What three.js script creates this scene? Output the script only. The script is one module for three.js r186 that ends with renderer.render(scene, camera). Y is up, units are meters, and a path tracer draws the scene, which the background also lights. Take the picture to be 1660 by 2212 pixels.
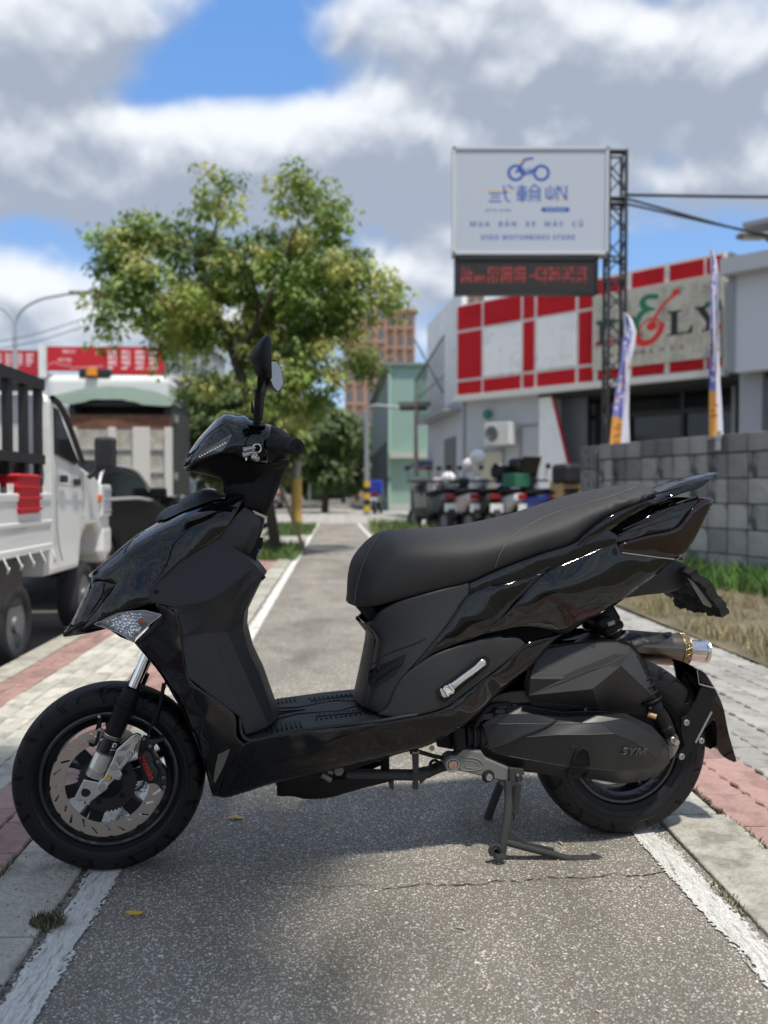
import * as THREE from 'three';
import { mergeGeometries, mergeVertices, toCreasedNormals } from 'three/addons/utils/BufferGeometryUtils.js';
import { RoundedBoxGeometry } from 'three/addons/geometries/RoundedBoxGeometry.js';
import { TextGeometry } from 'three/addons/geometries/TextGeometry.js';
import { FontLoader } from 'three/addons/loaders/FontLoader.js';
import { createNoise2D, createNoise3D } from 'simplex-noise';

// ---------------------------------------------------------------- camera, sky, sun, exposure
const EYE = 0.92, FOCAL = 1780, PITCH = Math.atan(46 / FOCAL);      // eye height in metres; focal length in units of a 1660 x 2212 picture
const scene = new THREE.Scene();
const camera = new THREE.PerspectiveCamera(2 * Math.atan(1106 / FOCAL) * 180 / Math.PI, 768 / 1024, 0.05, 900);
camera.position.set(0, EYE, 0);
camera.rotation.x = -PITCH;
camera.focus = 1.92;
camera.userData.fStop = 2.5;

const rngOf = (seed) => () => { seed = (seed + 0x6d2b79f5) | 0; let t = Math.imul(seed ^ (seed >>> 15), 1 | seed); t = (t + Math.imul(t ^ (t >>> 7), 61 | t)) ^ t; return ((t ^ (t >>> 14)) >>> 0) / 4294967296; };
const clamp = (x, a = 0, b = 1) => Math.min(b, Math.max(a, x)), lerp = (a, b, t) => a + (b - a) * t;
const smooth = (a, b, x) => { const t = clamp((x - a) / (b - a)); return t * t * (3 - 2 * t); };
const N2 = createNoise2D(rngOf(11)), N3 = createNoise3D(rngOf(12));
const fbm2 = (x, y, o = 4) => { let s = 0, a = 0.5; for (let i = 0; i < o; i++) { s += a * N2(x, y); x = x * 2.03 + 17.1; y = y * 2.03 + 9.2; a *= 0.5; } return s; };

const SUN_DIR = new THREE.Vector3(0.20, 0.93, 0.30).normalize();     // towards the sun: high, a little behind the eye
function makeSky() {
  const W = 3072, H = 1536, data = new Float32Array(W * H * 4);
  // cumulus banks and blue gaps where the photograph has them: [u, v, radius u, radius v, weight]
  const banks = [
    [130, 90, 330, 130, 0.75], [-150, 150, 300, 200, 0.4], [90, 320, 230, 130, 0.6], [520, 330, 230, 110, 0.75], [700, 400, 340, 170, 0.7], [860, 300, 170, 90, 0.55],
    [1250, 160, 360, 170, 0.85], [1560, 180, 300, 170, 0.7], [740, 60, 160, 90, 0.42], [1010, 70, 150, 90, 0.3], [180, 420, 330, 70, 0.4],
    [120, 690, 260, 95, 0.75], [700, 720, 260, 60, 0.5], [40, 620, 90, 50, 0.35], [900, 610, 190, 80, 0.65], [1420, 410, 130, 70, 0.5], [1620, 400, 110, 60, 0.7], [1480, 500, 90, 40, 0.25],
    [470, 150, 175, 80, -1.0], [560, 40, 80, 60, -0.75], [620, 175, 120, 45, -0.4], [340, 215, 80, 35, -0.5], [1410, 20, 60, 40, -0.35], [60, 500, 150, 45, -0.6], [150, 560, 90, 40, -0.4], [1500, 560, 170, 55, -0.8],
    [960, 700, 90, 30, -0.35], [1000, 240, 60, 40, -0.2], [1450, 350, 60, 40, -0.25], [330, 290, 50, 40, -0.25], [610, 160, 60, 40, -0.4],
  ];
  const fbm3 = (x, y, z, o) => { let s = 0, a = 0.5; for (let i = 0; i < o; i++) { s += a * N3(x, y, z); x = x * 2.07 + 3.1; y = y * 2.07 + 1.7; z = z * 2.07 + 5.3; a *= 0.52; } return s; };
  const puff = (x, y, z, o) => { let s = 0, a = 0.5; for (let i = 0; i < o; i++) { s += a * (1 - 2 * Math.abs(N3(x, y, z))); x = x * 2.1 + 3.1; y = y * 2.1 + 1.7; z = z * 2.1 + 5.3; a *= 0.5; } return s; };
  const density = (x, y, z) => {
    let d = 0.10 + 0.62 * fbm3(x * 2.6, y * 3.4, z * 2.6, 3) + 0.34 * puff(x * 6.5 + 0.3, y * 7.5, z * 6.5, 5);
    if (z < -0.3) {
      const u = 830 - FOCAL * x / z, v = 1060 + FOCAL * y / z;
      const near = smooth(2300, 1200, Math.hypot(u - 830, v - 400));
      let b = 0;
      if (near > 0) { for (const [bu, bv, ru, rv, k] of banks) { const q = ((u - bu) / ru) ** 2 + ((v - bv) / rv) ** 2; if (q < 6) b += k * Math.exp(-q); } d = d * (1 - 0.38 * near) + near * (b * 0.82 - 0.12); }
    }
    return d;
  };
  const cell = 1;
  for (let row = 0; row < H; row++) {
    const el = ((row + 0.5) / H - 0.5) * Math.PI, y = Math.sin(el), c = Math.cos(el);
    if (el < -0.02) { for (let col = 0; col < W; col++) { const o = (row * W + col) * 4; data[o] = 0.25; data[o + 1] = 0.25; data[o + 2] = 0.23; data[o + 3] = 1; } continue; }
    const y2 = Math.sin(el + 0.022), c2 = Math.cos(el + 0.022);
    for (let col = 0; col < W; col++) {
      const az = ((col + 0.5) / W - 0.5) * 2 * Math.PI, x = Math.cos(az) * c, z = Math.sin(az) * c;
      const d = density(x, y, z), above = density(Math.cos(az) * c2, y2, Math.sin(az) * c2);
      const t = clamp(y / 0.75), haze = Math.exp(-y * 5.5);
      const sky = [lerp(0.085, 0.07, t) + 0.34 * haze, lerp(0.215, 0.18, t) + 0.38 * haze, lerp(0.49, 0.44, t) + 0.26 * haze];
      const a = smooth(-0.26, 0.42, d) * 0.96;
      const low = smooth(0.42, 0.06, y), rise = clamp((d - above) * 2.0 + 0.38 + 0.34 * low - 0.62 * clamp(d - 0.22, 0, 0.6) + 0.14 * N3(x * 9, y * 14, z * 9)), lit = 0.75 * smooth(-0.05, 1.0, rise) + 0.25 * clamp(rise);
      const white = [lerp(0.238, 0.585, lit), lerp(0.270, 0.60, lit), lerp(0.325, 0.62, lit)];
      const o = (row * W + col) * 4;
      for (let k = 0; k < 3; k++) data[o + k] = lerp(sky[k], lerp(white[k], sky[k], 0.12 * haze), a);
      data[o + 3] = 1;
    }
  }
  const t = new THREE.DataTexture(data, W, H, THREE.RGBAFormat, THREE.FloatType);
  t.mapping = THREE.EquirectangularReflectionMapping; t.magFilter = t.minFilter = THREE.LinearFilter; t.wrapS = THREE.RepeatWrapping; t.needsUpdate = true;
  return t;
}
scene.background = makeSky();
scene.environment = scene.background;

const sun = new THREE.DirectionalLight(new THREE.Color(1, 0.95, 0.86), 2.5);
sun.position.copy(SUN_DIR).multiplyScalar(40); sun.target.position.set(0, 0, 0);
sun.castShadow = true; sun.shadow.radius = 6; sun.shadow.mapSize.set(4096, 4096);
Object.assign(sun.shadow.camera, { left: -30, right: 30, top: 45, bottom: -20, near: 1, far: 120 });
scene.add(sun, sun.target);

const renderer = new THREE.WebGLRenderer({ antialias: true });
renderer.toneMapping = THREE.LinearToneMapping;
renderer.toneMappingExposure = 1.7;
renderer.shadowMap.enabled = true;

// ---------------------------------------------------------------- helpers
const V3 = (x, y, z) => new THREE.Vector3(x, y, z);
// a point of the 1660 x 2212 picture -> direction, point at a depth, point on level ground
function ray(u, v) { const x = (u - 830) / FOCAL, y = -(v - 1106) / FOCAL, s = Math.sin(-PITCH), c = Math.cos(-PITCH); return V3(x, y * c + s, y * s - c); }
const atD = (u, v, d) => { const r = ray(u, v); return V3(0, EYE, 0).addScaledVector(r, d / -r.z); };
const gnd = (u, v, y = 0) => { const r = ray(u, v); return V3(0, EYE, 0).addScaledVector(r, (y - EYE) / r.y); };
// the street runs a little to the left: frame of the street (across, up, along)
const YAW = 0.0555;
const street = (x, y, d) => V3(x * Math.cos(YAW) - d * Math.sin(YAW), y, -x * Math.sin(YAW) - d * Math.cos(YAW));

const used = new Map();
const numbered = (name) => { const n = used.get(name) ?? 0; used.set(name, n + 1); return n ? name + '_' + String(n).padStart(3, '0') : name; };
function tag(o, label, category, group, kind) {
  if (label) o.userData.label = label;
  if (category) o.userData.category = category;
  if (group) o.userData.group = group;
  if (kind) o.userData.kind = kind;
  return o;
}
function thing(name, label, category, pos = [0, 0, 0], turn = 0, group) {
  const o = new THREE.Group(); o.name = numbered(name); scene.add(o);
  o.position.set(pos.x ?? pos[0], pos.y ?? pos[1], pos.z ?? pos[2]); o.rotation.y = turn;
  return tag(o, label, category, group);
}
function part(name, geometry, material, parent = scene) {
  const list = [].concat(geometry).map((g) => (g.index ? g.toNonIndexed() : g));
  if (list.length > 1) for (const g of list) { for (const k of Object.keys(g.attributes)) if (!['position', 'normal', 'uv'].includes(k)) g.deleteAttribute(k); if (!g.attributes.uv) g.setAttribute('uv', new THREE.BufferAttribute(new Float32Array(g.attributes.position.count * 2), 2)); }
  const m = new THREE.Mesh([].concat(geometry).length > 1 ? mergeGeometries(list) : [].concat(geometry)[0], material);
  m.name = parent === scene ? numbered(name) : name;
  m.castShadow = m.receiveShadow = true;
  parent.add(m);
  return m;
}
const move = (g, x, y, z) => g.translate(x, y, z);
const box = (w, h, d, x = 0, y = 0, z = 0, r = 0) => (r ? new RoundedBoxGeometry(w, h, d, 2, Math.min(r, w / 2.01, h / 2.01, d / 2.01)) : new THREE.BoxGeometry(w, h, d)).translate(x, y, z);
// box with uv in metres
function boxm(w, h, d, x = 0, y = 0, z = 0) {
  const g = new THREE.BoxGeometry(w, h, d).translate(x, y, z);
  const p = g.attributes.position, n = g.attributes.normal, uv = g.attributes.uv;
  for (let i = 0; i < p.count; i++) { if (Math.abs(n.getX(i)) > 0.5) uv.setXY(i, p.getZ(i), p.getY(i)); else if (Math.abs(n.getY(i)) > 0.5) uv.setXY(i, p.getX(i), p.getZ(i)); else uv.setXY(i, p.getX(i), p.getY(i)); }
  return g;
}
function rod(a, b, r0, r1 = r0, seg = 12, caps = true) {
  a = Array.isArray(a) ? V3(...a) : a; b = Array.isArray(b) ? V3(...b) : b;
  const L = a.distanceTo(b), g = new THREE.CylinderGeometry(r1, r0, L, seg, 1, !caps);
  g.translate(0, L / 2, 0).applyQuaternion(new THREE.Quaternion().setFromUnitVectors(V3(0, 1, 0), b.clone().sub(a).normalize()));
  return g.translate(a.x, a.y, a.z);
}
function tube(points, r, seg = 24, radial = 8, closed = false) {
  return new THREE.TubeGeometry(new THREE.CatmullRomCurve3(points.map((p) => (Array.isArray(p) ? V3(...p) : p)), closed, 'centripetal'), seg, r, radial, closed);
}
// lathe about an axis given by two points: profile [[distance along, radius], ...]
function turned(a, b, profile, seg = 24) {
  a = Array.isArray(a) ? V3(...a) : a; b = Array.isArray(b) ? V3(...b) : b;
  const g = new THREE.LatheGeometry(profile.map(([y, r]) => new THREE.Vector2(Math.max(r, 1e-4), y)), seg);
  const out = toCreasedNormals(g, 0.6);
  return out.applyQuaternion(new THREE.Quaternion().setFromUnitVectors(V3(0, 1, 0), b.clone().sub(a).normalize())).translate(a.x, a.y, a.z);
}
function shapeOf(points, holes = []) {
  const s = new THREE.Shape(points.map(([x, y]) => new THREE.Vector2(x, y)));
  for (const h of holes) s.holes.push(new THREE.Path(h.map(([x, y]) => new THREE.Vector2(x, y))));
  return s;
}
function plate(points, depth, { bevel = 0, holes = [], z = 0 } = {}) {
  const g = new THREE.ExtrudeGeometry(shapeOf(points, holes), { depth: Math.max(depth - 2 * bevel, 1e-4), bevelEnabled: bevel > 0, bevelSize: bevel, bevelThickness: bevel, bevelOffset: -bevel, bevelSegments: 2, curveSegments: 8 });
  return g.translate(0, 0, z + bevel);
}
function quadStrip(rows, closedU = false) {              // rows of equal length of Vector3 -> smooth surface
  const n = rows[0].length, pos = [], uv = [], idx = [];
  rows.forEach((r, i) => r.forEach((p, j) => { pos.push(p.x, p.y, p.z); uv.push(j / (n - 1), i / (rows.length - 1)); }));
  for (let i = 0; i < rows.length - 1; i++) for (let j = 0; j < n - 1; j++) { const a = i * n + j; idx.push(a, a + 1, a + n, a + 1, a + n + 1, a + n); }
  const g = new THREE.BufferGeometry();
  g.setAttribute('position', new THREE.Float32BufferAttribute(pos, 3)); g.setAttribute('uv', new THREE.Float32BufferAttribute(uv, 2)); g.setIndex(idx); g.computeVertexNormals();
  return g;
}
function canvasTex(w, h, draw, { srgb = true, repeat = null } = {}) {
  const c = document.createElement('canvas'); c.width = w; c.height = h;
  draw(c.getContext('2d'), w, h);
  const t = new THREE.CanvasTexture(c); t.colorSpace = srgb ? THREE.SRGBColorSpace : THREE.NoColorSpace;
  t.wrapS = t.wrapT = repeat ? THREE.RepeatWrapping : THREE.ClampToEdgeWrapping;
  if (repeat) t.repeat.set(...repeat);
  return t;
}
// a tileable grey texture from a function of (x, y) in 0..1 (value 0..1)
function greyTex(n, f, repeat = [1, 1], srgb = false) {
  const d = new Uint8Array(n * n * 4);
  for (let y = 0; y < n; y++) for (let x = 0; x < n; x++) { const q = f(x / n, y / n), o = (y * n + x) * 4; for (let k = 0; k < 3; k++) d[o + k] = clamp(Array.isArray(q) ? q[k] : q) * 255; d[o + 3] = 255; }
  const t = new THREE.DataTexture(d, n, n, THREE.RGBAFormat); t.wrapS = t.wrapT = THREE.RepeatWrapping; t.magFilter = t.minFilter = THREE.LinearFilter; t.repeat.set(...repeat); t.colorSpace = srgb ? THREE.SRGBColorSpace : THREE.NoColorSpace; t.needsUpdate = true;
  return t;
}
// noise that repeats after 1 in x and y; k = cells across
const cellHash = (x, y, s) => { let h = Math.imul(x + 374761393 * (s + 1), 668265263) ^ Math.imul(y + 1274126177, 2246822519 | 0); h = Math.imul(h ^ (h >>> 13), 1274126177); return ((h ^ (h >>> 16)) >>> 0) / 4294967296; };
function tor(x, y, k, o = 4, s = 0) {
  let v = 0, a = 0.5;
  for (let i = 0; i < o; i++, k *= 2, a *= 0.5) {
    const X = x * k, Y = y * k, ix = Math.floor(X), iy = Math.floor(Y), fx = X - ix, fy = Y - iy, u = fx * fx * (3 - 2 * fx), w = fy * fy * (3 - 2 * fy), q = s * 13 + i;
    const h = (p, r) => cellHash(((p % k) + k) % k, ((r % k) + k) % k, q);
    v += a * (2 * lerp(lerp(h(ix, iy), h(ix + 1, iy), u), lerp(h(ix, iy + 1), h(ix + 1, iy + 1), u), w) - 1);
  }
  return v;
}
function mat(r, g, b, rough = 0.6, extra = {}) { const m = new THREE.MeshStandardMaterial({ roughness: rough, ...extra }); m.color.setRGB(r, g, b); return m; }
function phys(r, g, b, rough, extra = {}) { const m = new THREE.MeshPhysicalMaterial({ roughness: rough, ...extra }); m.color.setRGB(r, g, b); return m; }

// Delaunay triangles of [x, y] points
function delaunay(pts) {
  let minX = 1e9, minY = 1e9, maxX = -1e9, maxY = -1e9;
  for (const [x, y] of pts) { minX = Math.min(minX, x); maxX = Math.max(maxX, x); minY = Math.min(minY, y); maxY = Math.max(maxY, y); }
  const S = Math.max(maxX - minX, maxY - minY) * 20, cx = (minX + maxX) / 2, cy = (minY + maxY) / 2, n = pts.length;
  const P = [...pts.map((p) => [p[0], p[1]]), [cx - S, cy - S], [cx + S, cy - S], [cx, cy + S]];
  const circ = (a, b, c) => {
    const [ax, ay] = P[a], [bx, by] = P[b], [qx, qy] = P[c], d = 2 * (ax * (by - qy) + bx * (qy - ay) + qx * (ay - by));
    const a2 = ax * ax + ay * ay, b2 = bx * bx + by * by, c2 = qx * qx + qy * qy, x = (a2 * (by - qy) + b2 * (qy - ay) + c2 * (ay - by)) / d, y = (a2 * (qx - bx) + b2 * (ax - qx) + c2 * (bx - ax)) / d;
    return { a, b, c, x, y, r: (ax - x) ** 2 + (ay - y) ** 2 };
  };
  const order = pts.map((_, i) => i).sort((i, j) => P[i][0] - P[j][0]);
  let open = [circ(n, n + 1, n + 2)]; const done = [];
  for (const i of order) {
    const [x, y] = P[i], edges = new Map(), keep = [];
    for (const t of open) {
      const dx = x - t.x;
      if (dx > 0 && dx * dx > t.r) { done.push(t); continue; }
      if (dx * dx + (y - t.y) ** 2 > t.r) { keep.push(t); continue; }
      for (const [p, q] of [[t.a, t.b], [t.b, t.c], [t.c, t.a]]) { const k = p < q ? p * 1e5 + q : q * 1e5 + p; if (edges.has(k)) edges.set(k, null); else edges.set(k, [p, q]); }
    }
    open = keep;
    for (const e of edges.values()) if (e) open.push(circ(e[0], e[1], i));
  }
  const out = [];
  for (const t of [...done, ...open]) {
    if (t.a >= n || t.b >= n || t.c >= n || !isFinite(t.r)) continue;
    const [ax, ay] = P[t.a], [bx, by] = P[t.b], [qx, qy] = P[t.c];
    out.push((bx - ax) * (qy - ay) - (by - ay) * (qx - ax) > 0 ? [t.a, t.b, t.c] : [t.a, t.c, t.b]);
  }
  return out;
}
const inside = (poly, x, y) => { let r = false; for (let i = 0, j = poly.length - 1; i < poly.length; j = i++) { const [xi, yi] = poly[i], [xj, yj] = poly[j]; if ((yi > y) !== (yj > y) && x < ((xj - xi) * (y - yi)) / (yj - yi) + xi) r = !r; } return r; };
const P_ = (name, g, m, parent) => part(name, g, m, parent ?? scooter);
// readings in enlarged details of the photograph
const detail = (x0, y0, k) => (x, y, ...rest) => [x0 + x / k, y0 + y / k, ...rest];

// ---------------------------------------------------------------- ground
function sheet(name, x0, x1, d0, d1, y, material, nx = 1, nd = 1, color) {
  const g = new THREE.PlaneGeometry(x1 - x0, d1 - d0, nx, nd).rotateX(-Math.PI / 2).translate((x0 + x1) / 2, y, -(d0 + d1) / 2);
  const p = g.attributes.position, uv = g.attributes.uv;
  const c = color && new Float32Array(p.count * 3);
  for (let i = 0; i < p.count; i++) { uv.setXY(i, p.getX(i), -p.getZ(i)); if (c) c.set(color(p.getX(i), -p.getZ(i)), i * 3); }
  if (c) g.setAttribute('color', new THREE.BufferAttribute(c, 3));
  const m = part(name, g, material); m.rotation.y = YAW;
  m.userData.kind = 'structure';
  return m;
}
const ROAD_Y = -0.13;
const asphaltTex = (() => {
  const rnd = rngOf(5), n = 2048;
  const make = (height) => canvasTex(n, n, (c) => {
    const r = rngOf(77);
    c.fillStyle = height ? '#181818' : '#6c665c'; c.fillRect(0, 0, n, n);
    for (let i = 0; i < 140000; i++) {
      const big = r(), rad = big < 0.008 ? 4.2 + 3.4 * r() : big < 0.30 ? 2.1 + 2.2 * r() : 1.0 + 1.4 * r(), x = r() * n, y = r() * n, a = r() * 3.14, tone = r(), hue = r(), q = 0.45 + 0.45 * r();
      let L = tone < 0.05 ? 186 + 30 * r() : tone < 0.60 ? 142 + 56 * r() : 92 + 54 * r();
      if (rad > 5) L = 138 + 56 * r();
      const rr = L * (hue < 0.15 ? 1.04 : 1.0), gg = L * (hue < 0.15 ? 0.965 : 0.985), bb = L * (hue < 0.15 ? 0.93 : hue > 0.92 ? 0.99 : 0.94), hgt = 90 + 165 * Math.min(1, rad / 5) * r();
      const k = 5, pts = []; for (let m = 0; m < 6; m++) { const b = (m / 6) * 6.283 + 0.5 * r(), e = rad * (0.72 + 0.5 * r()); pts.push([e * Math.cos(b), e * q * Math.sin(b)]); }
      const ca = Math.cos(a), sa = Math.sin(a);
      c.fillStyle = height ? `rgb(${hgt},${hgt},${hgt})` : `rgb(${rr},${gg},${bb})`;
      for (const ox of [0, x < 12 ? n : x > n - 12 ? -n : 0]) for (const oy of [0, y < 12 ? n : y > n - 12 ? -n : 0]) { c.beginPath(); pts.forEach(([u, v], m) => { const X = x + ox + u * ca - v * sa, Y = y + oy + u * sa + v * ca; m ? c.lineTo(X, Y) : c.moveTo(X, Y); }); c.fill(); }
    }
  }, { srgb: !height, repeat: [1 / 1.5, 1 / 1.5] });
  return [make(false), make(true)];
})();
const asphalt = mat(1, 1, 1, 0.92, { map: asphaltTex[0], bumpMap: asphaltTex[1], bumpScale: 0.003, vertexColors: true });
// base earth to the horizon
const earth = mat(0.16, 0.155, 0.12, 1, { map: greyTex(256, (x, y) => 0.8 + 0.3 * tor(x, y, 6)), vertexColors: false }); earth.map.repeat.set(0.2, 0.2);
{ const g = new THREE.PlaneGeometry(900, 900).rotateX(-Math.PI / 2); g.attributes.uv.array.forEach((v, i, a) => { a[i] = v * 900; }); const m = part('ground', g, earth); m.position.y = -0.17; m.userData.kind = 'structure'; }
// path, with darker joints and stains of its own
const pathTone = (x, d) => { let k = 1.38 + 0.34 * fbm2(x * 1.1 + 3, d * 0.8, 4) + 0.16 * fbm2(x * 4, d * 3, 3); k *= 1 - 0.22 * smooth(0.10, 0.42, fbm2(x * 0.9 + 8, d * 0.55 + 2, 3)); k *= 1 - 0.18 * smooth(0.2, 0.5, fbm2(x * 2.6, d * 1.4 + 5, 3)); const e = Math.abs(x - 0.13); k *= 1 - 0.10 * smooth(0.45, 0.66, e); const w = [k * 1.0, k * 0.992, k * 0.98]; return w; };
sheet('bike_path', -0.62, 0.885, -7, 23.2, 0, asphalt, 48, 700, pathTone);
const concreteMap = greyTex(512, (x, y) => { const q = 0.80 + 0.25 * tor(x, y, 5) + 0.16 * tor(x, y, 40, 3, 4) - 0.22 * smooth(0.05, 0.4, tor(x, y, 9, 3, 9)); return [q, q * 0.985, q * 0.94]; }, [1.4, 1.4]);
const concreteBump = greyTex(512, (x, y) => 0.5 + 0.6 * tor(x, y, 60, 3, 2), [2, 2]);
const concrete = mat(0.60, 0.575, 0.51, 0.95, { map: concreteMap, bumpMap: concreteBump, bumpScale: 0.004, vertexColors: true });
const concretePlain = mat(0.54, 0.525, 0.49, 0.95, { map: concreteMap });
sheet('driveway', -8, 9, 23.2, 41, 0.002, concretePlain);
const asphaltFar = mat(1, 1, 1, 0.95, { map: asphaltTex[0] });
sheet('far_path', -0.9, 1.1, 41, 160, 0.0, asphaltFar);
sheet('road', -30, -1.74, -8, 120, ROAD_Y, asphalt, 60, 120, (x, d) => { const k = 0.62 + 0.10 * fbm2(x * 0.8, d * 0.3, 3) - 0.14 * smooth(0.5, 0, Math.abs(x + 1.95)); return [k, k * 0.99, k * 0.97]; });
// grit and soil in the gaps beside the kerbs
const soil = mat(0.085, 0.075, 0.06, 1, { map: asphaltTex[0], bumpMap: asphaltTex[1], bumpScale: 0.006 });
sheet('gutter_soil', -1.78, -0.585, -7, 23.2, -0.012, soil);
sheet('verge_soil', 0.865, 2.3, -7, 12, -0.012, soil);

// ---- painted edge lines, worn along their edges
function paintMask(seed) {
  const n = 512, m = 2048, d = new Uint8Array(n * m * 4);
  for (let y = 0; y < m; y++) for (let x = 0; x < n; x++) {
    const X = x / n, Y = y / m, edge = Math.min(X - 0.06, 0.94 - X);
    const streak = fbm2(X * 5 + seed, Y * 110, 4), wear = fbm2(X * 1.5 + seed * 3, Y * 5 + seed, 3);
    const crack = Math.abs(fbm2(X * 2.0, Y * 12 + seed * 9, 4) - 0.12) < 0.004 + 0.004 * fbm2(X * 9, Y * 9, 2) ? 1 : 0;
    const ok = edge * 3.0 + streak * (0.12 + 0.75 * Math.max(0, 0.5 + 1.4 * fbm2(X * 0.6 + seed, Y * 7 + seed * 2, 2))) + 0.03 - 0.75 * smooth(0.12, 0.55, wear) * (0.6 + streak * 1.8);
    const o = (y * n + x) * 4, v = ok > 0 && !crack ? 255 : 0; d[o] = d[o + 1] = d[o + 2] = v; d[o + 3] = 255;
  }
  const t = new THREE.DataTexture(d, n, m, THREE.RGBAFormat); t.wrapS = THREE.ClampToEdgeWrapping; t.wrapT = THREE.RepeatWrapping; t.magFilter = t.minFilter = THREE.LinearFilter; t.needsUpdate = true; return t;
}
const paintMap = greyTex(512, (x, y) => { const q = 0.93 + 0.14 * tor(x, y, 12, 4, 3) - 0.35 * smooth(0.18, 0.45, tor(x, y, 22, 3, 8)); return [q, q * 0.985, q * 0.955]; }, [1, 3]);
function paintLine(name, xa, xb, d0, d1, seed, y = 0.004) {
  const mask = paintMask(seed), m = mat(0.86, 0.85, 0.81, 0.85, { map: paintMap, alphaMap: mask, alphaTest: 0.5, bumpMap: asphaltTex[1], bumpScale: 0.0015 });
  const g = new THREE.PlaneGeometry(1, 1, 6, 200), p = g.attributes.position, uv = g.attributes.uv;
  for (let i = 0; i < p.count; i++) {
    const s = p.getX(i) + 0.5, t = p.getY(i) + 0.5, d = lerp(d0, d1, t), a = xa(d), b = xb(d);
    p.setXYZ(i, lerp(a, b, s), y, -d); uv.setXY(i, s, d / 2.1);
  }
  g.computeVertexNormals();
  const o = part(name, g, m); o.rotation.y = YAW; o.userData.kind = 'structure';
  return o;
}
paintLine('edge_line_left', () => -0.606, () => -0.520, -6, 23, 1.3);
paintLine('edge_line_right', (d) => 0.806 - 0.0125 * d, (d) => 0.888 - 0.0125 * d, -6, 23, 4.7);
// crack across the path
{
  const rows = [[], []], a = gnd(820, 1920), b = gnd(1440, 1886), c0 = gnd(560, 1906), pts = [];
  for (let i = 0; i <= 160; i++) { const t = i / 160, p = t < 0.3 ? c0.clone().lerp(a, t / 0.3) : a.clone().lerp(b, (t - 0.3) / 0.7); p.z += 0.022 * fbm2(t * 9, 3, 5); pts.push(p); }
  pts.forEach((p, i) => { const w = (i < 50 ? 0.0006 : 0.0011) * (0.4 + 1.5 * Math.max(0, 0.5 + fbm2(i * 0.19, 8, 3))); rows[0].push(V3(p.x, 0.0024, p.z - w)); rows[1].push(V3(p.x, 0.0024, p.z + w)); });
  part('path_crack', quadStrip(rows), mat(0.018, 0.016, 0.015, 1)).userData.kind = 'structure';
}
// ---- kerb stones: a flush concrete strip on each side of the path, a raised one along the road
function kerbStone(w, h, l, seed) {
  const g = new RoundedBoxGeometry(w, h, l, 2, 0.006), p = g.attributes.position, uv = g.attributes.uv, col = new Float32Array(p.count * 3);
  for (let i = 0; i < p.count; i++) { const x = p.getX(i), z = p.getZ(i); uv.setXY(i, x + seed * 0.37 + p.getY(i), z + seed * 0.71); const k = 0.94 + 0.12 * N2(seed * 3, 1); col.set([k, k, k * 0.99], i * 3); }
  g.setAttribute('color', new THREE.BufferAttribute(col, 3));
  return g;
}
function kerb(name, x0, x1, d0, d1, len, top, depth, slope = 0) {
  const g = new THREE.Group(); g.name = name; g.rotation.y = YAW; g.userData.kind = 'structure'; scene.add(g);
  const shapes = [0, 1, 2, 3, 4].map((s) => kerbStone(x1 - x0, depth, len - 0.008, s + x0 * 5)), r = rngOf(Math.round(x0 * 977));
  for (let i = 0, d = d0; d < d1; i++, d += len) { const m = part('kerb_stone', shapes[i % 5], concrete, g); m.name = i ? 'kerb_stone_' + String(i).padStart(3, '0') : 'kerb_stone'; m.position.set((x0 + x1) / 2 - slope * (d + len / 2 - 2) + 0.003 * (r() - 0.5), top - depth / 2 + 0.003 * (r() - 0.5), -(d + len / 2)); m.rotation.y = 0.006 * (r() - 0.5) - slope; m.rotation.z = 0.008 * (r() - 0.5); }
  return g;
}
kerb('path_kerb_left', -0.800, -0.622, -3.3, 23, 1.0, 0.010, 0.10);
kerb('path_kerb_right', 0.880, 1.085, -3.75, 12, 1.0, 0.010, 0.10, 0.0125);
kerb('road_kerb', -1.755, -1.615, -3.4, 23, 1.0, 0.006, 0.14);

// ---- paving stones with serrated sides, laid in rows along the street
const paverBump = greyTex(256, (x, y) => 0.5 + 0.5 * tor(x, y, 70, 2, 1) + 0.25 * tor(x, y, 14, 3, 2), [5, 5]);
const paverMap = greyTex(512, (x, y) => { const q = 0.86 + 0.20 * tor(x, y, 6, 5) + 0.14 * tor(x, y, 90, 2, 5) - 0.18 * smooth(0.1, 0.4, tor(x, y, 10, 3, 11)); return [q, q, q]; }, [1.1, 1.1]);
const paverMats = { pink: [], buff: [], grey: [] };
for (let i = 0; i < 6; i++) {
  const k = 0.86 + 0.28 * cellHash(i, 3, 5), e = { map: paverMap, bumpMap: paverBump, bumpScale: 0.0025 };
  paverMats.pink.push(mat(0.43 * k, 0.268 * k, 0.230 * k, 0.95, e));
  paverMats.buff.push(mat(0.60 * k, 0.57 * k, 0.49 * k, 0.95, e));
  paverMats.grey.push(mat(0.41 * k, 0.392 * k, 0.350 * k, 0.95, e));
}
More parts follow.
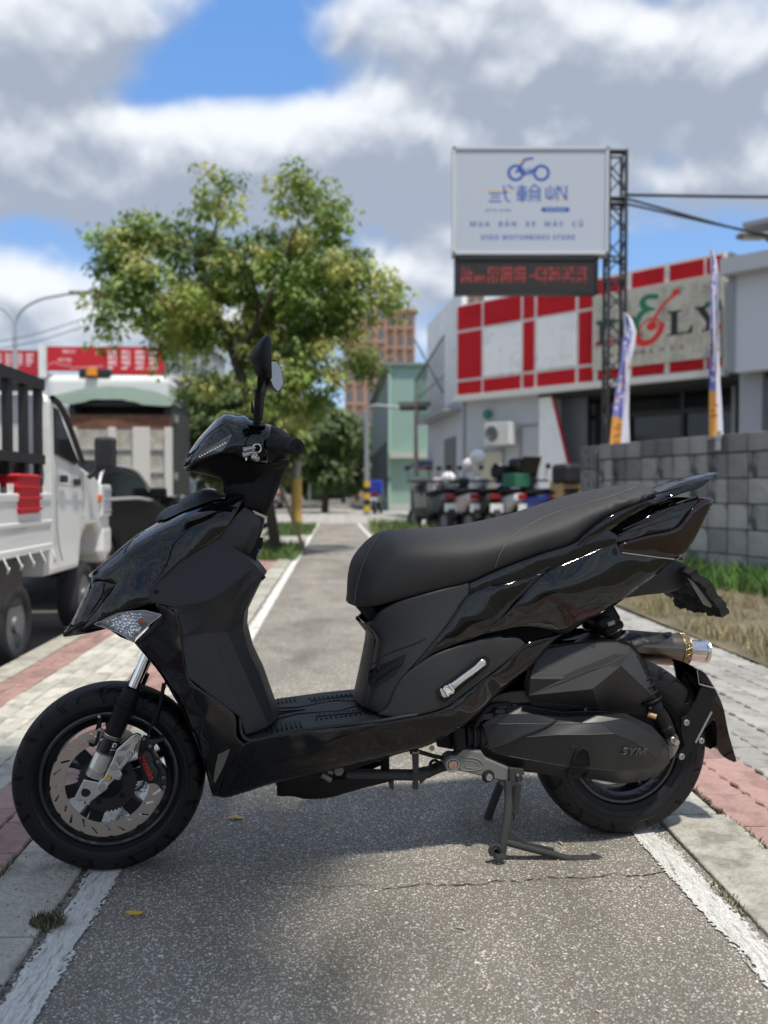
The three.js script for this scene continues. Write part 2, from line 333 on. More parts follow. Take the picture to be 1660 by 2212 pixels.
function paverGeometry(w, l, saw, seed) {
  const out = [], N = 6, q = 0.0022, r = rngOf(seed);
  const side = (sx) => Array.from({ length: N + 1 }, (_, i) => { const t = i / N; return [sx * (w / 2 - q) + (i === 0 || i === N ? 0 : saw * (i % 2 ? 1 : -1)), -l / 2 + q + t * (l - 2 * q)]; });
  const a = side(1), b = side(-1).reverse();
  const wave = saw ? 0.004 : 0; // the short sides bow a little
  const end = (y, dir) => [[dir * w * 0.22, y + wave], [-dir * w * 0.05, y - wave * 0.6]];
  const pts = [...a, ...end(l / 2 - q, 1), ...b, ...end(-l / 2 + q, -1)];
  const ch = 0.004, top = pts.map(([x, y]) => [x * (1 - 2 * ch / w), y * (1 - 2 * ch / l)]);
  const pos = [], nor = [];
  const tri = (p, s, u) => { pos.push(...p, ...s, ...u); };
  const H = 0, L = -0.005, B = -0.03;
  const P = (p, y) => [p[0], y, -p[1]];
  for (const [i, j, k] of THREE.ShapeUtils.triangulateShape(top.map(([x, y]) => new THREE.Vector2(x, y)), [])) tri(P(top[i], H), P(top[j], H), P(top[k], H));
  for (let i = 0; i < pts.length; i++) { const j = (i + 1) % pts.length; tri(P(top[i], H), P(pts[i], L), P(top[j], H)); tri(P(top[j], H), P(pts[i], L), P(pts[j], L)); tri(P(pts[i], L), P(pts[i], B), P(pts[j], L)); tri(P(pts[j], L), P(pts[i], B), P(pts[j], B)); }
  const g = new THREE.BufferGeometry(); g.setAttribute('position', new THREE.Float32BufferAttribute(pos, 3));
  const uv = []; const ou = r(), ov = r(); for (let i = 0; i < pos.length; i += 3) uv.push(pos[i] + ou, pos[i + 2] + ov + pos[i + 1]);
  g.setAttribute('uv', new THREE.Float32BufferAttribute(uv, 2)); g.computeVertexNormals();
  return g;
}
function pavement(name, bands, d0, d1, near, saw) {
  const g = new THREE.Group(); g.name = name; g.rotation.y = YAW; g.userData.kind = 'structure'; scene.add(g);
  const rest = {}, r = rngOf(name.length * 31), list = [];
  for (const [x0, x1, rows, colour, len, slope = 0] of bands) {
    const w = (x1 - x0) / rows, shapes = [0, 1, 2, 3].map((s) => paverGeometry(w, len, saw, s + 3));
    for (let k = 0; k < rows; k++) for (let d = d0 - (k % 2) * len * 0.5; d < d1; d += len) list.push({ x: x0 + w * (k + 0.5) - slope * (d - 2), d: d + len / 2, colour, slope, shape: shapes[Math.floor(r() * 4)], m: Math.floor(r() * 6), dy: 0.006 * (r() - 0.7), rx: 0.016 * (r() - 0.5), rz: 0.02 * (r() - 0.5), ry: 0.012 * (r() - 0.5), score: 0 });
  }
  // largest in the picture first
  for (const o of list) { const p = street(o.x, 0, o.d), z = -p.z, u = 830 + FOCAL * p.x / z, v = 1060 + FOCAL * EYE / z; o.score = z > 0.6 && u > -90 && u < 1750 && v < 2330 ? 1 / z : -1 / Math.max(0.1, Math.abs(z)); }
  list.sort((a, b) => b.score - a.score);
  list.forEach((o, i) => {
    if (i < near && o.score > 0) { const m = part('paving_stone', o.shape, paverMats[o.colour][o.m], g); if (i) m.name = 'paving_stone_' + String(i).padStart(3, '0'); m.position.set(o.x, 0.006 + o.dy, -o.d); m.rotation.set(o.rx, o.ry - o.slope, o.rz); } else {
      const q = o.shape.clone().applyMatrix4(new THREE.Matrix4().compose(V3(o.x, 0.006 + o.dy, -o.d), new THREE.Quaternion().setFromEuler(new THREE.Euler(o.rx, o.ry - o.slope, o.rz)), V3(1, 1, 1)));
      (rest[o.colour + (o.m % 3)] ??= []).push(q);
    }
  });
  for (const [k, v] of Object.entries(rest)) part('further_paving', v, paverMats[k.slice(0, -1)][+k.at(-1)], g).userData.kind = 'stuff';
  return g;
}
pavement('pavement_left', [[-1.03, -0.806, 2, 'pink', 0.2], [-1.434, -1.03, 4, 'buff', 0.2], [-1.608, -1.434, 2, 'pink', 0.2]], -2.6, 10.7, 300, 0.0022);
pavement('pavement_right', [[1.092, 1.372, 2, 'pink', 0.225, 0.0125], [1.372, 2.24, 7, 'grey', 0.225, 0.0125]], -1.2, 9.6, 300, 0.0065);
// rain streaks and dirt on painted sheet metal
const grime = greyTex(512, (x, y) => { const q = 0.92 + 0.10 * tor(x, y, 3, 4, 2) - 0.20 * smooth(0.1, 0.6, tor(x, y, 24, 3, 6) * 0.6 + tor(x, y * 0.25, 24, 2, 6) * 0.4) - 0.10 * smooth(0.2, 0.5, tor(x, y, 7, 4, 4)); return [q, q * 0.99, q * 0.965]; }, [0.35, 0.35]);

// ---------------------------------------------------------------- right side: wall, grass, shop, hoarding, banners
const F = detail(898.3, 280.7, 2.1794), Hc = detail(524, 598.9, 2.2176), G = detail(0, 598.9, 2.5687);
// where the sight line of a picture point meets a vertical plane of a thing (local z = zOff), in the thing's own frame
function hit(o, p, zOff = 0) {
  o.updateMatrixWorld(true);
  const inv = o.matrixWorld.clone().invert(), e = V3(0, EYE, 0).applyMatrix4(inv), d = ray(p[0], p[1]).transformDirection(inv), t = (zOff - e.z) / d.z;
  return e.addScaledVector(d, t);
}

const plasticBg = mat(0.015, 0.015, 0.016, 0.55);
const metalGrey = mat(0.46, 0.48, 0.50, 0.55, { bumpMap: (() => { const t = greyTex(128, (x) => 0.5 + 0.5 * Math.sin(x * 2 * Math.PI * 4)); t.repeat.set(1.6, 1.6); return t; })(), bumpScale: 0.02 });
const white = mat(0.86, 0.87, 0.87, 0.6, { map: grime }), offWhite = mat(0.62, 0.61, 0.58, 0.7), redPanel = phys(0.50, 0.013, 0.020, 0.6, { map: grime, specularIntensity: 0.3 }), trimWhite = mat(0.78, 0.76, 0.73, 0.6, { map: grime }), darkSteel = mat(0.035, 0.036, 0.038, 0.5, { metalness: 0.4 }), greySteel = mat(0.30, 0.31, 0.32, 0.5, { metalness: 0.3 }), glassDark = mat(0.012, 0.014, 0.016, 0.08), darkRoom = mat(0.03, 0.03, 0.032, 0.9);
// ---- concrete block wall
{
  const far = V3(2.61, 0, -11.06), w = thing('block_wall', 'stained grey concrete block wall beside the dry grass verge', 'wall', far, -Math.atan2(0.93, 0.368));
  const bw = 0.272, bh = 0.262, shapes = [0, 1, 2].map((s) => { const g = new RoundedBoxGeometry(bw - 0.012, bh - 0.012, 0.15, 1, 0.006), p = g.attributes.position, uv = g.attributes.uv; for (let i = 0; i < p.count; i++) uv.setXY(i, p.getX(i) + s * 0.31, p.getY(i) + s * 0.17); return g; }), cap = (() => { const g = new RoundedBoxGeometry(bw - 0.01, 0.185, 0.17, 1, 0.006), p = g.attributes.position, uv = g.attributes.uv; for (let i = 0; i < p.count; i++) uv.setXY(i, p.getX(i), p.getY(i)); return g; })();
  const stain = greyTex(512, (x, y) => { const q = 0.72 + 0.25 * tor(x, y, 4, 4, 2) - 0.55 * smooth(0.05, 0.5, tor(x, y * 0.5, 8, 3, 5)) + 0.12 * tor(x, y, 70, 2, 3); return [q, q, q * 0.98]; }, [1.3, 1.3]), rough = greyTex(256, (x, y) => 0.5 + 0.5 * tor(x, y, 60, 2, 4), [4, 4]);
  const mats = [0.60, 0.56, 0.52, 0.47, 0.40, 0.31, 0.22].map((k) => mat(k * 0.9, k * 0.885, k * 0.835, 0.95, { map: stain, bumpMap: rough, bumpScale: 0.006 })), r = rngOf(41);
  P_('mortar_core', box(5.1, 1.49, 0.10, 3.11, 0.745, -0.012), mat(0.09, 0.088, 0.082, 1), w);
  for (let row = 0; row < 6; row++) for (let i = 2; i < 21; i++) {
    const top = row === 5, m = part('concrete_block', top ? cap : shapes[Math.floor(r() * 3)], mats[clamp(Math.floor((top ? 3.2 : row === 4 ? 2.4 : 0.4) + r() * (top ? 3.4 : 3.2) + (fbm2(i * 0.4, row * 0.5) > 0.12 ? 1.5 : 0)), 0, 6)], w);
    m.position.set(0.136 + i * bw, top ? 1.41 : bh * (row + 0.5), 0.004 * (r() - 0.5)); m.rotation.set(0.006 * (r() - 0.5), 0.02 * (r() - 0.5), 0.006 * (r() - 0.5));
  }
  const pier = thing('block_pier', 'dark weathered concrete pier at the far end of the block wall', 'pier', [2.76, 0, -10.75], -Math.atan2(0.93, 0.368));
  for (let k = 0; k < 5; k++) { const m = part('concrete_block', box(0.34, 0.29, 0.24, 0, 0.15 + 0.3 * k, 0, 0.008), mats[4 + (k % 3)], pier); m.rotation.y = 0.02 * (r() - 0.5); }
}
// ---- dry verge with straw, green grass along the foot of the wall
const strawMap = greyTex(512, (x, y) => { const q = 0.75 + 0.35 * tor(x, y, 8, 5) + 0.15 * tor(x, y, 60, 2, 2); return [q, q * 0.97, q * 0.9]; }, [1, 1]);
sheet('dry_verge', 2.24, 9, -3, 16, 0.0, mat(0.30, 0.25, 0.165, 1, { map: strawMap, bumpMap: asphaltTex[1], bumpScale: 0.012 }));
sheet('shop_forecourt', 1.1, 30, 16, 23.2, 0.001, concretePlain);
function bladeGeometry(h, w) { const g = new THREE.BufferGeometry(); g.setAttribute('position', new THREE.Float32BufferAttribute([-w, 0, 0, w, 0, 0, -w * 0.7, h * 0.55, h * 0.12, w * 0.7, h * 0.55, h * 0.12, 0, h, h * 0.42], 3)); g.setIndex([0, 1, 2, 1, 3, 2, 2, 3, 4]); g.computeVertexNormals(); return g; }
function tufts(name, label, category, n, place, h, w, colors, seed) {
  const r = rngOf(seed), m = new THREE.InstancedMesh(bladeGeometry(1, w), new THREE.MeshStandardMaterial({ roughness: 0.8, side: THREE.DoubleSide }), n), M4 = new THREE.Matrix4(), q = new THREE.Quaternion();
  for (let i = 0; i < n; i++) { const p = place(r, i), s = h * (0.5 + r()) * (p.k ?? 1); q.setFromEuler(new THREE.Euler((r() - 0.5) * 0.9, r() * 6.28, (r() - 0.5) * 0.9)); M4.compose(V3(p.x, p.y, p.z), q, V3(s, s, s)); m.setMatrixAt(i, M4); const c = colors[Math.floor(r() * colors.length)], k = 0.7 + 0.6 * r(); m.setColorAt(i, new THREE.Color().setRGB(c[0] * k, c[1] * k, c[2] * k)); }
  m.name = numbered(name); m.castShadow = m.receiveShadow = true; tag(m, label, category, null, 'stuff'); scene.add(m); return m;
}
const along = (x, d, y = 0) => { const p = street(x, y, d); return p; };
tufts('straw_grass', 'sparse dry straw grass on the verge before the block wall', 'dry grass', 17000, (r) => { const d = 2.6 + 9 * r(), x = 2.3 + 2.4 * r() ** 1.3; const p = along(x, d, 0.0); p.k = fbm2(x * 1.5, d * 1.2) > -0.05 ? 1 : 0.35; return p; }, 0.075, 0.045, [[0.36, 0.29, 0.15], [0.28, 0.24, 0.13], [0.16, 0.17, 0.06], [0.40, 0.34, 0.20]], 51);
tufts('wall_grass', 'bright green grass growing along the foot of the block wall', 'grass', 7000, (r) => { const t = r() ** 0.8 * 5.2, off = 0.1 + 0.75 * r() ** 1.7; const p = V3(2.61 + 0.368 * t - 0.93 * off, 0, -11.06 + 0.93 * t + 0.368 * off); p.k = 0.6 + 0.8 * (0.5 + fbm2(t * 2, off * 3)); return p; }, 0.15, 0.045, [[0.06, 0.16, 0.025], [0.09, 0.20, 0.03], [0.05, 0.11, 0.02], [0.13, 0.20, 0.05]], 52);
tufts('verge_weeds', 'green weeds beside the parked motorcycles at the right edge of the path', 'weeds', 1800, (r) => { const p = along(0.75 + 1.1 * r(), 15.0 + 5 * r(), 0); return p; }, 0.22, 0.05, [[0.08, 0.15, 0.03], [0.12, 0.18, 0.04], [0.20, 0.21, 0.08]], 57);
tufts('kerb_weeds', 'small weeds sprouting from the joint beside the grey and pink paving', 'weeds', 520, (r, i) => { const c = [[1.09, 2.2], [1.09, 2.75], [1.088, 1.95], [1.09, 3.4], [1.086, 2.45], [0.876, 1.78], [-0.803, 1.93], [-0.803, 2.02], [-0.803, 2.5], [1.09, 2.05]][i % 10]; return along(c[0] + 0.022 * (r() - 0.5), c[1] + 0.16 * (r() - 0.5), -0.004); }, 0.020, 0.09, [[0.10, 0.16, 0.04], [0.07, 0.11, 0.03], [0.20, 0.18, 0.08]], 53);
{
  const r = rngOf(71), n = 5200, m = new THREE.InstancedMesh(new THREE.DodecahedronGeometry(1, 0), new THREE.MeshStandardMaterial({ roughness: 1 }), n), M4 = new THREE.Matrix4(), joints = [[-0.614, 0.007, 0], [-0.803, 0.006, 0], [0.879, 0.008, 0.0125], [1.089, 0.006, 0.0125], [-0.70, 0.07, 0], [-0.64, 0.03, 0]];
  for (let i = 0; i < n; i++) { const w = r(), k = w < 0.86 ? Math.floor(r() * 4) : 4 + Math.floor(r() * 2), [x, sp, slope] = joints[k], d = 1.0 + 7 * r() ** 1.8, s = (k < 4 ? 0.0012 + 0.0035 * r() ** 2 : 0.0008 + 0.0022 * r() ** 2), p = street(x - slope * (d - 2) + sp * (r() + r() - 1) * 1.3, k < 4 ? -0.004 + 0.012 * r() * (0.5 + fbm2(d * 3, k)) : 0.0105, d); M4.compose(p, new THREE.Quaternion().setFromEuler(new THREE.Euler(r() * 6, r() * 6, r() * 6)), V3(s, s * 0.7, s * (0.7 + 0.6 * r()))); m.setMatrixAt(i, M4); const q = 0.05 + 0.16 * r(); m.setColorAt(i, new THREE.Color().setRGB(q, q * 0.93, q * 0.8)); }
  m.name = 'joint_grit'; m.castShadow = m.receiveShadow = true; tag(m, 'loose grit and crumbs lying in the joints beside the kerbs', 'grit', null, 'stuff'); scene.add(m);
}
tufts('moss_clump', 'brown dry moss clump on the kerb beside the worn white line', 'moss', 260, (r) => { const g0 = gnd(103, 2004), a = r() * 6.28, q = 0.026 * Math.sqrt(r()); return V3(g0.x + q * Math.cos(a) * 1.4, 0.008, g0.z + q * Math.sin(a)); }, 0.018, 0.09, [[0.11, 0.10, 0.045], [0.15, 0.12, 0.06], [0.07, 0.075, 0.03]], 54);
// ---- shop with red and white fascia
const shopFace = V3(2.34, 0, -24.9), shopTurn = -Math.atan2(5.6, 5.71);
{
  const s = thing('shop_building', 'grey metal shop with a red and white panelled fascia behind the parked motorcycles', 'building', shopFace, shopTurn);
  const X = (fx, fy, z = 0) => hit(s, F(fx, fy), z).x, yTop = 6.42, yA = 5.62, yB = 4.62 - 0.45, y0 = 3.72;
  const xs = [215, 228, 338, 350, 522, 536, 586, 601, 778, 796, 862].map((q) => X(q, 1000)), xEnd = X(1474, 900), L = xEnd;
  const zf = 0.30;                                                                        // the fascia stands proud of the wall below
  P_('fascia_backing', boxm(L, yTop - y0, 0.3, L / 2, (yTop + y0) / 2, zf / 2 - 0.02), trimWhite, s);
  P_('fascia_sill', boxm(L + 0.1, 0.14, 0.42, L / 2, y0 - 0.07, zf / 2 + 0.02), offWhite, s);
  const rows = [[yA + 0.06, yTop - 0.05], [yB + 0.06, yA - 0.03], [y0 + 0.05, yB - 0.03]], cols = [[1, 2, 'rrr'], [3, 4, 'rwr'], [5, 6, 'rrr'], [7, 8, 'rwr'], [9, 10, 'rrr']];
  for (const [a, b, k] of cols) rows.forEach(([p, q], i) => P_('fascia_panel', boxm(xs[b] - xs[a], q - p, 0.03, (xs[a] + xs[b]) / 2, (p + q) / 2, zf - 0.01), k[i] === 'r' ? redPanel : white, s));
  const sx0 = X(868, 950), sx1 = X(1470, 950);
  for (const [a, b] of [[885, 1015], [1045, 1195], [1222, 1380], [1395, 1465]]) { P_('fascia_panel', boxm(X(b, 720) - X(a, 720), 0.42, 0.03, (X(a, 720) + X(b, 720)) / 2, yTop - 0.28, zf - 0.01), redPanel, s); P_('fascia_panel', boxm(X(b, 1100) - X(a, 1100), 0.34, 0.03, (X(a, 1100) + X(b, 1100)) / 2, y0 + 0.22, zf - 0.01), redPanel, s); }
  const art = canvasTex(1024, 768, (c, w, h) => {
    c.fillStyle = '#bdb7a8'; c.fillRect(0, 0, w, h); const r = rngOf(3);
    for (let i = 0; i < 420; i++) { c.fillStyle = `rgba(${90 + 60 * r()},${88 + 60 * r()},${74 + 50 * r()},${0.06 + 0.1 * r()})`; c.fillRect(r() * w, r() * h, 8 + 60 * r(), 20 + 130 * r()); }
    c.fillStyle = '#1d6b58'; c.fillRect(30, 262, 170, 40); c.fillRect(900, 250, 124, 40); c.fillStyle = '#c22a22'; c.fillRect(30, 470, 150, 46); c.fillRect(910, 470, 114, 50);
    c.fillStyle = '#20221f'; c.font = 'bold 330px serif'; c.fillText('T', 150, 520); c.fillText('I', 20, 520); c.font = 'bold 330px serif'; c.fillText('LY', 610, 520);
    c.lineCap = 'round'; c.strokeStyle = '#17734f'; c.lineWidth = 52; c.beginPath(); c.moveTo(530, 120); c.bezierCurveTo(400, 70, 400, 190, 470, 230); c.bezierCurveTo(360, 250, 360, 420, 400, 480); c.stroke();
    c.strokeStyle = '#d0261f'; c.lineWidth = 50; c.beginPath(); c.moveTo(385, 500); c.bezierCurveTo(400, 620, 560, 560, 580, 400); c.stroke(); c.lineWidth = 26; c.beginPath(); c.moveTo(500, 400); c.bezierCurveTo(540, 250, 600, 190, 680, 130); c.stroke(); c.beginPath(); c.arc(690, 110, 34, 0, 7); c.fillStyle = '#d0261f'; c.fill(); c.beginPath(); c.arc(500, 400, 44, 0, 7); c.fill(); c.beginPath(); c.ellipse(480, 430, 78, 110, 0.4, 0, 7); c.lineWidth = 16; c.stroke();
    c.fillStyle = '#3c3f37'; c.font = 'bold 62px serif'; for (const [t, x, y] of [['R', 150, 660], ['I', 212, 660], ['S', 250, 660], ['T', 296, 660], ['O', 350, 660], ['R', 410, 660], ['A', 470, 660], ['N', 560, 660], ['T', 640, 660], ['E', 720, 660]]) c.fillText(t, x, y);
    c.fillStyle = '#6f7366'; for (const [x, y, q] of [[110, 60, 80], [200, 70, 90], [690, 60, 60], [870, 90, 60], [930, 70, 70]]) for (let i = 0; i < 5; i++) c.fillRect(x + (i % 3) * q * 0.3, y + i * 16, q * 0.55, 9);
  });
  const sign = new THREE.PlaneGeometry(sx1 - sx0, 1.92).translate((sx0 + sx1) / 2, 4.98, 0), board = P_('shop_sign', boxm(sx1 - sx0, 1.92, 0.1, (sx0 + sx1) / 2, 4.98, zf + 0.02), offWhite, s);
  P_('sign_face', sign.translate(0, 0, zf + 0.074), mat(1, 1, 1, 0.6, { map: art }), board);
  // lower walls
  const xc = X(588, 1300), zr = -2.6;
  P_('metal_wall', boxm(xc, y0, 0.2, xc / 2, y0 / 2, -0.11), metalGrey, s);
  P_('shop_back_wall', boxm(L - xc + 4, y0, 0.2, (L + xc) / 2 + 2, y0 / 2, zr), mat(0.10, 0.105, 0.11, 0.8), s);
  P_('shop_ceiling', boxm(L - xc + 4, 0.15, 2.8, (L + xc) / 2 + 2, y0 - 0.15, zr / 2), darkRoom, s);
  P_('wing_wall', plate([[xc, 0], [xc + 1.35, 0], [xc + 0.35, y0 - 0.1], [xc, y0 - 0.1]], 0.12, { z: -0.05 }), white, s);
  P_('wing_edge', rod([xc + 1.37, 0, 0.02], [xc + 0.37, y0 - 0.1, 0.02], 0.04), redPanel, s);
  P_('side_partition', boxm(0.12, y0, 2.6, xc + 0.2, y0 / 2, -1.4), metalGrey, s);
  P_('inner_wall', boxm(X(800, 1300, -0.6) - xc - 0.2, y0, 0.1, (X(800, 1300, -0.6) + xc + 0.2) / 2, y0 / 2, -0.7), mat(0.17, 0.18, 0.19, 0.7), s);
  for (const fx of [815, 905, 1010, 1260, 1500]) P_('door_post', boxm(0.10, y0, 0.12, X(fx, 1350, -1.2), y0 / 2, -1.2), fx === 1500 ? greySteel : darkSteel, s);
  const glass = P_('shop_window', boxm(X(1495, 1350, -1.25) - X(1015, 1350, -1.25), y0 - 0.8, 0.03, (X(1495, 1350, -1.25) + X(1015, 1350, -1.25)) / 2, (y0 - 0.6) / 2, -1.26), glassDark, s);
  P_('window_rail', boxm(X(1495, 1350, -1.25) - X(815, 1350, -1.25), 0.12, 0.1, (X(1495, 1350, -1.25) + X(815, 1350, -1.25)) / 2, y0 - 0.75, -1.2), darkSteel, s);
  const dx = X(350, 1600), door = P_('side_door', boxm(0.95, 2.05, 0.06, dx, 1.02, 0.02), mat(0.48, 0.44, 0.34, 0.7), s); P_('door_frame', [boxm(0.06, 2.1, 0.09, dx - 0.5, 1.05, 0.02), boxm(0.06, 2.1, 0.09, dx + 0.5, 1.05, 0.02), boxm(1.06, 0.06, 0.09, dx, 2.08, 0.02)], greySteel, door);
  P_('wall_plaque', boxm(0.2, 0.24, 0.03, X(266, 1537), hit(s, F(266, 1537)).y, 0.01), mat(0.62, 0.26, 0.03, 0.5), s);
  P_('wall_conduit', [rod([X(495, 1420), 0, 0.02], [X(495, 1420), 2.75, 0.02], 0.025), rod([X(495, 1420), 2.75, 0.02], [xc, 2.75, 0.02], 0.025)], greySteel, s); P_('downpipe', rod([0.1, 0, 0], [0.1, y0, 0], 0.05), greySteel, s);
  P_('wall_lamp', new THREE.SphereGeometry(0.14, 16, 12).translate(X(348, 1340), hit(s, F(348, 1340)).y, 0.1), mat(0.02, 0.16, 0.14, 0.4), s);
  // side of the building along the path, with a white board and a barred balcony
  const sideW = new THREE.Group(); sideW.name = 'side_wing'; s.add(sideW); sideW.rotation.y = 1.705 - shopTurn;   // runs away beside the path; its outer face is -z
  P_('wing_panel', boxm(5.6, 3.3, 0.16, 2.8, 5.35, 0.08), white, sideW);
  P_('wing_base', boxm(5.6, 3.7, 0.16, 2.8, 1.85, 0.09), mat(0.46, 0.48, 0.50, 0.6), sideW);
  for (let i = 0; i <= 14; i++) P_('railing_bar', rod([0.3 + i * 0.36, 3.45, -0.5], [0.3 + i * 0.36, 5.6 - 0.05 * i, -0.5], 0.016, 0.016, 5), darkSteel, sideW);
  P_('railing_rail', [rod([0.2, 3.45, -0.5], [5.4, 3.45, -0.5], 0.03, 0.03, 5), rod([0.2, 5.6, -0.5], [5.4, 4.9, -0.5], 0.03, 0.03, 5), rod([0.3, 3.9, -0.51], [5.3, 6.4, -0.51], 0.03, 0.03, 5), rod([0.2, 4.4, -0.5], [5.4, 4.2, -0.5], 0.02, 0.02, 5)], darkSteel, sideW); P_('balcony_floor', boxm(5.3, 0.12, 0.6, 2.75, 3.38, -0.25), greySteel, sideW);
  P_('shutter', boxm(1.6, 2.6, 0.05, 1.6, 1.3, -0.01), mat(0.13, 0.135, 0.14, 0.7), sideW);
  P_('roof', boxm(L + 0.2, 0.12, 9, L / 2, yTop - 0.05, -4.4), greySteel, s); P_('rear_wall', boxm(L, yTop, 0.2, L / 2, yTop / 2, -8.9), metalGrey, s);
  const ac = thing('air_conditioner', 'white outdoor air conditioning unit on the grey shop wall', 'air conditioner', s.localToWorld(V3(hit(s, F(402, 1490)).x, hit(s, F(402, 1488)).y, 0.35)), shopTurn);
  ac.scale.setScalar(0.82); ac.translateX(0.22); P_('housing', box(1.05, 0.78, 0.42, 0, 0.39, 0, 0.03), offWhite, ac); P_('fan_grille', [new THREE.TorusGeometry(0.27, 0.02, 8, 30).translate(-0.2, 0.39, 0.215), ...[0.09, 0.15, 0.21].map((r) => new THREE.TorusGeometry(r, 0.008, 6, 26).translate(-0.2, 0.39, 0.215))], greySteel, ac); P_('fan', new THREE.CircleGeometry(0.26, 28).translate(-0.2, 0.39, 0.2115), mat(0.10, 0.10, 0.10, 0.8), ac); for (const x of [-0.4, 0.4]) P_('bracket', rod([x, 0, -0.3], [x, 0, 0.2], 0.03), greySteel, ac);
  // neighbouring white hall whose fascia and eave come forward
  const h = thing('white_hall', 'white clad hall with a grey eave at the edge of the shop', 'building', s.localToWorld(V3(L + 0.15, 0, 0.9)), shopTurn);
  const hx = hit(h, F(1492, 900)).x;
  const q0 = hit(h, F(1502, 700), 0), q1 = hit(h, F(1502, 1130), 0), e0 = hit(h, F(1662, 562), 0.35).y, e1 = hit(h, F(1662, 640), 0.35).y, ex = hit(h, F(1432, 640), 0.35).x;
  P_('fascia', boxm(9, q0.y - q1.y + 0.3, 0.3, hx + 4.5, (q0.y + q1.y) / 2 + 0.1, -0.15), mat(0.60, 0.62, 0.64, 0.6), h);
  P_('eave', boxm(12, e0 - e1, 0.9, ex + 6, (e0 + e1) / 2, -0.1), mat(0.44, 0.45, 0.46, 0.5), h); P_('corner_trim', boxm(0.14, q0.y - q1.y + 0.3, 0.34, hx - 0.02, (q0.y + q1.y) / 2 + 0.1, -0.13), greySteel, h);
  P_('wall', boxm(9, 3.75, 0.2, hx + 4.5, 1.87, -1.2), metalGrey, h); P_('soffit', boxm(9, 0.1, 1.3, hx + 4.5, 3.72, -0.7), greySteel, h);
  for (const q of [0.2, 1.5, 3.4]) P_('column', boxm(0.5, 3.7, 0.4, hx + q, 1.85, -0.75), mat(0.34, 0.36, 0.39, 0.6), h);
  for (const q of [0.75, 2.1]) P_('window', boxm(0.6, 2.6, 0.08, hx + q + 0.1, 1.6, -1.08), glassDark, h);
  P_('roof', boxm(9, 0.1, 8, hx + 4.5, 6.9, -4.5), greySteel, h);
}
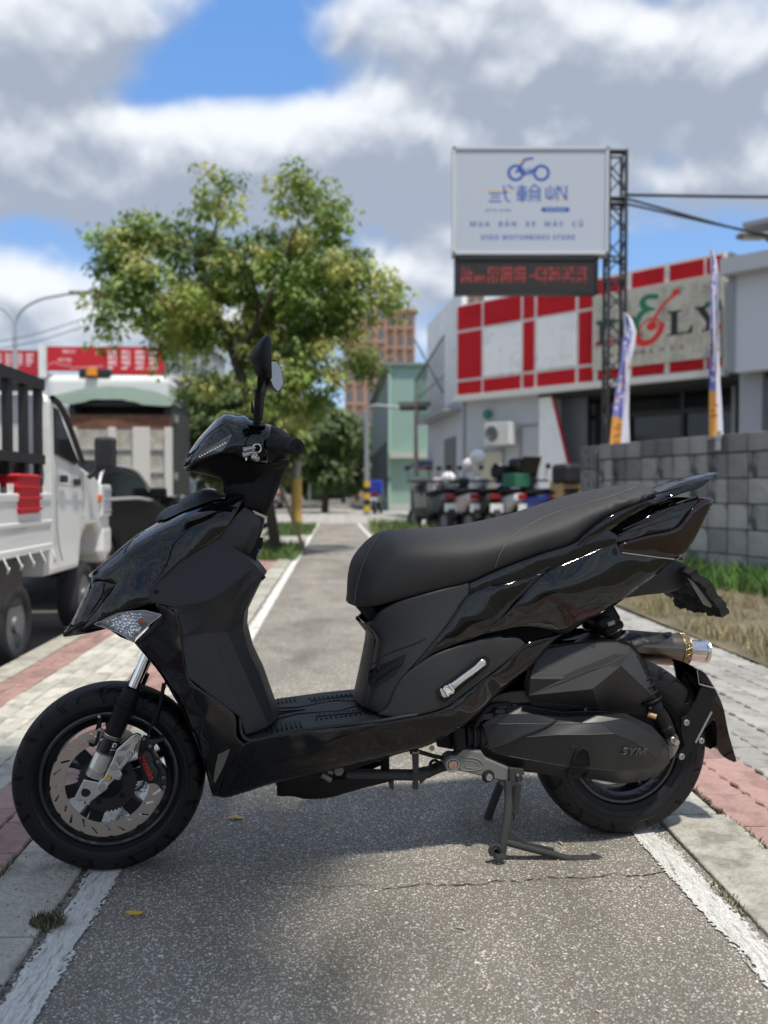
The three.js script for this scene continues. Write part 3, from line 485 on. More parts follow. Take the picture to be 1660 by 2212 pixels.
// ---- hoarding on a lattice mast
{
  const d = 15, c = atD(1147, 430, d), b = thing('hoarding', 'tall white billboard for a used motorbike store with blue lettering', 'billboard', [c.x, 0, c.z], 0), P = (u, v) => { const p = atD(u, v, d); return V3(p.x - c.x, p.y, 0); };
  const a = P(979, 317), e = P(1314, 549), w = e.x - a.x, h = a.y - e.y, cx = (a.x + e.x) / 2, cy = (a.y + e.y) / 2;
  const art = canvasTex(1320, 920, (k, W_, H_) => {
    k.fillStyle = '#b9bfca'; k.fillRect(0, 0, W_, H_);
    const U0 = (x, y) => [((x - 190) / 715) * W_, ((y - 90) / 490) * H_], blue = '#2a4fa0';
    k.strokeStyle = blue; k.lineWidth = 26; for (const [x, y] of [[478, 203], [598, 203]]) { k.beginPath(); k.arc(...U0(x, y), 62, 0, 7); k.stroke(); }
    k.lineWidth = 22; k.beginPath(); k.moveTo(...U0(478, 203)); k.lineTo(...U0(520, 140)); k.lineTo(...U0(560, 133)); k.stroke(); k.beginPath(); k.moveTo(...U0(490, 185)); k.bezierCurveTo(...U0(520, 240), ...U0(545, 180), ...U0(580, 190)); k.stroke(); k.lineWidth = 10; for (let i = 0; i < 3; i++) { k.beginPath(); k.moveTo(...U0(515 + i * 16, 215)); k.lineTo(...U0(528 + i * 16, 180)); k.stroke(); }
    k.fillStyle = '#e0b23a'; k.beginPath(); k.arc(...U0(503, 143), 15, 0, 7); k.fill();
    k.fillStyle = '#d9ae4a'; { const [x, y] = U0(330, 285); k.fillRect(x, y, 260, 10); const [x2, y2] = U0(600, 325); k.fillRect(x2, y2, 270, 10); }
    const bar = (x0, y0, x1, y1, t = 15) => { k.lineWidth = t; k.strokeStyle = blue; k.lineCap = 'butt'; k.beginPath(); k.moveTo(...U0(x0, y0)); k.lineTo(...U0(x1, y1)); k.stroke(); };
    // three characters of the shop's name
    bar(352, 300, 410, 300); bar(360, 318, 402, 318); bar(350, 338, 412, 338); bar(420, 262, 432, 330); bar(432, 330, 452, 342); bar(438, 262, 470, 278); bar(414, 300, 440, 292);
    bar(484, 272, 532, 272); bar(508, 258, 508, 342); bar(488, 288, 528, 288); bar(488, 302, 528, 302); bar(488, 286, 488, 318); bar(528, 286, 528, 318); bar(488, 316, 528, 316); bar(482, 330, 534, 330); bar(566, 258, 540, 286); bar(566, 258, 596, 286); bar(546, 290, 590, 290); bar(546, 290, 546, 340); bar(590, 290, 590, 340); bar(561, 292, 561, 338, 10); bar(576, 292, 576, 338, 10); bar(546, 314, 590, 314, 10);
    bar(622, 272, 622, 320); bar(640, 262, 640, 332); bar(658, 272, 658, 320); bar(622, 322, 658, 322); bar(674, 262, 674, 334); bar(674, 264, 716, 330); bar(716, 262, 716, 334); bar(694, 262, 694, 282, 10);
    k.fillStyle = '#4a5f9a'; k.font = 'bold 30px sans-serif'; k.fillText('MOTOR  ISLAND', U0(332, 384)[0], U0(332, 384)[1] + 4);
    k.fillStyle = blue; k.beginPath(); const [px, py] = U0(598, 366); k.roundRect(px, py, 248, 42, 20); k.fill(); k.fillStyle = '#b9c4dd'; for (let i = 0; i < 5; i++) { k.fillRect(px + 40 + i * 36, py + 12, 22, 5); k.fillRect(px + 40 + i * 36, py + 22, 22, 5); k.fillRect(px + 48 + i * 36, py + 8, 5, 26); }
    k.fillStyle = '#34569f'; k.textAlign = 'center'; k.font = 'bold 66px sans-serif'; const txt = (t, x, y, sp) => { const [X0, Y0] = U0(x, y); let wd = 0; for (const q of t) wd += k.measureText(q).width + sp; let at = X0 - wd / 2; k.textAlign = 'left'; for (const q of t) { k.fillText(q, at, Y0); at += k.measureText(q).width + sp; } };
    txt('MUA  BÁN  XE  MÁY  CŨ', 533, 458, 13); k.font = 'bold 62px sans-serif'; txt('USED MOTORBIKES STORE', 537, 520, 3);
  });
  const face = P_('display_panel', box(w, h, 0.28, cx, cy, -0.16), mat(0.5, 0.52, 0.55, 0.6), b);
  P_('panel_print', new THREE.PlaneGeometry(w - 0.07, h - 0.07).translate(cx, cy, -0.014), mat(1, 1, 1, 0.5, { map: art }), face);
  P_('panel_frame', [box(w + 0.02, 0.045, 0.32, cx, a.y - 0.02, -0.15), box(w + 0.02, 0.045, 0.32, cx, e.y + 0.02, -0.15), box(0.045, h, 0.32, a.x + 0.02, cy, -0.15), box(0.045, h, 0.32, e.x - 0.02, cy, -0.15)], mat(0.66, 0.66, 0.65, 0.4, { metalness: 0.3 }), face);
  const la = P(984, 556), le = P(1292, 633), lw = le.x - la.x, lh = la.y - le.y, lx = (la.x + le.x) / 2, ly = (la.y + le.y) / 2, led = P_('led_board', box(lw, lh, 0.22, lx, ly, -0.13), mat(0.02, 0.02, 0.022, 0.5), b);
  const dots = canvasTex(680, 170, (k, W_, H_) => { k.fillStyle = '#1b1614'; k.fillRect(0, 0, W_, H_); const rows = ['F', 'L', 'I']; const r = rngOf(6); let x = 18; for (let ch = 0; ch < 10; ch++) { const cw = ch === 5 ? 30 : 56; for (let i = 0; i < cw; i += 7) for (let j = 0; j < 84; j += 7) { const on = ch === 5 ? j > 35 && j < 49 && i > 5 : (j % 28 < 7 || (i % 21 < 7 && r() > 0.2)) && r() > (ch > 5 ? 0.30 : 0.18) && !(ch === 1 && j < 40); if (on) { k.fillStyle = `rgb(${190 + 40 * r()},${40 + 30 * r()},${45 + 25 * r()})`; k.fillRect(x + i, 42 + j, 5, 5); } } x += cw + 10; } });
  P_('led_screen', new THREE.PlaneGeometry(lw - 0.1, lh - 0.08).translate(lx, ly, -0.012), mat(1, 1, 1, 0.6, { map: dots, emissive: new THREE.Color(1, 1, 1), emissiveMap: dots, emissiveIntensity: 0.22 }), led);
  P_('led_frame', [box(lw + 0.02, 0.05, 0.25, lx, la.y - 0.02, -0.12), box(lw + 0.02, 0.05, 0.25, lx, le.y + 0.02, -0.12), box(0.05, lh, 0.25, la.x + 0.02, ly, -0.12), box(0.05, lh, 0.25, le.x - 0.02, ly, -0.12)], mat(0.012, 0.013, 0.016, 0.4), led);
  const m0 = P(1319, 320), m1 = P(1356, 320), mw = m1.x - m0.x, mx = (m0.x + m1.x) / 2, top = m0.y;
  for (const sx of [-1, 1]) for (const sz of [0, 1]) P_('mast_post', box(0.05, top, 0.05, mx + (sx * mw) / 2, top / 2, -0.06 - sz * mw), darkSteel, b);
  let k = 0; for (let y = 0.2; y < top - 0.4; y += 0.36, k++) { const z = -0.06, x0 = mx - mw / 2, x1 = mx + mw / 2; P_('mast_brace', [rod([k % 2 ? x1 : x0, y, z], [k % 2 ? x0 : x1, y + 0.36, z], 0.014, 0.014, 6), rod([k % 2 ? x0 : x1, y, z - mw], [k % 2 ? x1 : x0, y + 0.36, z - mw], 0.014, 0.014, 6), rod([x0, y, k % 2 ? z : z - mw], [x0, y + 0.36, k % 2 ? z - mw : z], 0.014, 0.014, 6), rod([x1, y, k % 2 ? z : z - mw], [x1, y + 0.36, k % 2 ? z - mw : z], 0.014, 0.014, 6)], darkSteel, b); }
  for (const v of [322, 424, 436, 552, 600]) { const y = P(1330, v).y; P_('mast_ring', [rod([mx - mw / 2, y, -0.06], [mx + mw / 2, y, -0.06], 0.022), rod([mx - mw / 2, y, -0.06 - mw], [mx + mw / 2, y, -0.06 - mw], 0.022), rod([mx - mw / 2, y, -0.06], [mx - mw / 2, y, -0.06 - mw], 0.022), rod([mx + mw / 2, y, -0.06], [mx + mw / 2, y, -0.06 - mw], 0.022), ...(v < 500 ? [rod([e.x - 0.3, y, -0.16], [mx + mw / 2, y, -0.16], 0.03)] : [])], darkSteel, b); }
  P_('mast_foot', box(0.7, 0.2, 0.7, mx, 0.1, -0.06 - mw / 2), concretePlain, b);
  // cables from the mast to a lamp post out to the right
  const post = atD(1985, 560, 15.5);
  [[[1357, 421], [1985, 425], 'straight'], [[1357, 430], [1985, 560], 'upper sagging'], [[1357, 441], [1985, 540], 'lower sagging']].forEach(([p, q, word], i) => { const A0 = atD(p[0], p[1], 15.2), B0 = atD(q[0], q[1], 15.5), mid = A0.clone().lerp(B0, 0.5).add(V3(0, i ? -0.15 : -0.02, 0)); tag(part('overhead_cable', tube([A0, mid, B0], i ? 0.022 : 0.03, 30, 6), darkSteel), word + ' grey cable running from the billboard mast', 'cable', null); });
  const lampPost = thing('street_lamp', 'flat grey street lamp head reaching in below the cables', 'street lamp', [post.x, 0, post.z]);
  P_('pole', rod([0, 0, 0], [0, 6.2, 0], 0.10, 0.06, 14), greySteel, lampPost); const arm0 = atD(1655, 508, 15.5), armP = V3(arm0.x - post.x, arm0.y, 0);
  P_('arm', tube([[0, armP.y + 0.1, 0], [armP.x * 0.5, armP.y + 0.08, 0], armP], 0.035, 20, 8), greySteel, lampPost); P_('lamp_head', box(0.62, 0.09, 0.24, armP.x - 0.22, armP.y - 0.01, 0, 0.04), mat(0.22, 0.23, 0.24, 0.5), lampPost); P_('lamp_glass', box(0.4, 0.03, 0.18, armP.x - 0.25, armP.y - 0.062, 0, 0.01), offWhite, lampPost);
}
// ---- feather banners fixed to the block wall
function banner(label, pole, cloth, d, seed) {
  const c = gnd(pole[1][0], 1060 + (FOCAL * EYE) / d), o = thing('feather_banner', label, 'banner', [c.x, 0, -d]), L = (p, z = 0) => { const q = atD(p[0], p[1], d + z); return V3(q.x - c.x, q.y, q.z + d); };
  const foot = L(pole[1]); P_('wall_bracket', [box(0.06, 0.05, 0.3, foot.x, foot.y - 0.02, -0.12), box(0.05, 0.2, 0.05, foot.x, foot.y - 0.06, 0)], greySteel, o); P_('pole', [rod(L(pole[0]), foot, 0.014, 0.018, 8)], mat(0.75, 0.75, 0.76, 0.4), o);
  const art = canvasTex(128, 1024, (k, w, h) => { k.fillStyle = '#8583c4'; k.fillRect(0, 0, w, h); const r = rngOf(seed); k.fillStyle = '#dfa050'; k.fillRect(0, h * 0.80, w, h * 0.2); k.fillStyle = '#6468b8'; for (let i = 0; i < 9; i++) k.fillRect(r() * w, r() * h * 0.75, 20 + 50 * r(), 30 + 70 * r()); k.fillStyle = '#dddbe6'; k.fillRect(w * 0.62, 0, w * 0.4, h); for (let i = 0; i < 40; i++) { const x = 10 + r() * 90, y = h * 0.15 + r() * h * 0.6; k.fillRect(x, y, 14 + r() * 30, 8 + r() * 22); } k.fillStyle = '#e9b36a'; for (let i = 0; i < 6; i++) k.fillRect(r() * w, h * (0.5 + 0.2 * r()), 30, 18); k.fillStyle = '#b8621a'; for (let i = 0; i < 6; i++) k.fillRect(12 + r() * 50, h * (0.84 + 0.1 * r()), 40, 8); });
  const rows = cloth.map(([y, x0, x1], i) => Array.from({ length: 7 }, (_, j) => { const t = j / 6; return L([lerp(x0, x1, t), y], 0.05 * Math.sin(t * 5 + i * 0.9 + seed)); }));
  const g = quadStrip(rows); { const uv = g.attributes.uv; for (let i = 0; i < uv.count; i++) uv.setY(i, 1 - uv.getY(i)); }
  const m = mat(1, 1, 1, 0.8, { map: art, side: THREE.DoubleSide }); P_('cloth', g, m, o);
}
banner('tall blue and orange feather banner standing before the dark shop front', [F(985, 862), F(1002, 1515)], [[676, 1350, 1353], [690, 1350, 1366], [715, 1350, 1375], [745, 1345, 1372], [780, 1342, 1364], [830, 1332, 1360], [880, 1325, 1359], [930, 1320, 1358], [979, 1316, 1357]], 10.35, 1);
banner('tallest blue and orange feather banner beside the white hall', [F(1393, 562), F(1422, 1435)], [[538, 1537, 1539], [560, 1538, 1548], [590, 1538, 1553], [640, 1536, 1553], [700, 1534, 1553], [760, 1533, 1554], [820, 1532, 1556], [880, 1532, 1560], [943, 1532, 1563]], 8.55, 2);
// ---- parked motor scooters before the shop
function moped(name, label, pos, turn, body, opts = {}) {
  const o = thing(name, label, 'motorcycle', pos, turn, 'motorcycles parked before the shop'), bm = phys(...body, 0.3, { clearcoat: 0.6 }), dk = plasticBg;
  for (const x of [-0.62, 0.62]) { const w = P_('wheel', new THREE.TorusGeometry(0.19, 0.06, 10, 24).translate(x, 0.25, 0), dk, o); P_('rim', new THREE.CylinderGeometry(0.15, 0.15, 0.05, 20).rotateX(Math.PI / 2).translate(x, 0.25, 0), greySteel, w); }
  P_('front_shield', plate([[0.30, 0.32], [0.52, 0.42], [0.50, 0.86], [0.36, 0.92], [0.26, 0.5]], 0.32, { bevel: 0.05, z: -0.16 }), bm, o);
  P_('floor', box(0.6, 0.09, 0.28, 0.05, 0.32, 0, 0.03), dk, o);
  P_('rear_body', plate([[-0.10, 0.34], [-0.12, 0.68], [-0.75, 0.78], [-0.80, 0.66], [-0.55, 0.44]], 0.30, { bevel: 0.06, z: -0.15 }), bm, o);
  P_('seat', plate([[-0.06, 0.70], [-0.72, 0.80], [-0.78, 0.86], [-0.45, 0.86], [-0.1, 0.80]], 0.28, { bevel: 0.05, z: -0.14 }), dk, o);
  P_('headlamp_cowl', plate([[0.28, 0.92], [0.50, 0.94], [0.46, 1.08], [0.28, 1.06]], 0.26, { bevel: 0.05, z: -0.13 }), bm, o);
  P_('handlebar', [rod([0.26, 1.0, -0.34], [0.26, 1.0, 0.34], 0.018), rod([0.4, 0.3, 0], [0.3, 1.0, 0], 0.03)], dk, o);
  for (const z of [-0.3, 0.3]) { P_('mirror', [rod([0.3, 1.0, z], [0.26, 1.24, z * 1.15], 0.007), new THREE.SphereGeometry(0.065, 14, 10).scale(0.35, 0.8, 1).translate(0.25, 1.26, z * 1.15)], opts.mirror ?? dk, o); }
  P_('tail_lamp', box(0.05, 0.09, 0.2, -0.80, 0.72, 0, 0.02), mat(0.35, 0.02, 0.02, 0.2), o);
  P_('number_plate', box(0.02, 0.15, 0.26, -0.84, 0.52, 0), white, o);
  P_('rear_mudguard', plate([[-0.55, 0.5], [-0.80, 0.6], [-0.92, 0.34], [-0.88, 0.33], [-0.76, 0.5]], 0.14, { z: -0.07 }), dk, o);
  if (opts.extra) opts.extra(o);
  o.scale.setScalar(opts.size ?? 1.12);
  return o;
}

{
  const spot = (u, d) => { const p = atD(u, 1100, d); return [p.x, 0, -d]; };
  const helmet = (m, y) => (o) => P_('helmet', [new THREE.SphereGeometry(0.14, 20, 14).scale(1.1, 0.95, 0.95).translate(0.26, y, 0.1)], m, o);
  moped('parked_motorcycle', 'grey scooter parked by the corner of the grey shop', spot(928, 17.5), 2.0, [0.10, 0.11, 0.10]);
  moped('parked_motorcycle', 'pale pink scooter parked second from the shop corner', spot(975, 17.2), 2.05, [0.62, 0.50, 0.46], { extra: helmet(white, 1.05) });
  moped('parked_motorcycle', 'black scooter with a white helmet on its handlebar', spot(1020, 17.0), 2.0, [0.02, 0.02, 0.022], { extra: helmet(white, 1.3) });
  moped('parked_motorcycle', 'white scooter with a green crate on its rack', spot(1068, 16.8), 2.1, [0.6, 0.6, 0.6], { mirror: white, extra: (o) => { P_('crate', box(0.36, 0.24, 0.34, -0.62, 1.0, 0, 0.02), mat(0.03, 0.15, 0.085, 0.7), o); P_('helmet', new THREE.SphereGeometry(0.15, 20, 14).translate(0.1, 1.42, -0.3), white, o); } });
  moped('parked_motorcycle', 'blue scooter with dark handlebar bags', spot(1122, 16.4), 2.2, [0.02, 0.045, 0.25], { extra: (o) => P_('handlebar_bag', [box(0.3, 0.24, 0.55, 0.34, 1.16, 0, 0.08), box(0.24, 0.2, 0.4, 0.1, 1.3, 0.1, 0.08)], plasticBg, o) });
  moped('parked_motorcycle', 'black motorcycle with a tall windscreen near the cardboard box', spot(1175, 16.0), 2.15, [0.015, 0.015, 0.018], { extra: (o) => { P_('windscreen', plate([[0.40, 1.05], [0.46, 1.05], [0.3, 1.42], [0.26, 1.42]], 0.4, { z: -0.2 }), glassDark, o); P_('top_bag', box(0.4, 0.34, 0.4, -0.55, 1.1, 0, 0.08), plasticBg, o); } });
  const bx = thing('cardboard_box', 'tan cardboard box standing beside the parked motorcycles', 'box', spot(1222, 15.6), 0.4); P_('carton', box(0.44, 0.5, 0.4, 0, 0.85, 0, 0.01), mat(0.48, 0.31, 0.15, 0.9), bx); P_('stool', [box(0.42, 0.04, 0.4, 0, 0.58, 0), ...[[-1, -1], [1, -1], [1, 1], [-1, 1]].map(([a, b]) => rod([a * 0.17, 0, b * 0.16], [a * 0.17, 0.56, b * 0.16], 0.018))], darkSteel, bx);
  moped('parked_motorcycle', 'small scooter carrying a bright blue box by the green shed', spot(817, 33), 1.4, [0.05, 0.05, 0.06], { extra: (o) => P_('delivery_box', box(0.5, 0.5, 0.5, -0.55, 0.95, 0, 0.05), mat(0.015, 0.035, 0.33, 0.6), o) });
}

// ---------------------------------------------------------------- left side: pickup, car, dump truck, store, lamps, far houses
const truckPaint = phys(0.82, 0.83, 0.81, 0.35, { clearcoat: 0.4, map: grime }), tyreBg = mat(0.02, 0.02, 0.021, 0.8);
function roadWheel(o, x, y, z, r, w, name = 'wheel') {
  const m = P_(name, new THREE.TorusGeometry(r * 0.74, r * 0.26, 12, 32).scale(1, 1, w / (r * 0.52)).translate(x, y, z), tyreBg, o);
  P_('rim', [new THREE.CylinderGeometry(r * 0.62, r * 0.62, w * 0.7, 24).rotateX(Math.PI / 2).translate(x, y, z), new THREE.CylinderGeometry(r * 0.2, r * 0.26, w * 0.95, 16).rotateX(Math.PI / 2).translate(x, y, z)], mat(0.20, 0.21, 0.22, 0.5, { metalness: 0.5 }), m);
  return m;
}
// local frame of street things: x along the street (forwards), z to the right
const streetThing = (name, label, category, x, d, group, y = ROAD_Y) => thing(name, label, category, street(x, y, d), Math.PI / 2 + YAW, group);
{
  const t = streetThing('pickup_truck', 'white pickup truck with a black slatted cage on its bed at the kerb', 'truck', -1.86, 0), y0 = -ROAD_Y, S = (d, y, z = 0) => [d, y + y0, z];
  const bedA = 2.6, bedB = 5.45, cabB = 6.9, wd = -1.45;
  // drop side, with ribs and hooks
  P_('bed_side', [box(bedB - bedA, 0.34, 0.05, (bedA + bedB) / 2, 0.72 + y0, -0.02, 0.012), box(bedB - bedA, 0.05, 0.07, (bedA + bedB) / 2, 0.88 + y0, -0.02, 0.012), box(bedB - bedA, 0.05, 0.07, (bedA + bedB) / 2, 0.56 + y0, -0.02, 0.012), box(bedB - bedA, 0.03, 0.065, (bedA + bedB) / 2, 0.72 + y0, -0.018, 0.01)], truckPaint, t);
  P_('bed_floor', box(bedB - bedA, 0.06, 1.4, (bedA + bedB) / 2, 0.58 + y0, -0.74), greySteel, t);
  P_('bed_side', box(bedB - bedA, 0.34, 0.05, (bedA + bedB) / 2, 0.72 + y0, wd, 0.012), truckPaint, t);
  for (let d = 3.3; d < bedB - 0.05; d += 0.19) { P_('rope_hook', tube([S(d, 0.55, 0.02), S(d, 0.49, 0.045), S(d + 0.03, 0.46, 0.03), S(d + 0.06, 0.49, 0.03)], 0.0055, 10, 5), truckPaint, t); P_('rail_cleat', box(0.02, 0.06, 0.03, d, 0.93 + y0, -0.01), truckPaint, t); }
  P_('top_rail', box(bedB - bedA, 0.05, 0.05, (bedA + bedB) / 2, 0.915 + y0, -0.05), darkSteel, t);
  // black cage over the bed
  for (let d = 3.2; d <= bedB; d += 0.245) P_('cage_post', box(0.06, 0.74, 0.04, d, 1.24 + y0, -0.06), darkSteel, t);
  P_('cage_rail', [box(2.4, 0.07, 0.06, 4.25, 1.60 + y0, -0.06), box(2.4, 0.06, 0.06, 4.25, 1.12 + y0, -0.06), box(0.07, 0.07, 1.4, bedB - 0.02, 1.60 + y0, -0.74), box(0.06, 0.7, 0.06, bedB - 0.02, 1.25 + y0, wd + 0.06), box(2.4, 0.07, 0.06, 4.25, 1.60 + y0, wd + 0.06)], darkSteel, t);
  P_('cage_panel', box(2.3, 0.26, 0.03, 4.2, 1.0 + y0, -0.12), mat(0.05, 0.052, 0.056, 0.7), t);
  P_('load', [box(0.9, 0.75, 1.1, 3.7, 1.0 + y0, -0.75, 0.05), box(0.5, 0.5, 0.9, 4.5, 0.86 + y0, -0.8, 0.05)], mat(0.03, 0.03, 0.034, 0.8), t);
  const net = thing('red_net_crate', 'red mesh crate on the pickup bed behind the cab', 'crate', street(-1.99, 0.78, 5.05), YAW); P_('basket', [box(0.30, 0.24, 0.34, 0, 0.12, 0, 0.02)], mat(0.55, 0.015, 0.025, 0.6), net); for (let k = 0; k < 4; k++) P_('rim', box(0.32, 0.014, 0.36, 0, 0.03 + k * 0.065, 0, 0.005), mat(0.40, 0.01, 0.02, 0.6), net);
  // cab: side profile from the bed to the nose
  const prof = [[bedB + 0.03, 0.36], [bedB + 0.03, 1.14], [bedB + 0.01, 1.50], [bedB + 0.05, 1.55], [bedB + 0.16, 1.52], [bedB + 0.68, 1.11], [cabB - 0.40, 1.04], [cabB - 0.14, 0.96], [cabB, 0.82], [cabB + 0.03, 0.42], [cabB - 0.1, 0.34], [cabB - 0.16, 0.36], [cabB - 0.22, 0.56], [cabB - 0.36, 0.66], [cabB - 0.60, 0.66], [cabB - 0.74, 0.56], [cabB - 0.80, 0.36]].map(([x, y]) => [x, y + y0]);
  P_('cab', plate(prof, 1.42, { bevel: 0.04, z: -1.44 }), truckPaint, t);
  P_('door_window', plate([[bedB + 0.13, 1.16], [bedB + 0.12, 1.47], [bedB + 0.18, 1.46], [bedB + 0.60, 1.13], [bedB + 0.52, 1.10]].map(([x, y]) => [x, y + y0]), 0.03, { bevel: 0.006, z: -0.034 }), glassDark, t);
  P_('rain_guard', tube([S(bedB + 0.10, 1.53, -0.02), S(bedB + 0.2, 1.49, 0.0), S(bedB + 0.69, 1.12, 0.0)], 0.022, 20, 6), darkSteel, t);
  P_('windscreen', plate([[bedB + 0.17, 1.53], [bedB + 0.20, 1.53], [bedB + 0.72, 1.12], [bedB + 0.69, 1.11]].map(([x, y]) => [x, y + y0]), 1.2, { z: -1.32 }), glassDark, t);
  P_('door_seam', [tube([S(bedB + 0.12, 1.1, 0.001), S(bedB + 0.12, 0.62, 0.003), S(bedB + 0.2, 0.45, 0.003)], 0.005, 16, 5), tube([S(bedB + 0.68, 1.06, 0.001), S(bedB + 0.70, 0.8, 0.003), S(bedB + 0.64, 0.72, 0.003)], 0.005, 16, 5), rod(S(bedB + 0.12, 0.96, 0.002), S(bedB + 0.70, 0.94, 0.002), 0.004, 0.004, 5)], mat(0.3, 0.3, 0.3, 0.6), t);
  for (const [x, y] of [[bedB + 0.24, 1.0], [bedB + 0.52, 0.98]]) P_('door_handle', box(0.12, 0.05, 0.02, x, y + y0, 0.008, 0.008), darkSteel, t);
  P_('headlamp', box(0.28, 0.26, 0.06, cabB - 0.15, 0.84 + y0, -0.03, 0.02), phys(0.75, 0.76, 0.76, 0.15, { clearcoat: 1 }), t); P_('indicator_lamp', box(0.05, 0.06, 0.06, cabB - 0.31, 0.86 + y0, -0.026, 0.01), mat(0.6, 0.16, 0.03, 0.3), t); P_('headlamp_bezel', [0, 1, 2].map((k) => box(0.2, 0.008, 0.02, cabB - 0.13, 0.76 + 0.08 * k + y0, 0.002)), greySteel, t); P_('bumper', box(0.3, 0.26, 1.44, cabB - 0.10, 0.52 + y0, -0.73, 0.06), truckPaint, t);
  P_('side_mirror', [box(0.06, 0.24, 0.16, bedB + 0.80, 1.20 + y0, 0.13, 0.03), rod(S(bedB + 0.82, 1.02, 0.0), S(bedB + 0.80, 1.10, 0.12), 0.02)], mat(0.02, 0.02, 0.022, 0.5), t);
  P_('chassis', [box(3.6, 0.12, 0.08, 4.5, 0.46 + y0, -0.35), box(3.6, 0.12, 0.08, 4.5, 0.46 + y0, -1.1), box(0.6, 0.3, 0.35, 4.75, 0.38 + y0, -0.2, 0.03)], darkSteel, t);
  P_('mud_flap', [box(0.02, 0.42, 0.24, 4.42, 0.30 + y0, -0.14), box(0.5, 0.05, 0.24, 4.62, 0.53 + y0, -0.14)], mat(0.045, 0.05, 0.055, 0.7), t);
  P_('underrun_box', box(0.5, 0.34, 0.2, 4.12, 0.38 + y0, -0.12, 0.02), mat(0.05, 0.053, 0.057, 0.7), t);
  for (const [d, z] of [[4.93, -0.09], [4.93, -1.33], [6.33, -0.12], [6.33, -1.33]]) roadWheel(t, d, 0.265, z, 0.265, 0.16);
  P_('rear_panel', box(0.05, 0.34, 1.4, bedA, 0.72 + y0, -0.73), truckPaint, t);
}
const glassCar = phys(0.008, 0.010, 0.010, 0.12, { specularIntensity: 0.3 });
function car(name, label, x, d, paintM, { len = 4.2, h = 1.45, w = 1.7, group } = {}) {
  const o = streetThing(name, label, 'car', x, d, group), prof = [[0, 0.30], [0.02, 0.78], [0.10, 0.98], [0.42, h - 0.12], [0.62, h - 0.02], [1.2, h], [len * 0.52, h - 0.06], [len * 0.70, 0.98], [len * 0.94, 0.84], [len, 0.66], [len, 0.30]], r = 0.31;
  const cut = (cx) => Array.from({ length: 9 }, (_, i) => { const a = (i / 8) * Math.PI; return [cx + 0.36 * Math.cos(a), 0.30 + 0.34 * Math.sin(a)]; });
  const outline = [...prof, ...cut(len * 0.80), ...cut(len * 0.20)];
  P_('body', plate(outline, w, { bevel: 0.09, z: -w }), paintM, o);
  P_('side_window', plate([[0.32, 0.98], [0.60, h - 0.13], [1.2, h - 0.09], [len * 0.50, h - 0.14], [len * 0.655, 0.98]], 0.04, { bevel: 0.01, z: -0.034 }), glassCar, o);
  P_('window_trim', tube([[0.30, 0.965, 0.012], [len * 0.45, 0.97, 0.014], [len * 0.665, 0.965, 0.012], [len * 0.50, h - 0.12, 0.0], [1.2, h - 0.06, -0.01], [0.6, h - 0.10, -0.006], [0.30, 0.99, 0.010]], 0.018, 60, 6), mat(0.7, 0.7, 0.7, 0.4, { metalness: 0.5 }), o);
  P_('windscreen', plate([[len * 0.535, h - 0.10], [len * 0.55, h - 0.08], [len * 0.705, 0.97], [len * 0.685, 0.97]], w - 0.3, { z: -w + 0.15 }), glassCar, o);
  P_('rear_window', plate([[0.14, 1.0], [0.10, 1.0], [0.42, h - 0.10], [0.47, h - 0.12]], w - 0.34, { z: -w + 0.17 }), glassCar, o);
  for (const z of [-0.12, -w + 0.12]) P_('tail_lamp', box(0.07, 0.26, 0.18, 0.03, 0.84, z, 0.02), mat(0.4, 0.02, 0.02, 0.2), o);
  P_('wing_mirror', [box(0.09, 0.13, 0.2, len * 0.63, 1.02, 0.10, 0.03)], paintM, o);
  P_('bumper', box(0.14, 0.22, w - 0.1, 0.0, 0.44, -w / 2, 0.05), mat(0.03, 0.03, 0.032, 0.6), o); P_('number_plate', box(0.02, 0.13, 0.36, -0.075, 0.62, -w / 2), white, o);
  for (const cx of [len * 0.20, len * 0.80]) for (const z of [-0.10, -w + 0.10]) roadWheel(o, cx, r, z, r, 0.19);
  return o;
}
car('parked_car', 'dark grey hatchback parked in front of the white pickup', -2.2, 7.3, phys(0.007, 0.0075, 0.0085, 0.55, { specularIntensity: 0.35 }), { len: 3.9, h: 1.36, w: 1.6 });
car('parked_car', 'small white car far along the road behind the scooter cowl', -4.0, 23, phys(0.6, 0.6, 0.6, 0.25, { clearcoat: 1 }));
car('parked_car', 'distant silver car beyond the traffic sign', -3.4, 48, phys(0.4, 0.41, 0.42, 0.25, { clearcoat: 1 }));
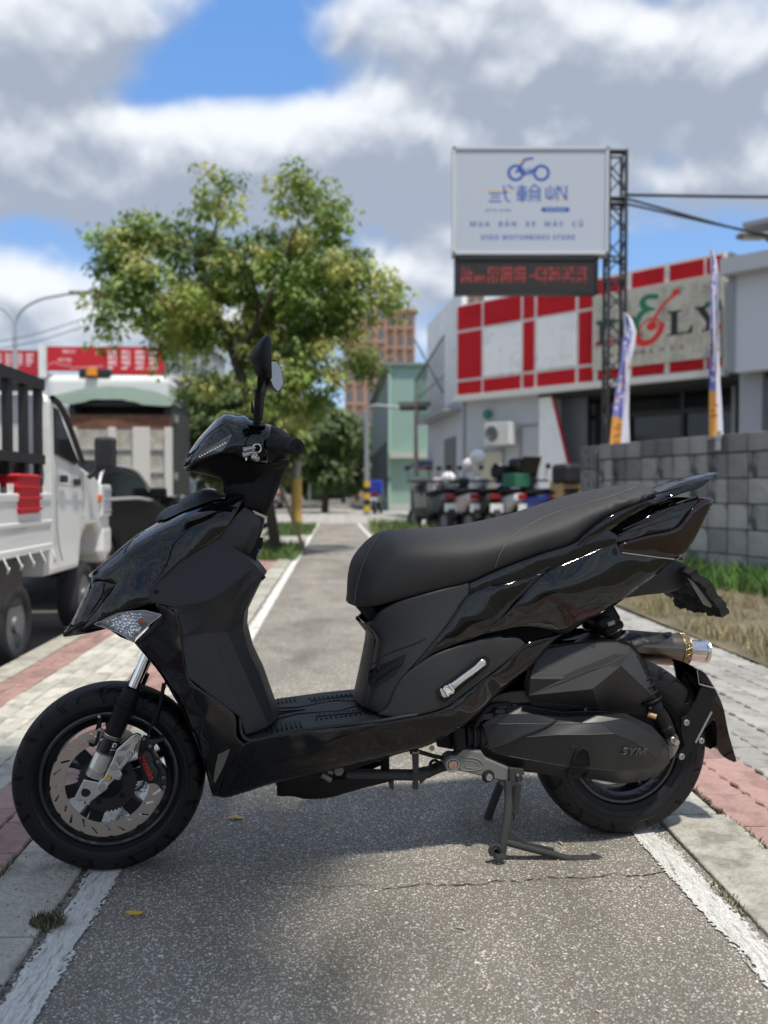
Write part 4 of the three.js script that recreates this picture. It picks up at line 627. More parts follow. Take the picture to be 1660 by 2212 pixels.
// ---- dump truck seen from behind, green tarpaulin over its body
{
  const d = 17.5, c = gnd(262, 1060 + (FOCAL * (EYE - ROAD_Y)) / d, ROAD_Y), t = thing('dump_truck', 'white dump truck with a green tarpaulin and rusty tailgate top seen from behind', 'truck', c, YAW), L = (u, v) => { const p = hit(t, [u, v], 0); return [p.x, p.y]; };
  const [xa, yt] = L(152, 926), [xb] = L(370, 926), yb = 0.95, wood = mat(0.22, 0.10, 0.06, 0.8, { map: strawMap }), gate = mat(0.56, 0.54, 0.49, 0.7, { map: strawMap });
  P_('tailgate', boxm(xb - xa, yt - yb, 0.1, (xa + xb) / 2, (yt + yb) / 2, 0), gate, t);
  for (const u of [152, 245, 308, 366]) P_('gate_rib', box(u === 308 ? 0.36 : 0.16, yt - yb + 0.05, 0.1, L(u, 926)[0] + (u === 152 ? 0.08 : 0), (yt + yb) / 2, 0.08, 0.015), mat(0.62, 0.60, 0.55, 0.7), t);
  for (const v of [970, 1020, 1070]) P_('gate_rib', box(xb - xa, 0.05, 0.06, (xa + xb) / 2, L(200, v)[1], 0.06), mat(0.42, 0.41, 0.38, 0.7), t);
  const yr = L(200, 896)[1]; P_('rust_band', boxm(xb - xa, yr - yt, 0.12, (xa + xb) / 2, (yr + yt) / 2, 0), wood, t);
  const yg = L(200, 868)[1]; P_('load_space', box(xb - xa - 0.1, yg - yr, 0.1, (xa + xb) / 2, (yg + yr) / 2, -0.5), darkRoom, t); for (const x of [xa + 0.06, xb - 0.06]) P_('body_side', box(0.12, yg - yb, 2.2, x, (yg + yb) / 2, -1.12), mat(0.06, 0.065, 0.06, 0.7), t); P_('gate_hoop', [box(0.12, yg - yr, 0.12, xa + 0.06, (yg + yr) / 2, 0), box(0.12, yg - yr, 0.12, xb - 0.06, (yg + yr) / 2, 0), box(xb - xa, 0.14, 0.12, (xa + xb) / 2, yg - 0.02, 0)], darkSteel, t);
  const rows = []; for (let i = 0; i <= 14; i++) rows.push(Array.from({ length: 19 }, (_, j) => { const s = j / 18, q = i / 14; return V3(lerp(xa - 0.55, xb + 0.05, s), yg + 0.02 + 0.40 * Math.sin(Math.PI * (0.12 + 0.8 * s)) * (0.25 + 0.75 * Math.min(1, q * 3)) + 0.05 * fbm2(s * 5, q * 5, 3) - (q === 0 ? 0.12 + 0.05 * Math.sin(s * 9) : 0), 0.2 - 2.4 * q); }));
  P_('tarpaulin', quadStrip(rows.reverse()), mat(0.15, 0.20, 0.16, 0.75, { side: THREE.DoubleSide }), t);
  const L2 = (u, v) => { const p = hit(t, [u, v], -2.4); return [p.x, p.y]; }, [qa, qt] = L2(95, 806), [qb, ql] = L2(362, 850); P_('cab_roof', new RoundedBoxGeometry(qb - qa, qt - ql + 0.5, 1.5, 4, 0.22).translate((qa + qb) / 2, (qt + ql) / 2 - 0.25, -3.2), truckPaint, t);
  P_('roof_rack', box(0.75, 0.2, 0.3, L2(203, 808)[0], qt + 0.02, -2.6, 0.04), darkSteel, t); P_('beacon', new THREE.CylinderGeometry(0.12, 0.14, 0.2, 16).translate(L2(199, 808)[0], qt + 0.04, -2.4), mat(0.75, 0.25, 0.02, 0.25), t);
  P_('cab', box(qb - qa, 2.4, 1.7, (qa + qb) / 2, 1.9, -3.4, 0.1), truckPaint, t);
  P_('frame', box(1.0, 0.25, 4, (xa + xb) / 2, 0.75, -2), darkSteel, t); P_('bumper_bar', box(2.1, 0.14, 0.12, (xa + xb) / 2, 0.6, 0.05), darkSteel, t);
  for (const x of [xa + 0.25, xb - 0.25]) for (const z of [-0.9, -3.6]) { const w = P_('wheel', new THREE.TorusGeometry(0.36, 0.13, 12, 28).rotateY(Math.PI / 2).translate(x, 0.48, z), tyreBg, t); P_('rim', new THREE.CylinderGeometry(0.28, 0.28, 0.16, 20).rotateZ(Math.PI / 2).translate(x, 0.48, z), greySteel, w); }
  for (const [z, y] of [[-0.5, 2.6], [-0.4, 1.35]]) P_('side_hinge', box(0.06, 0.16, 0.2, xb + 0.02, y, z, 0.02), mat(0.3, 0.3, 0.29, 0.6), t);
}
// ---- store with a red roof board
{
  const d = 30, c = gnd(160, 1060 + (FOCAL * EYE) / d), s = thing('store_building', 'white roadside store with long red boards along its roof', 'building', c, 0.06), L = (u, v) => { const p = hit(s, [u, v], 0); return [p.x, p.y]; };
  const w0 = L(-260, 810)[0], w1 = L(372, 810)[0], [, yb] = L(150, 812); P_('wall', boxm(w1 - w0, yb, 0.3, (w0 + w1) / 2, yb / 2, -0.2), mat(0.62, 0.62, 0.60, 0.7), s); P_('roof_slab', boxm(w1 - w0 + 0.3, 0.16, 9, (w0 + w1) / 2, yb, -4.6), offWhite, s); for (const u of [-150, 0, 150, 290]) P_('window', boxm(1.4, 1.6, 0.08, L(u, 900)[0], 2.2, -0.04), glassDark, s);
  const text = (a, b) => canvasTex(1024, 256, (k, w, h) => { k.fillStyle = b; k.fillRect(0, 0, w, h); k.fillStyle = '#e8cfcf'; const r = rngOf(a); if (a === 2) { k.font = 'bold 58px sans-serif'; k.fillText('0800 311', 270, 70); k.font = 'bold 52px sans-serif'; k.fillText('0422 7580', 190, 160); k.lineWidth = 9; k.strokeStyle = '#e0b9b9'; k.beginPath(); k.moveTo(20, 210); k.bezierCurveTo(160, 110, 180, 240, 420, 190); k.stroke(); k.beginPath(); k.moveTo(400, 230); k.lineTo(1000, 205); k.stroke(); } else for (let n = 0; n < (a === 3 ? 4 : 6); n++) { const x = 40 + n * (a === 3 ? 240 : 160), q = a === 3 ? 170 : 120; for (let i = 0; i < 4; i++) k.fillRect(x, 36 + i * q * 0.30, q * (0.5 + 0.5 * r()), q * 0.12); for (let i = 0; i < 3; i++) k.fillRect(x + q * (0.1 + 0.32 * i), 30, q * 0.12, q * (0.7 + 0.4 * r())); } });
  [[-60, 85, 756, 812, 1, '#b3202f'], [103, 229, 749, 802, 2, '#c41d2c'], [229, 356, 749, 810, 3, '#c51a29']].forEach(([u0, u1, v0, v1, n, colour]) => { const [a, t] = L(u0, v0), [b, e] = L(u1, v1), o = P_('roof_board', box(b - a, t - e, 0.15, (a + b) / 2, (t + e) / 2, 0), mat(0.3, 0.03, 0.04, 0.6), s); P_('board_print', new THREE.PlaneGeometry(b - a - 0.02, t - e - 0.02).translate((a + b) / 2, (t + e) / 2, 0.079), mat(1, 1, 1, 0.6, { map: text(n, colour) }), o); });
  P_('board_post', box(0.28, 1.2, 0.2, L(94, 780)[0], L(94, 780)[1], -0.02), white, s);
}
// ---- two-armed street lamp
{
  const d = 26, c = gnd(33, 1060 + (FOCAL * (EYE - ROAD_Y)) / d, ROAD_Y), o = thing('street_lamp', 'pale grey street lamp with two curved arms above the red boards', 'street lamp', c), L = (u, v) => { const p = hit(o, [u, v]); return [p.x, p.y, 0]; };
  P_('pole', rod([0, 0, 0], L(33, 712), 0.10, 0.07, 14), mat(0.40, 0.42, 0.43, 0.5), o); P_('arm', tube([L(33, 716), L(36, 690), L(50, 668), L(85, 648), L(130, 638), L(166, 632)], 0.045, 30, 8), mat(0.40, 0.42, 0.43, 0.5), o); P_('arm', tube([L(33, 716), L(30, 696), L(18, 676), L(-8, 660), L(-60, 646), L(-95, 640)], 0.045, 30, 8), mat(0.40, 0.42, 0.43, 0.5), o);
  for (const u of [172, -101]) P_('lamp_head', box(0.6, 0.1, 0.26, L(u, 632)[0], L(u, 632)[1], 0, 0.04), greySteel, o);
  for (const [v0, v1, word] of [[742, 690, 'thin lower'], [726, 672, 'thin upper']]) tag(part('overhead_cable', tube([atD(-120, v0 + 26, 24), atD(60, v0, 24), atD(230, v1, 24)], 0.012, 24, 5), darkSteel), word + ' cable crossing the sky behind the two-armed lamp', 'cable');
}
// ---- far blocks of flats, each window a part
function flats(name, label, u0, u1, v0, d, m, cols, rows, { bandM, side = 0 } = {}) {
  const c = gnd((u0 + u1) / 2, 1060 + (FOCAL * EYE) / d), o = thing(name, label, 'building', c, side), a = atD(u0, v0, d), b = atD(u1, v0, d), w = b.x - a.x, h = a.y;
  P_('wall', box(w, h, 10, 0, h / 2, -5), m, o); P_('roof', box(w + 0.4, 0.5, 10.4, 0, h + 0.2, -5), bandM ?? m, o);
  const fh = (h - 4) / rows, ww = w / cols; for (let r = 0; r < rows; r++) for (let q = 0; q < cols; q++) { const x = -w / 2 + ww * (q + 0.5), y = 4 + fh * (r + 0.5), win = P_('window', box(ww * 0.55, fh * 0.55, 0.1, x, y, 0.03), glassBlue, o); P_('window_frame', [box(ww * 0.06, fh * 0.55, 0.08, x, y, 0.1), box(ww * 0.66, fh * 0.10, 0.4, x, y - fh * 0.33, 0.1)], bandM ?? m, win); }
  return o;
}
const glassBlue = mat(0.10, 0.13, 0.16, 0.15), brickFar = mat(0.45, 0.27, 0.19, 0.9), brickTrim = mat(0.50, 0.34, 0.24, 0.9), greyFar = mat(0.42, 0.42, 0.42, 0.9);
flats('brick_flats', 'tall orange brick block of flats behind the street tree', 745, 836, 656, 118, brickFar, 4, 8, { bandM: brickTrim });
flats('brick_flats', 'lower orange brick block with paired windows beside the tall one', 834, 897, 673, 122, brickFar, 3, 8, { bandM: brickTrim });
flats('brick_flats', 'orange brick stair tower peeping out below the billboard', 992, 1046, 632, 125, brickFar, 3, 8, { bandM: brickTrim });
flats('grey_flats', 'grey block of flats with rows of windows behind the dump truck', 352, 452, 752, 92, greyFar, 5, 7);
// ---- green corrugated shed
{
  const s = thing('green_shed', 'pale green corrugated metal shed at the far right of the path', 'building', gnd(842, 1060 + (FOCAL * EYE) / 37), 0.055), L = (u, v) => { const p = hit(s, [u, v]); return [p.x, p.y]; }, green = mat(0.34, 0.50, 0.42, 0.6, { bumpMap: metalGrey.bumpMap, bumpScale: 0.05 }), y1 = L(842, 788)[1], w = L(970, 800)[0];
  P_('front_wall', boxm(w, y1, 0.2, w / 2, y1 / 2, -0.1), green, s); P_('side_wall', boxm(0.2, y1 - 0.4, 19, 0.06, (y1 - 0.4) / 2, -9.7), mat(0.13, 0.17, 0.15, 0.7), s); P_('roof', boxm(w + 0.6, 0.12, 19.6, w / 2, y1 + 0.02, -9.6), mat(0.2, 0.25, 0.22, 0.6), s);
  P_('front_canopy', boxm(w, 0.22, 0.5, w / 2, L(880, 985)[1], 0.25), mat(0.5, 0.49, 0.42, 0.7), s); P_('corner_trim', box(0.12, y1, 0.12, 0.0, y1 / 2, 0.04), mat(0.35, 0.5, 0.41, 0.6), s);
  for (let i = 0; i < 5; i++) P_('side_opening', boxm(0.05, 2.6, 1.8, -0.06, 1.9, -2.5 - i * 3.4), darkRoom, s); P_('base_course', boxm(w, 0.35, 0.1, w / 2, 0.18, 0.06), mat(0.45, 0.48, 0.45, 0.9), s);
  const lp = thing('street_lamp', 'thin grey street lamp with one arm before the green shed', 'street lamp', gnd(793, 1060 + (FOCAL * EYE) / 31)), Q = (u, v) => { const p = hit(lp, [u, v]); return [p.x, p.y, 0]; };
  P_('pole', rod([0, 0, 0], Q(792, 880), 0.11, 0.08, 12), greySteel, lp); P_('arm', tube([Q(792, 890), Q(797, 880), Q(815, 876), Q(845, 879), Q(868, 882)], 0.05, 20, 8), greySteel, lp); P_('lamp_head', box(1.1, 0.16, 0.35, Q(895, 882)[0], Q(895, 882)[1], 0, 0.05), darkSteel, lp);
  for (let k = 0; k < 5; k++) P_('warning_band', new THREE.CylinderGeometry(0.125, 0.125, 0.22, 14, 1, true).translate(0, 0.25 + k * 0.23, 0), k % 2 ? darkSteel : mat(0.6, 0.40, 0.03, 0.6), lp);
  const pole = thing('utility_pole', 'weathered pole between the green shed and the grey shop', 'pole', gnd(899, 1060 + (FOCAL * EYE) / 28)); P_('shaft', rod([0, 0, 0], [0, 4.1, 0], 0.09, 0.07, 10), mat(0.22, 0.2, 0.18, 0.8), pole); P_('crossarm', box(1.1, 0.14, 0.14, -0.05, 3.85, 0.04), mat(0.12, 0.12, 0.12, 0.7), pole);
  const tent = thing('market_awning', 'small blue and red awning beside the weathered pole', 'awning', gnd(925, 1060 + (FOCAL * EYE) / 30)); tent.scale.setScalar(0.8); P_('roof', plate([[-0.9, 2.2], [0.9, 2.4], [0.9, 2.5], [-0.6, 2.45]], 1.4, { z: -0.7 }), mat(0.05, 0.09, 0.24, 0.8), tent); P_('valance', box(1.4, 0.12, 0.05, 0, 2.15, 0.75), mat(0.4, 0.03, 0.03, 0.7), tent); P_('post', [rod([-0.8, 0, 0.7], [-0.8, 2.0, 0.7], 0.03), rod([0.8, 0, 0.7], [0.8, 2.3, 0.7], 0.03)], greySteel, tent);
}
// ---- utility pole with yellow foot, traffic sign
{
  const o = thing('utility_pole', 'round concrete utility pole with a yellow painted foot beside the path', 'pole', gnd(641, 1133));
  P_('shaft', rod([0, 0, 0], [0, 7.2, 0], 0.135, 0.10, 18), mat(0.40, 0.38, 0.34, 0.9, { map: concreteMap }), o); P_('yellow_sleeve', new THREE.CylinderGeometry(0.143, 0.146, 1.25, 20, 1, false).translate(0, 0.64, 0), mat(0.55, 0.34, 0.09, 0.7), o);
  const s = thing('traffic_sign', 'blue and red traffic signs on a thin post far along the path', 'traffic sign', gnd(669, 1100)), yy = (v) => hit(s, [669, v]).y;
  P_('post', rod([0, 0, 0], [0, yy(972), 0], 0.05, 0.05, 10), greySteel, s); P_('round_sign', [new THREE.CylinderGeometry(0.26, 0.26, 0.03, 28).rotateX(Math.PI / 2).translate(0, yy(984), 0.07)], mat(0.55, 0.10, 0.08, 0.5), s); P_('sign_disc', new THREE.CylinderGeometry(0.17, 0.17, 0.03, 28).rotateX(Math.PI / 2).translate(0, yy(984), 0.09), white, s); P_('square_sign', box(0.56, 0.62, 0.03, 0, yy(1006), 0.07), mat(0.30, 0.42, 0.60, 0.5), s);
}

// ---------------------------------------------------------------- trees
const bark = mat(0.13, 0.105, 0.08, 0.95, { map: strawMap, bumpMap: asphaltTex[1], bumpScale: 0.02 });
const leafMat = new THREE.MeshPhysicalMaterial({ roughness: 0.62, transmission: 0.5, thickness: 0, side: THREE.DoubleSide });
// a spray of narrow drooping leaves
function sprayGeometry(seed, leaves = 5, len = 0.14, wid = 0.028) {
  const r = rngOf(seed), pos = [], idx = [];
  for (let i = 0; i < leaves; i++) {
    const a = r() * 6.28, out = 0.03 + 0.09 * r(), base = V3(Math.cos(a) * out, (r() - 0.3) * 0.1, Math.sin(a) * out), dir = V3(Math.cos(a) * 0.7, -0.2 - 0.8 * r(), Math.sin(a) * 0.7).normalize(), sideV = V3(-Math.sin(a), 0.3 * (r() - 0.5), Math.cos(a)).normalize(), L = len * (0.7 + 0.6 * r()), w = wid * (0.8 + 0.5 * r()), b = pos.length / 3;
    const mid = base.clone().addScaledVector(dir, L * 0.45), tip = base.clone().addScaledVector(dir, L).add(V3(0, -0.15 * L, 0)), lift = V3(0, 0.12 * w, 0);
    for (const p of [base, mid.clone().addScaledVector(sideV, w).add(lift), mid, mid.clone().addScaledVector(sideV, -w).add(lift), tip]) pos.push(p.x, p.y, p.z);
    idx.push(b, b + 2, b + 1, b, b + 3, b + 2, b + 1, b + 2, b + 4, b + 2, b + 3, b + 4);
  }
  const g = new THREE.BufferGeometry(); g.setAttribute('position', new THREE.Float32BufferAttribute(pos, 3)); g.setIndex(idx); g.computeVertexNormals(); return g;
}
const sprays = [1, 2, 3].map((s) => sprayGeometry(s, 6));
// blobs: [x, y, z, rx, ry, rz]; sprays gather in clumps inside them
function crown(o, blobs, perVolume, colors, seed, size = 1, shell = 0.55, spread = 1) {
  const r = rngOf(seed), list = [];
  for (const [x, y, z, a, b, c] of blobs) {
    const clumps = Math.max(3, Math.round(14 * Math.cbrt(a * b * c) ** 1.6 * 4)), per = Math.round((perVolume * a * b * c) / clumps);
    for (let k = 0; k < clumps; k++) {
      const th = r() * 6.28, cz = 2 * r() - 1, q = lerp(shell, 1, Math.sqrt(r())), s = Math.sqrt(1 - cz * cz), C = [x + a * q * s * Math.cos(th), y + b * q * cz, z + c * q * s * Math.sin(th)], cr = (0.13 + 0.13 * r()) * spread, tint = r();
      for (let i = 0; i < per; i++) { const t = r() * 6.28, u = 2 * r() - 1, w = cr * Math.cbrt(r()), e = Math.sqrt(1 - u * u); list.push([C[0] + w * e * Math.cos(t) * 1.15, C[1] + w * u * 0.9 - 0.1 * r(), C[2] + w * e * Math.sin(t) * 1.15, tint]); }
    }
  }
  const M4 = new THREE.Matrix4(), Q = new THREE.Quaternion();
  for (let g = 0; g < 3; g++) {
    const mine = list.filter((_, i) => i % 3 === g), m = new THREE.InstancedMesh(sprays[g], leafMat, mine.length); m.name = 'crown'; m.castShadow = m.receiveShadow = true; m.userData.kind = 'stuff';
    mine.forEach((p, i) => { Q.setFromEuler(new THREE.Euler((r() - 0.5) * 0.8, r() * 6.28, (r() - 0.5) * 0.8)); const s = size * (0.7 + 0.6 * r()); M4.compose(V3(p[0], p[1], p[2]), Q, V3(s, s, s)); m.setMatrixAt(i, M4); const c = p[3] < 0.34 ? colors[2] : p[3] < 0.62 ? colors[1] : colors[0], k = 0.65 + 0.7 * r(); m.setColorAt(i, new THREE.Color().setRGB(c[0] * k, c[1] * k, c[2] * k)); });
    o.add(m);
  }
}
const limb = (pts, r0, r1) => { const c = new THREE.CatmullRomCurve3(pts.map((p) => V3(...p))), g = new THREE.TubeGeometry(c, 24, 1, 10), P = g.attributes.position, ring = 11; for (let i = 0; i <= 24; i++) { const q = c.getPointAt(i / 24), R = lerp(r0, r1, i / 24) * (1 + 0.06 * N2(i * 0.7, r0 * 90)); for (let j = 0; j < ring; j++) { const k = i * ring + j; P.setXYZ(k, q.x + (P.getX(k) - q.x) * R, q.y + (P.getY(k) - q.y) * R, q.z + (P.getZ(k) - q.z) * R); } } g.computeVertexNormals(); return g; };
{
  const d = 12, c = gnd(600, 1060 + (FOCAL * EYE) / d), o = thing('street_tree', 'leafy young street tree with yellow green leaf clusters behind the scooter handlebar', 'tree', c), r = rngOf(91);
  const K = (x, y) => [140.4 + x / 2.087, 327.5 + y / 2.087], L = (x, y, z = 0) => { const p = atD(...K(x, y), d - z); return [p.x - c.x, p.y, z]; }, S = FOCAL / d * 2.087;
  const list = [[715, 110, 100, 55], [690, 230, 110, 80], [745, 270, 30, 50], [1000, 130, 95, 75], [1130, 210, 120, 95], [1200, 290, 100, 80], [980, 250, 55, 80], [350, 380, 200, 110], [230, 440, 130, 110], [560, 400, 170, 120], [800, 470, 150, 100], [980, 450, 160, 120], [1200, 430, 180, 140], [150, 600, 90, 90], [210, 740, 70, 130], [420, 600, 190, 150], [660, 600, 210, 170], [920, 600, 200, 180], [1180, 600, 190, 160], [1390, 560, 110, 110], [1450, 660, 70, 100], [420, 800, 100, 120], [640, 820, 170, 130], [860, 860, 170, 170], [1080, 820, 170, 170], [1270, 760, 130, 130], [1340, 900, 90, 120], [1120, 980, 140, 150], [930, 1080, 130, 120], [640, 1010, 110, 90], [1080, 1140, 110, 90], [450, 920, 60, 60]];
  crown(o, list.map(([x, y, a, b]) => { const z = (r() - 0.5) * 1.7, p = L(x, y, z); return [p[0], p[1], z, (a * 0.9) / S, (b * 0.88) / S, 0.6 * (a + b) * 0.5 / S * 1.2]; }), 7600, [[0.13, 0.24, 0.022], [0.28, 0.40, 0.045], [0.50, 0.51, 0.13]], 92, 0.62, 0.25, 1.12);
  P_('trunk', [limb([[0, -0.05, 0], [-0.12, 0.7, 0.02], [-0.3, 1.5, 0], L(835, 1150), L(770, 930)], 0.085, 0.06), limb([L(800, 1040), L(700, 760), L(640, 600), L(690, 300, -0.2), L(710, 130, -0.2)], 0.06, 0.012), limb([L(770, 930), L(880, 760, 0.3), L(960, 560, 0.4), L(1060, 300, 0.3)], 0.05, 0.012), limb([L(740, 860), L(560, 640, -0.4), L(350, 480, -0.5)], 0.04, 0.010), limb([L(830, 1130), L(1000, 900, 0.4), L(1200, 700, 0.5), L(1380, 560, 0.4)], 0.045, 0.010), limb([L(870, 780, 0.2), L(860, 620, 0.6), L(800, 460, 0.7)], 0.03, 0.01)], bark, o);
  const q = (a, rr) => [rr * Math.cos(a), 0, rr * Math.sin(a)]; for (const a of [0.4, 2.3, 4.6]) { const f = q(a, 0.48); P_('support_stake', rod([f[0], 0, f[2]], [f[0] * 0.22 - 0.2, 1.35, f[2] * 0.22], 0.024, 0.022, 8), mat(0.22, 0.15, 0.10, 0.9), o); } P_('stake_band', new THREE.TorusGeometry(0.13, 0.02, 6, 20).rotateX(Math.PI / 2).translate(-0.22, 1.28, 0), mat(0.05, 0.05, 0.05, 0.8), o);
}
// the next tree of the row stands just behind the eye and shades the near end of the path
{
  const c = street(-1.15, 0, -0.9), o = thing('street_tree', 'street tree overhanging the near end of the path from beside the viewer', 'tree', c), r = rngOf(93), blobs = [];
  for (let i = 0; i < 26; i++) { const a = r() * 6.28, q = Math.sqrt(r()), h = r(); blobs.push([0.55 + 1.45 * q * Math.cos(a), 3.9 + 1.8 * h, -0.85 + 1.25 * q * Math.sin(a), 0.5 + 0.2 * r(), 0.38 + 0.14 * r(), 0.5 + 0.2 * r()]); }
  crown(o, blobs, 640, [[0.055, 0.105, 0.018], [0.135, 0.20, 0.035], [0.27, 0.29, 0.085]], 94, 1.1, 0.2);
  P_('trunk', [limb([[0, -0.05, 0], [0.03, 1.3, 0], [0.12, 2.4, -0.1], [0.4, 3.5, -0.5]], 0.10, 0.055), limb([[0.12, 2.4, -0.1], [0.6, 3.3, -1.0], [1.0, 4.2, -1.5]], 0.05, 0.015), limb([[0.25, 2.9, -0.25], [-0.2, 3.8, -0.3], [-0.4, 4.8, -0.8]], 0.045, 0.012), limb([[0.35, 3.3, -0.4], [1.0, 4.2, -0.3], [1.4, 4.9, -0.2]], 0.04, 0.012)], bark, o);
}
// farther trees along the path, seen as loose masses
function farTree(label, u, d, v0, half, seed, colors, group) {
  const c = gnd(u, 1060 + (FOCAL * EYE) / d), o = thing('distant_tree', label, 'tree', c, 0, group), r = rngOf(seed), top = atD(u, v0, d).y, w = (half * d) / FOCAL, blobs = [];
  const bottom = Math.min(1.6, top * 0.3), n = 13; for (let i = 0; i < n; i++) { const t = i / (n - 1), y = lerp(bottom, top, 0.12 + 0.78 * t), k = Math.sin(Math.PI * (0.18 + 0.72 * t)) ** 0.7, a = r() * 6.28; blobs.push([w * 0.6 * k * Math.cos(a), y, w * 0.6 * k * Math.sin(a), w * 0.52 * k + 0.2, (top - bottom) * 0.16, w * 0.52 * k + 0.2]); }
  const vol = blobs.reduce((s, b) => s + b[3] * b[4] * b[5], 0); crown(o, blobs, 4600 / vol, colors, seed, clamp(d / 17, 1.5, 5), 0.3, d / 22);
  P_('trunk', limb([[0, 0, 0], [0.05, top * 0.25, 0], [0, top * 0.6, 0]], 0.16, 0.05), bark, o);
}
const darkGreen = [[0.04, 0.085, 0.014], [0.075, 0.13, 0.022], [0.13, 0.19, 0.035]], midGreen = [[0.065, 0.13, 0.02], [0.12, 0.20, 0.03], [0.23, 0.28, 0.06]];
farTree('dense mid green tree behind the yellow footed pole', 702, 34, 868, 66, 101, midGreen);
farTree('dark green tree closing the far end of the path', 742, 60, 905, 60, 102, darkGreen);
farTree('rounded dark tree beside the brick flats at the far end', 772, 75, 935, 48, 103, darkGreen);
farTree('leafy green tree behind the dump truck and main street tree', 470, 30, 850, 90, 104, midGreen);
farTree('low green tree behind the handlebar of the scooter', 560, 40, 900, 80, 105, midGreen);
farTree('light green tree low behind the handlebar and mirrors', 520, 22, 800, 120, 107, [[0.09, 0.17, 0.02], [0.17, 0.26, 0.03], [0.30, 0.34, 0.07]]);
farTree('dark green tree left of the far traffic sign', 640, 52, 940, 55, 106, darkGreen);
tag(part('far_hedge', (() => { const r = rngOf(7), l = []; for (let i = 0; i < 160; i++) l.push(new THREE.IcosahedronGeometry(0.8 + 0.9 * r(), 1).translate(-26 + 40 * r(), 0.8 + 2.6 * r(), -88 - 5 * r())); return l; })(), mat(0.05, 0.075, 0.03, 1)), 'dark hedge across the far end of the street', 'hedge', null, 'stuff');
// grass in the tree pits on the left
tufts('pit_grass', 'green grass patches in the tree pits left of the path', 'grass', 7000, (r, i) => { const near = i % 7 < 4, x = -1.5 + 0.95 * r(), d = near ? 10.8 + 2.6 * r() : 16.8 + 4.5 * r(); const p = along(x, d, -0.01); p.k = 0.5 + (0.5 + fbm2(x * 2, d)) * 0.9; return p; }, 0.12, 0.055, [[0.06, 0.13, 0.025], [0.09, 0.16, 0.03], [0.15, 0.19, 0.06]], 56);
sheet('pit_soil', -1.6, -0.8, 10.7, 23.2, 0.0, mat(0.15, 0.15, 0.09, 1, { map: strawMap })); sheet('pit_slab', -1.6, -0.8, 13.7, 16.6, 0.006, concretePlain);
// ---- fallen leaves
{
  const yellow = mat(0.62, 0.38, 0.03, 0.6, { side: THREE.DoubleSide });
  const leaf = (pts, curl) => { const rows = pts.map(([t, w, h]) => [-1, -0.5, 0, 0.5, 1].map((s) => V3(t, h + curl * Math.abs(s) * w * 1.2, s * w))); return quadStrip(rows); };
  const g1 = gnd(295, 1981), l1 = thing('fallen_leaf', 'curled yellow leaf on the asphalt nearest the viewer', 'leaf', [g1.x, 0.002, g1.z], 0.15, 'yellow fallen leaves'); P_('blade', leaf([[-0.024, 0.001, 0.010], [-0.017, 0.006, 0.007], [-0.008, 0.009, 0.003], [0.002, 0.008, 0.002], [0.010, 0.005, 0.004], [0.015, 0.001, 0.008]], 0.5), yellow, l1); P_('stalk', tube([[0.014, 0.008, 0], [0.019, 0.014, 0], [0.022, 0.024, 0]], 0.0006, 10, 5), yellow, l1);
  const g2 = gnd(510, 1770), l2 = thing('fallen_leaf', 'flat yellow leaf on the asphalt below the scooter floor', 'leaf', [g2.x, 0.002, g2.z], 0, 'yellow fallen leaves'); P_('blade', leaf([[-0.026, 0.0005, 0.004], [-0.012, 0.006, 0.006], [0, 0.011, 0.011], [0.010, 0.008, 0.006], [0.024, 0.0005, 0.004]], -0.2), mat(0.66, 0.44, 0.06, 0.6, { side: THREE.DoubleSide }), l2); P_('stalk', tube([[-0.02, 0.004, 0.004], [-0.03, 0.003, 0.010], [-0.036, 0.002, 0.012]], 0.0006, 10, 5), yellow, l2);
  const g3 = gnd(1468, 1308), l3 = thing('fallen_leaf', 'bright yellow leaf on the straw verge below the number plate', 'leaf', [g3.x, 0.01, g3.z], 0.4, 'yellow fallen leaves'); P_('blade', leaf([[-0.06, 0.002, 0.012], [-0.02, 0.03, 0.02], [0.03, 0.03, 0.02], [0.06, 0.002, 0.012]], 0.2), mat(0.70, 0.62, 0.04, 0.6, { side: THREE.DoubleSide }), l3);
  const bit = leaf([[-0.5, 0.02, 0], [-0.2, 0.16, 0.05], [0.2, 0.16, 0.06], [0.5, 0.02, 0.01]], 0.2), n = 230, m = new THREE.InstancedMesh(bit, new THREE.MeshStandardMaterial({ roughness: 0.7, side: THREE.DoubleSide }), n), r = rngOf(61), M4 = new THREE.Matrix4();
  for (let i = 0; i < n; i++) { const near = i < 46, d = near ? 1.35 + 1.6 * r() : 3 + 17 * r() ** 1.2, p = street(-0.7 + 1.6 * r(), 0.003, d), s = near ? 0.008 + 0.018 * r() : 0.02 + 0.04 * r(); M4.compose(p, new THREE.Quaternion().setFromEuler(new THREE.Euler(0, r() * 6.28, 0)), V3(s, s * 0.6, s * (0.35 + 0.7 * r()))); m.setMatrixAt(i, M4); const k = r(); m.setColorAt(i, new THREE.Color().setRGB(0.52 * (0.6 + 0.5 * k), 0.42 * (0.6 + 0.5 * k), 0.16 + 0.1 * k)); }
  m.name = 'leaf_litter'; tag(m, 'scattered tiny dry leaf scraps on the asphalt path', 'leaf litter', null, 'stuff'); scene.add(m);
}

// ---------------------------------------------------------------- the scooter: its own frame (s backwards along it, y up, w towards its left side)
const SC_O = gnd(236, 1869), SC_R = gnd(1358, 1788), SC_X = SC_R.clone().sub(SC_O).normalize(), SC_Z = V3(SC_X.x, 0, SC_X.z).cross(V3(0, 1, 0)).normalize();
const SC_EYE = (() => { const e = V3(0, EYE, 0).sub(SC_O); return V3(e.dot(SC_X), e.y, e.dot(SC_Z)); })();
